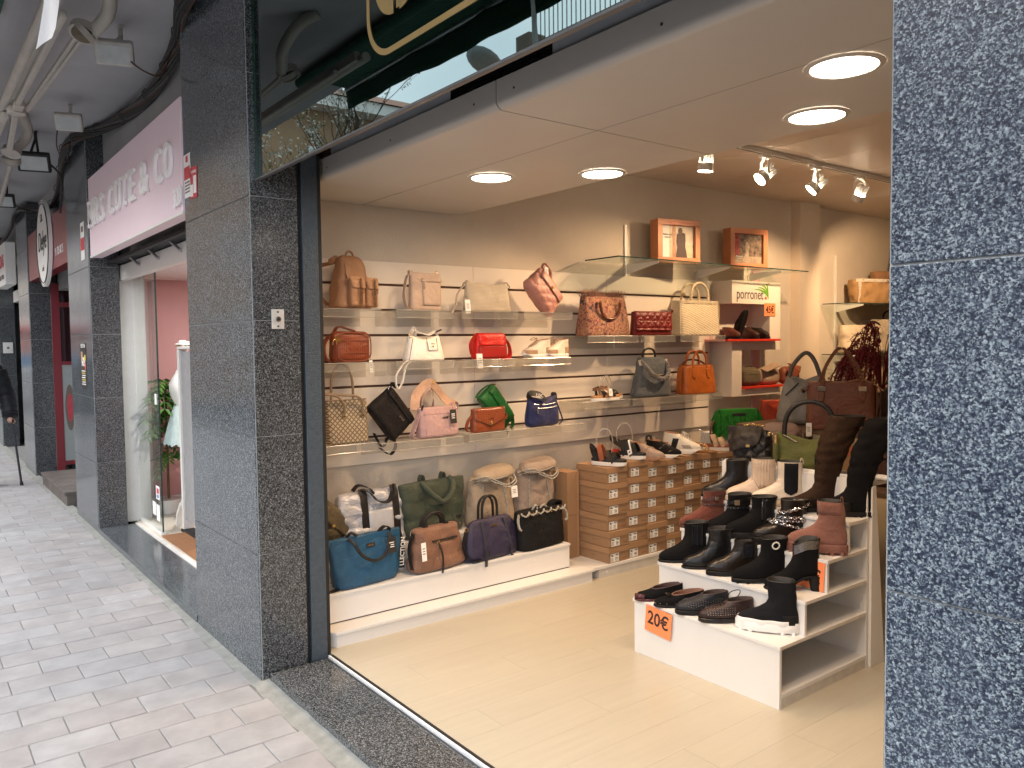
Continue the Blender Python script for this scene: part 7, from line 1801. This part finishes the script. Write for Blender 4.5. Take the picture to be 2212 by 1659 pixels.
# pairs on the slatted wall
bg = leather('beige_suede', (.42,.26,.16), .8); wh = leather('white_trainer2', (.72,.66,.56), .5)
for i, (yy, ang, lab) in enumerate(((3.375,-155,'left beige and white trainer of the pair on the slatted wall'),(3.545,-150,'right tan and white trainer of the pair on the slatted wall'))):
    trainer('trainer', lab, -4.12, yy, 1.526, ang+68, wh, ws2, [('toe_patch', bg, .03,.118,.004,.034,None),('heel_patch', bg, -.122,-.06,.006,.05,None)], L=.245, grp='trainers on the slatted wall', lace_m=bg, th=.022)
for i, (yy, xx) in enumerate(((3.95,-4.06),(4.08,-4.16))):
    t = sandal('sandal', '%s strappy sandal with notched white sole on the acrylic shelf' % ('nearer' if i == 0 else 'rear'), xx, yy, 1.213, 92, ws2, leather('tan_bed', (.38,.20,.09), .6), [(.055,.028,.04,blkS,'toe_strap'),(.005,.020,.05,tpe,'instep_strap'),(-.045,.02,.07,leather('brown_strap2', (.18,.09,.05), .5) if i else blkS,'ankle_strap')], th=.034, grp='sandals on the slatted wall', L=.28)
    b = MB()
    for k in range(9): b.cbox((-.105+k*.026,0,-.0 + .003),(.010,S.hw(-.1+k*.025,.012)*2.1,.008))
    rp(t, 'back_strap', leather('brown_strap2', (.18,.09,.05), .5), spline([(-.045,-.03,.09),(-.10,-.02,.085),(-.12,0,.08),(-.10,.02,.085),(-.045,.03,.09)],4), (0,0,1), .016, .003)
    if i == 0: price_tag(t, (.0,-.05,.085), .05, .035)

# ================================================================ display unit contents
GU = 'goods in the white wall unit'
us = leather('unit_brown', (.055,.02,.015), .5); u2 = leather('unit_rust', (.13,.04,.025), .5)
for yy, m, lab in ((5.545,u2,'rust brown shoe on the red shelf under the printed word'),(5.80,us,'dark brown shoe in the middle of the red shelf'),(5.95,leather('unit_black', (.02,.012,.012), .45),'near black shoe at the right of the red shelf')):
    t = thing('lace_shoe', lab, 'shoe', (-4.19, yy, 1.6395), -20, group=GU); S = Shoe(OXF, .24, tiltc=.02); S.upper(t, m, .018); S.sole(t, RB, .02, lug=.005)
t = thing('upright_shoe', 'black shoe stood on its heel against the unit back', 'shoe', (-4.15, 5.655, 1.76), 8, tilt=-72, group=GU); S = Shoe(FLAT, .25); S.upper(t, LB, .01); S.sole(t, RB, .012)
def simple_bag(label, x, y, z, rz, w, d, h, mat, name='pouch', grp=GU, **k):
    t = bag(name, label, y, z, rz, x=x, group=grp); B = Body(w, d, h, **k); B.build(t, mat); return t, B
m_ = fabric('olive_pouch', (.11,.085,.045), .7)
t, B = simple_bag('olive quilted pouch on the lower red shelf', -4.18, 5.77, 1.2385, 84, .24,.13,.16, m_, e=3, topd=.75, topw=.9, rb=.05, rt=.05, diag=.05, qd=.005)
tp(t, 'zip', m_, B.path([(x,.10) for x in (-.09,-.03,.03,.09)],.003), .003, 6); tp(t, 'handle', m_, arch(-.04,.04,0,.155,.02), .005)
m_ = leather('beige_pouch', (.34,.24,.17), .55)
t, B = simple_bag('beige soft bag with a raised flap on the lower red shelf', -4.18, 6.04, 1.2385, 84, .26,.13,.15, m_, e=2.8, topd=.7, rb=.05, rt=.05)
rp(t, 'raised_flap', m_, [(-.11,-.05,.13),(-.02,-.06,.155),(.06,-.06,.18)], (0,1,.3), .09, .006)
m_ = leather('rust_pouch', (.20,.055,.025), .5)
t, B = simple_bag('rust orange soft bag at the end of the lower red shelf', -4.12, 6.27, 1.2385, 84, .22,.13,.155, m_, e=2.8, topd=.7, rb=.05, rt=.05)
rp(t, 'flap', m_, [(-.06,-.075,.08),(.0,-.07,.145),(.05,-.02,.165)], (1,.0,0), .12, .006)

# ================================================================ bags behind the shoe stand
GR = 'bags on the tables behind the shoe stand'
m_ = fabric('fringe_green', (.008,.155,.012), .8)
t, B = simple_bag('bright green fringed handbag at the end of the wall', -3.93, 5.28, .885, 62, .34,.10,.20, m_, 'fringe_bag', GR, e=4, topd=.6, topw=.95)
bp(t, 'cut_out', M_black, (-.06,-.050,.145),(.05,-.034,.168),.002)
fb = MB(); rnd = random.Random(8)
for i in range(520):
    x = rnd.uniform(-.168,.168); zz = rnd.choice([.02,.06,.10,.135]); y_ = B.fy(x,zz)-.004; l_ = rnd.uniform(.05,.10)
    fb.add([(x-.0018,y_,zz+.03),(x+.0018,y_,zz+.03),(x+.0018+rnd.gauss(0,.008),y_-rnd.uniform(.004,.016),zz+.03-l_),(x-.0018+rnd.gauss(0,.006),y_-.008,zz+.03-l_)], [(0,1,2,3)])
for s_ in (-1,1):
    for i in range(120):
        y_ = rnd.uniform(-.05,.05); zz = rnd.uniform(.05,.2); fb.add([(s_*.165,y_,zz),(s_*.165,y_+.003,zz),(s_*(.19+rnd.uniform(0,.015)),y_,zz-.08),(s_*.18,y_,zz-.08)], [(0,1,2,3)])
fb.build('fringe', m_, t); rp(t, 'woven_strap', fabric('strap_pattern', (.20,.10,.08), .8, var=.8), spline([(-.17,0,.14),(-.22,0,.06),(-.22,-.01,-.06),(-.17,-.02,-.10)],5), (0,1,0), .035)
t = tag(MB().box(-.19,.19,-.13,.13,0,.83).build('bag_pedestal', M_white, None, bev=.004, loc=(-4.02,5.30,F)), 'white pedestal under the bright green fringed handbag', 'pedestal')
m_ = leather('orange_red', (.45,.05,.015), .5)
t, B = simple_bag('orange red tote behind the green fringed bag', -3.80, 5.72, .90, 55, .38,.12,.24, m_, 'tote_bag', GR, e=4, topd=.5)
rp(t, 'woven_strap', fabric('strap_pattern2', (.30,.10,.05), .8, var=.6), spline([(-.17,-.05,.23),(-.02,-.09,.255),(.10,-.10,.20),(.15,-.10,.05)],6), (.3,.9,0), .04)
t = tag(MB().box(-.16,.16,-.10,.10,0,.845).build('bag_pedestal', M_white, None, bev=.004, loc=(-3.72,5.86,F)), 'white pedestal under the orange red tote', 'pedestal')
m_ = leather('magenta', (.24,.012,.05), .5)
t, B = simple_bag('magenta bag with a pointed striped top', -3.52, 5.62, 1.021, 50, .24,.12,.20, m_, 'soft_bag', GR, e=2.8, topd=.6, topw=.7, rb=.04, rt=.05)
m_ = fabric('grey_print', (.16,.13,.13), .7, var=.6)
t, B = simple_bag('small grey patterned bag with a pale edge behind the hobo', -3.42, 5.52, 1.021, 40, .22,.10,.20, m_, 'soft_bag', GR, e=2.8, topd=.6, rb=.04, rt=.05)
tp(t, 'handle', pm('cream_cap', (.65,.58,.47), .5), arch(-.07,.07,0,.18,.05), .007)
m_ = leather('hobo_grey', (.24,.235,.22), .5)
t, B = simple_bag('pale grey slouchy hobo bag with folded strap', -3.23, 5.12, 1.021, 42, .40,.16,.36, m_, 'hobo_bag', GR, e=2.8, botw=1.0, topw=.62, topd=.25, rb=.05, rt=.02, lump=.014, seed=200, sag=.06, wp=1.5)
tp(t, 'shoulder_strap', leather('strap_grey', (.11,.105,.095), .5), spline([(-.11,0,.33),(-.085,0,.42),(-.02,0,.50),(.025,0,.505),(.07,0,.44),(.105,0,.33)],6), .015, 10)
for s_ in (-1,1): bp(t, 'buckle', M_gold, (s_*.105-.018,-.012,.335),(s_*.105+.018,.012,.347))
tp(t, 'zip', M_blackm, B.path([(-.14,.21),(-.09,.26),(-.05,.30)],.004), .005, 6); tp(t, 'zip_pull', M_chrome, [(-.02,-.06,.30),(-.005,-.07,.26)], .004)
m_ = leather('chestnut', (.165,.065,.042), .42); ed = leather('chestnut_side', (.22,.075,.03), .4)
t = bag('handbag', 'large chestnut brown structured tote with buckled handles', 5.0, 1.021, 36, x=-2.89, group=GR)
B = Body(.42,.18,.32, botw=1.03, topw=.98, topd=.85, e=7, belly=.02, rb=.012, rt=.006, lump=.003); B.build(t, m_)
for s_ in (-1,1):
    rp(t, 'handle', m_, spline([(s_*.125,-.085,.30),(s_*.10,-.05,.42),(s_*.03,-.01,.53),(0,.0,.545)],6), (1,.2,0), .022, .006); rp(t, 'handle', m_, spline([(s_*.125,.07,.31),(s_*.09,.05,.42),(s_*.03,.02,.53)],6), (1,.2,0), .022, .006)
    B.patch(t, 'handle_tab', m_, s_*.125-.020, s_*.125+.020, .19,.315,.004, nx=4, wf=lambda v: .5+.5*min(1,v*3.5)); bp(t, 'buckle', M_chrome, (s_*.125-.024,B.fy(.125,.28)-.014,.262),(s_*.125+.024,B.fy(.125,.28)-.006,.295))
    b = MB(); [b.ball((s_*lerp(.122,.07,k/5),lerp(-.092,-.05,k/5),lerp(.33,.46,k/5)),.004,6,4) for k in range(6)]; b.build('rivets', M_gold, t)
MB().box(.212,.2165,-.085,.085,.012,.30).build('side_panel', ed, t, bev=.002)
rp(t, 'shoulder_strap', leather('strap_tan', (.36,.15,.07), .45), spline([(.05,.0,.325),(.14,-.03,.335),(.21,-.06,.30),(.255,-.07,.265)],5), (.2,1,0), .028, .005); rp(t, 'shoulder_strap', m_, spline([(-.05,.0,.325),(-.16,-.03,.315),(-.23,-.05,.28),(-.235,-.02,.26),(-.20,.02,.27)],5), (.2,1,0), .035, .006)
price_tag(t, (-.205,-.10,.05), .09, .035)
m_ = leather('dark_choc', (.045,.018,.014), .45)
t, B = simple_bag('dark chocolate bag half hidden by the right pillar', -2.60, 5.42, 1.021, 34, .42,.16,.26, m_, 'handbag', GR, e=5, topd=.7); tp(t, 'zip', M_chrome, B.path([(x,.12) for x in (-.16,-.05,.05,.16)],.004), .004, 6)
tp(t, 'handle', m_, arch(-.09,.09,0,.25,.12), .010)
m_ = leather('mauve_soft', (.15,.10,.085), .55)
t, B = simple_bag('mauve brown soft backpack behind the black quilted bag', -2.98, 4.45, .801, 34, .30,.14,.30, m_, 'backpack', GR, e=2.6, topd=.6, topw=.8, rb=.04, rt=.07, bellyw=.05)
B.patch(t, 'front_flap', m_, -.11,.11,.15,.24,.005, wf=lambda v: .9+.1*v)
m_ = leather('choc_quilt', (.055,.022,.018), .45)
t, B = simple_bag('chocolate brown channel quilted bag beside the right pillar', -2.16, 4.42, .801, 30, .34,.15,.26, m_, 'quilted_bag', GR, e=4, topd=.7, pleat=.045, qd=.008, ns=90)
m_ = leather('choc_quilt', (.055,.022,.018), .45); B.patch(t, 'flap', m_, -.165,.165,.16,.262,.008, nx=40, disp=lambda x,z: .005*abs(math.sin(math.pi*x/.045))**.5)
t = thing('open_box', 'small open kraft box between the table bags', 'box', (-2.60, 4.50, .801), 25)
MB().box(-.11,.11,-.07,.07,0,.17).build('carton', M_card, t, bev=.001); MB().box(-.113,.113,-.073,.073,.13,.176).build('lid', pm('card_orange', (.40,.13,.05), .6), t, bev=.001)

# on top of the shoe stand
GT = 'bags on top of the shoe stand'; ZT = .955
m_ = leather('black_puff', (.012,.012,.014), .33, bump=.3)
t, B = simple_bag('small black quilted flap bag with chain on the shoe stand', -2.665, 3.72, ZT, 22, .24,.15,.19, m_, 'quilted_bag', GT, e=2.5, topd=.6, topw=.80, rb=.05, rt=.07, diag=.075, qd=.014, ns=100, nz=40, lump=.018, seed=300)
fl_ = Body(.25,.16,.20, e=2.4, topd=.6, topw=.86, rb=.03, rt=.07); fl_.patch(t, 'flap', leather('black_flap', (.016,.013,.012), .5), -.135,.06,.08,.196,.012, wf=lambda v: .84+.16*min(1,v*2), nx=30, nz=24, zf=lambda u,v: .03*u*(1-v)*(1-v), disp=lambda x,z: .010*noise.noise((x*22,z*22,4)) + .012*min(1,max(0,(-x-.03)*9))*max(0,1-z*6))
bp(t, 'clasp', M_gold, (-.012,-.108,.092),(.010,-.100,.106)); chain(t, 'chain_strap', M_gold, spline([(.11,0,.15),(.14,.02,.08),(.15,-.02,.02),(.19,-.04,.004),(.24,-.04,.004)],5), .006, .0016); chain(t, 'chain_strap', M_gold, spline([(-.05,.02,.195),(.0,.03,.205),(.06,.03,.19)],4), .006, .0016)
bp(t, 'zip_end', M_gold, (.095,-.07,.155),(.108,-.06,.172))
m_ = fabric('moss_green', (.085,.095,.025), .65, bump=.3)
t, B = simple_bag('moss green hobo with a thick black ring handle', -2.335, 3.745, ZT-.012, 32, .33,.13,.20, m_, 'hobo_bag', GT, e=3, botw=.96, topw=1.0, topd=.3, rb=.05, rt=.01, sag=.06, lump=.008, seed=310)
hb = leather('black_handle', (.013,.012,.012), .4); tp(t, 'ring_handle', hb, arch(-.125,.125,0,.17,.19,0,22,.65), .013, 12)
rp(t, 'shoulder_strap', M_elastic, spline([(.11,-.05,.178),(.065,-.078,.135),(.042,-.09,.08),(.05,-.09,.02)],6), (1,.0,.35), .034, .004); bp(t, 'strap_buckle', M_gold, (.055,-.10,.008),(.085,-.09,.02))
for s_ in (-1,1): tp(t, 'zip', M_chrome, [(s_*.13,-.02,.185),(s_*.06,-.025,.150)], .004, 6)
tp(t, 'key_fob', m_, [(-.165,-.03,.06),(-.165,-.03,.14)], .016, 10); tp(t, 'fob_clip', M_gold, [(-.165,-.03,.14),(-.165,-.03,.185)], .010, 10)

# ================================================================ totes on the far wall shelves
GW = 'bags on the far wall shelves'
m_ = fabric('tan_canvas', (.40,.235,.10), .85); web = pm('web_strap', (.62,.55,.45), .8, var=.3, scale=90)
t, B = simple_bag('tan canvas tote with pale lettered webbing on the upper shelf', -4.13, 7.66, 1.974, 72, .46,.20,.24, m_, 'tote_bag', GW, e=3.2, topd=.8, topw=1.04, botw=.92, lump=.02, seed=400)
rp(t, 'top_webbing', web, B.path([(x,.228) for x in [-.22+i*.04 for i in range(12)]],.004), (0,0,1), .03, .003)
for s_ in (-1,1): rp(t, 'side_webbing', web, B.path([(s_*.19,.01),(s_*.19,.12),(s_*.19,.22)],.005), (1,0,0), .035, .003)
rp(t, 'handle', web, spline([(.13,-.08,.23),(.20,-.08,.17),(.19,-.10,.06)],5), (0,1,0), .04)
t, B = simple_bag('brown canvas tote standing behind the tan one', -4.15, 8.10, 1.974, 72, .46,.18,.34, fabric('brown_canvas', (.28,.15,.075), .85), 'tote_bag', GW, e=5, topd=.7)
rp(t, 'handle', web, spline([(-.08,-.07,.30),(-.05,-.07,.45),(.0,-.05,.62),(.05,-.05,.60),(.08,-.07,.33)],6), (.3,1,0), .035)
m_ = fabric('ecru', (.60,.50,.37), .8)
t, B = simple_bag('ecru zipped bag crumpled on the lower glass shelf', -4.13, 7.50, 1.487, 74, .50,.18,.28, m_, 'tote_bag', GW, e=4, topd=.5, rows=2, qd=.01, lump=.02, seed=410)
rp(t, 'top_band', pm('ecru_dark', (.40,.33,.24), .8), B.path([(x,.19) for x in [-.2+i*.04 for i in range(11)]],.006), (0,0,1), .012, .004); tp(t, 'handle', M_black, spline([(.0,0,.27),(.05,0,.31),(.18,-.03,.30),(.22,-.03,.26)],5), .010)
t, B = simple_bag('cream bag with black handle at the right of the lower glass shelf', -4.13, 8.05, 1.487, 74, .44,.16,.34, fabric('cream_plain', (.62,.52,.38), .6), 'tote_bag', GW, e=6, topd=.6)
tp(t, 'handle', M_black, arch(-.08,.08,0,.33,.10), .010)
t, B = simple_bag('greige bag hanging on the lowest glass shelf', -4.13, 7.7, 1.03, 74, .40,.16,.32, fabric('greige', (.30,.23,.15), .7), 'tote_bag', GW, e=4, topd=.5, lump=.012, seed=4); tp(t, 'handle', m_, arch(-.08,.08,0,.30,.12), .009)

# dried red amaranth arrangement
t = thing('dried_plant', 'dark red drooping dried plant in a vase on the table', 'plant', (-2.93, 5.62, 1.021))
rnd = random.Random(21); mr_ = pm('amaranth', (.16,.008,.018), .75, var=.5, scale=60); my = pm('dry_leaf', (.30,.26,.06), .8, var=.4)
MB().loft([[(r*math.cos(k*.3927), r*math.sin(k*.3927), zz) for k in range(16)] for r, zz in ((.06,0),(.085,.05),(.09,.12),(.05,.19),(.055,.22))]).build('vase', leather('vase_brown', (.05,.03,.02), .3), t, smooth=True)
for i in range(42):
    a = rnd.uniform(0, 6.28); l_ = rnd.uniform(.20,.36); h = rnd.uniform(.22,.50); d = V(math.cos(a), math.sin(a), 0)
    P = spline([V(0,0,.20), d*l_*.25+V(0,0,.22+h*.85), d*l_*.6+V(0,0,.22+h), d*l_*.95+V(0,0,.16+h*.62), d*l_*1.1+V(0,0,.05+h*.25)], 6)
    b = MB(); b.tube(P, [.0025]*8+[.003+.003*abs(math.sin(k*1.3)) for k in range(len(P)-8)], 6)
    for k in range(10, len(P)):
        for j in range(5):
            q = P[k]+V(rnd.gauss(0,.010), rnd.gauss(0,.010), rnd.gauss(0,.010)); e_ = V(rnd.gauss(0,.022), rnd.gauss(0,.022), rnd.gauss(-.012,.014)); s_ = V(.003,.002,0); b.add([q-s_, q+s_, q+e_+s_, q+e_-s_], [(0,1,2,3)])
    b.build('tassel', mr_, t)
for i in range(14):
    a = rnd.uniform(0,6.28); c = V(.10*math.cos(a), .10*math.sin(a), .24+rnd.uniform(0,.16)); d = V(math.cos(a+.5), math.sin(a+.5), .4)*.06; s_ = V(-math.sin(a), math.cos(a), 0)*.018
    MB().add([c, c+d*.5+s_, c+d, c+d*.5-s_], [(0,1,2,3)]).build('leaf', my, t)

# a little width for the softer bags, as they slump
for o in list(col.objects):
    if o.parent is None and o.get('category') == 'bag':
        for key, sx in (('tapestry tote',1.14),('triangle quilting',1.16),('woven straw',1.15),('slate grey',1.16),('orange leather',1.16),('bright red flap',1.10),('rust brown ruched',1.06),('white leather handbag',1.06),
                        ('petrol blue',1.17),('silver grey puffer',1.14),('forest green',1.10),('navy dome',1.10),('black tote laced',1.10),('mocha brown padded',1.06),('sand taupe',1.06),('cognac',1.06),('emerald',1.04),('pale pink cross',1.06)):
            if key in o['label']: o.scale = (sx, 1, 1.0)
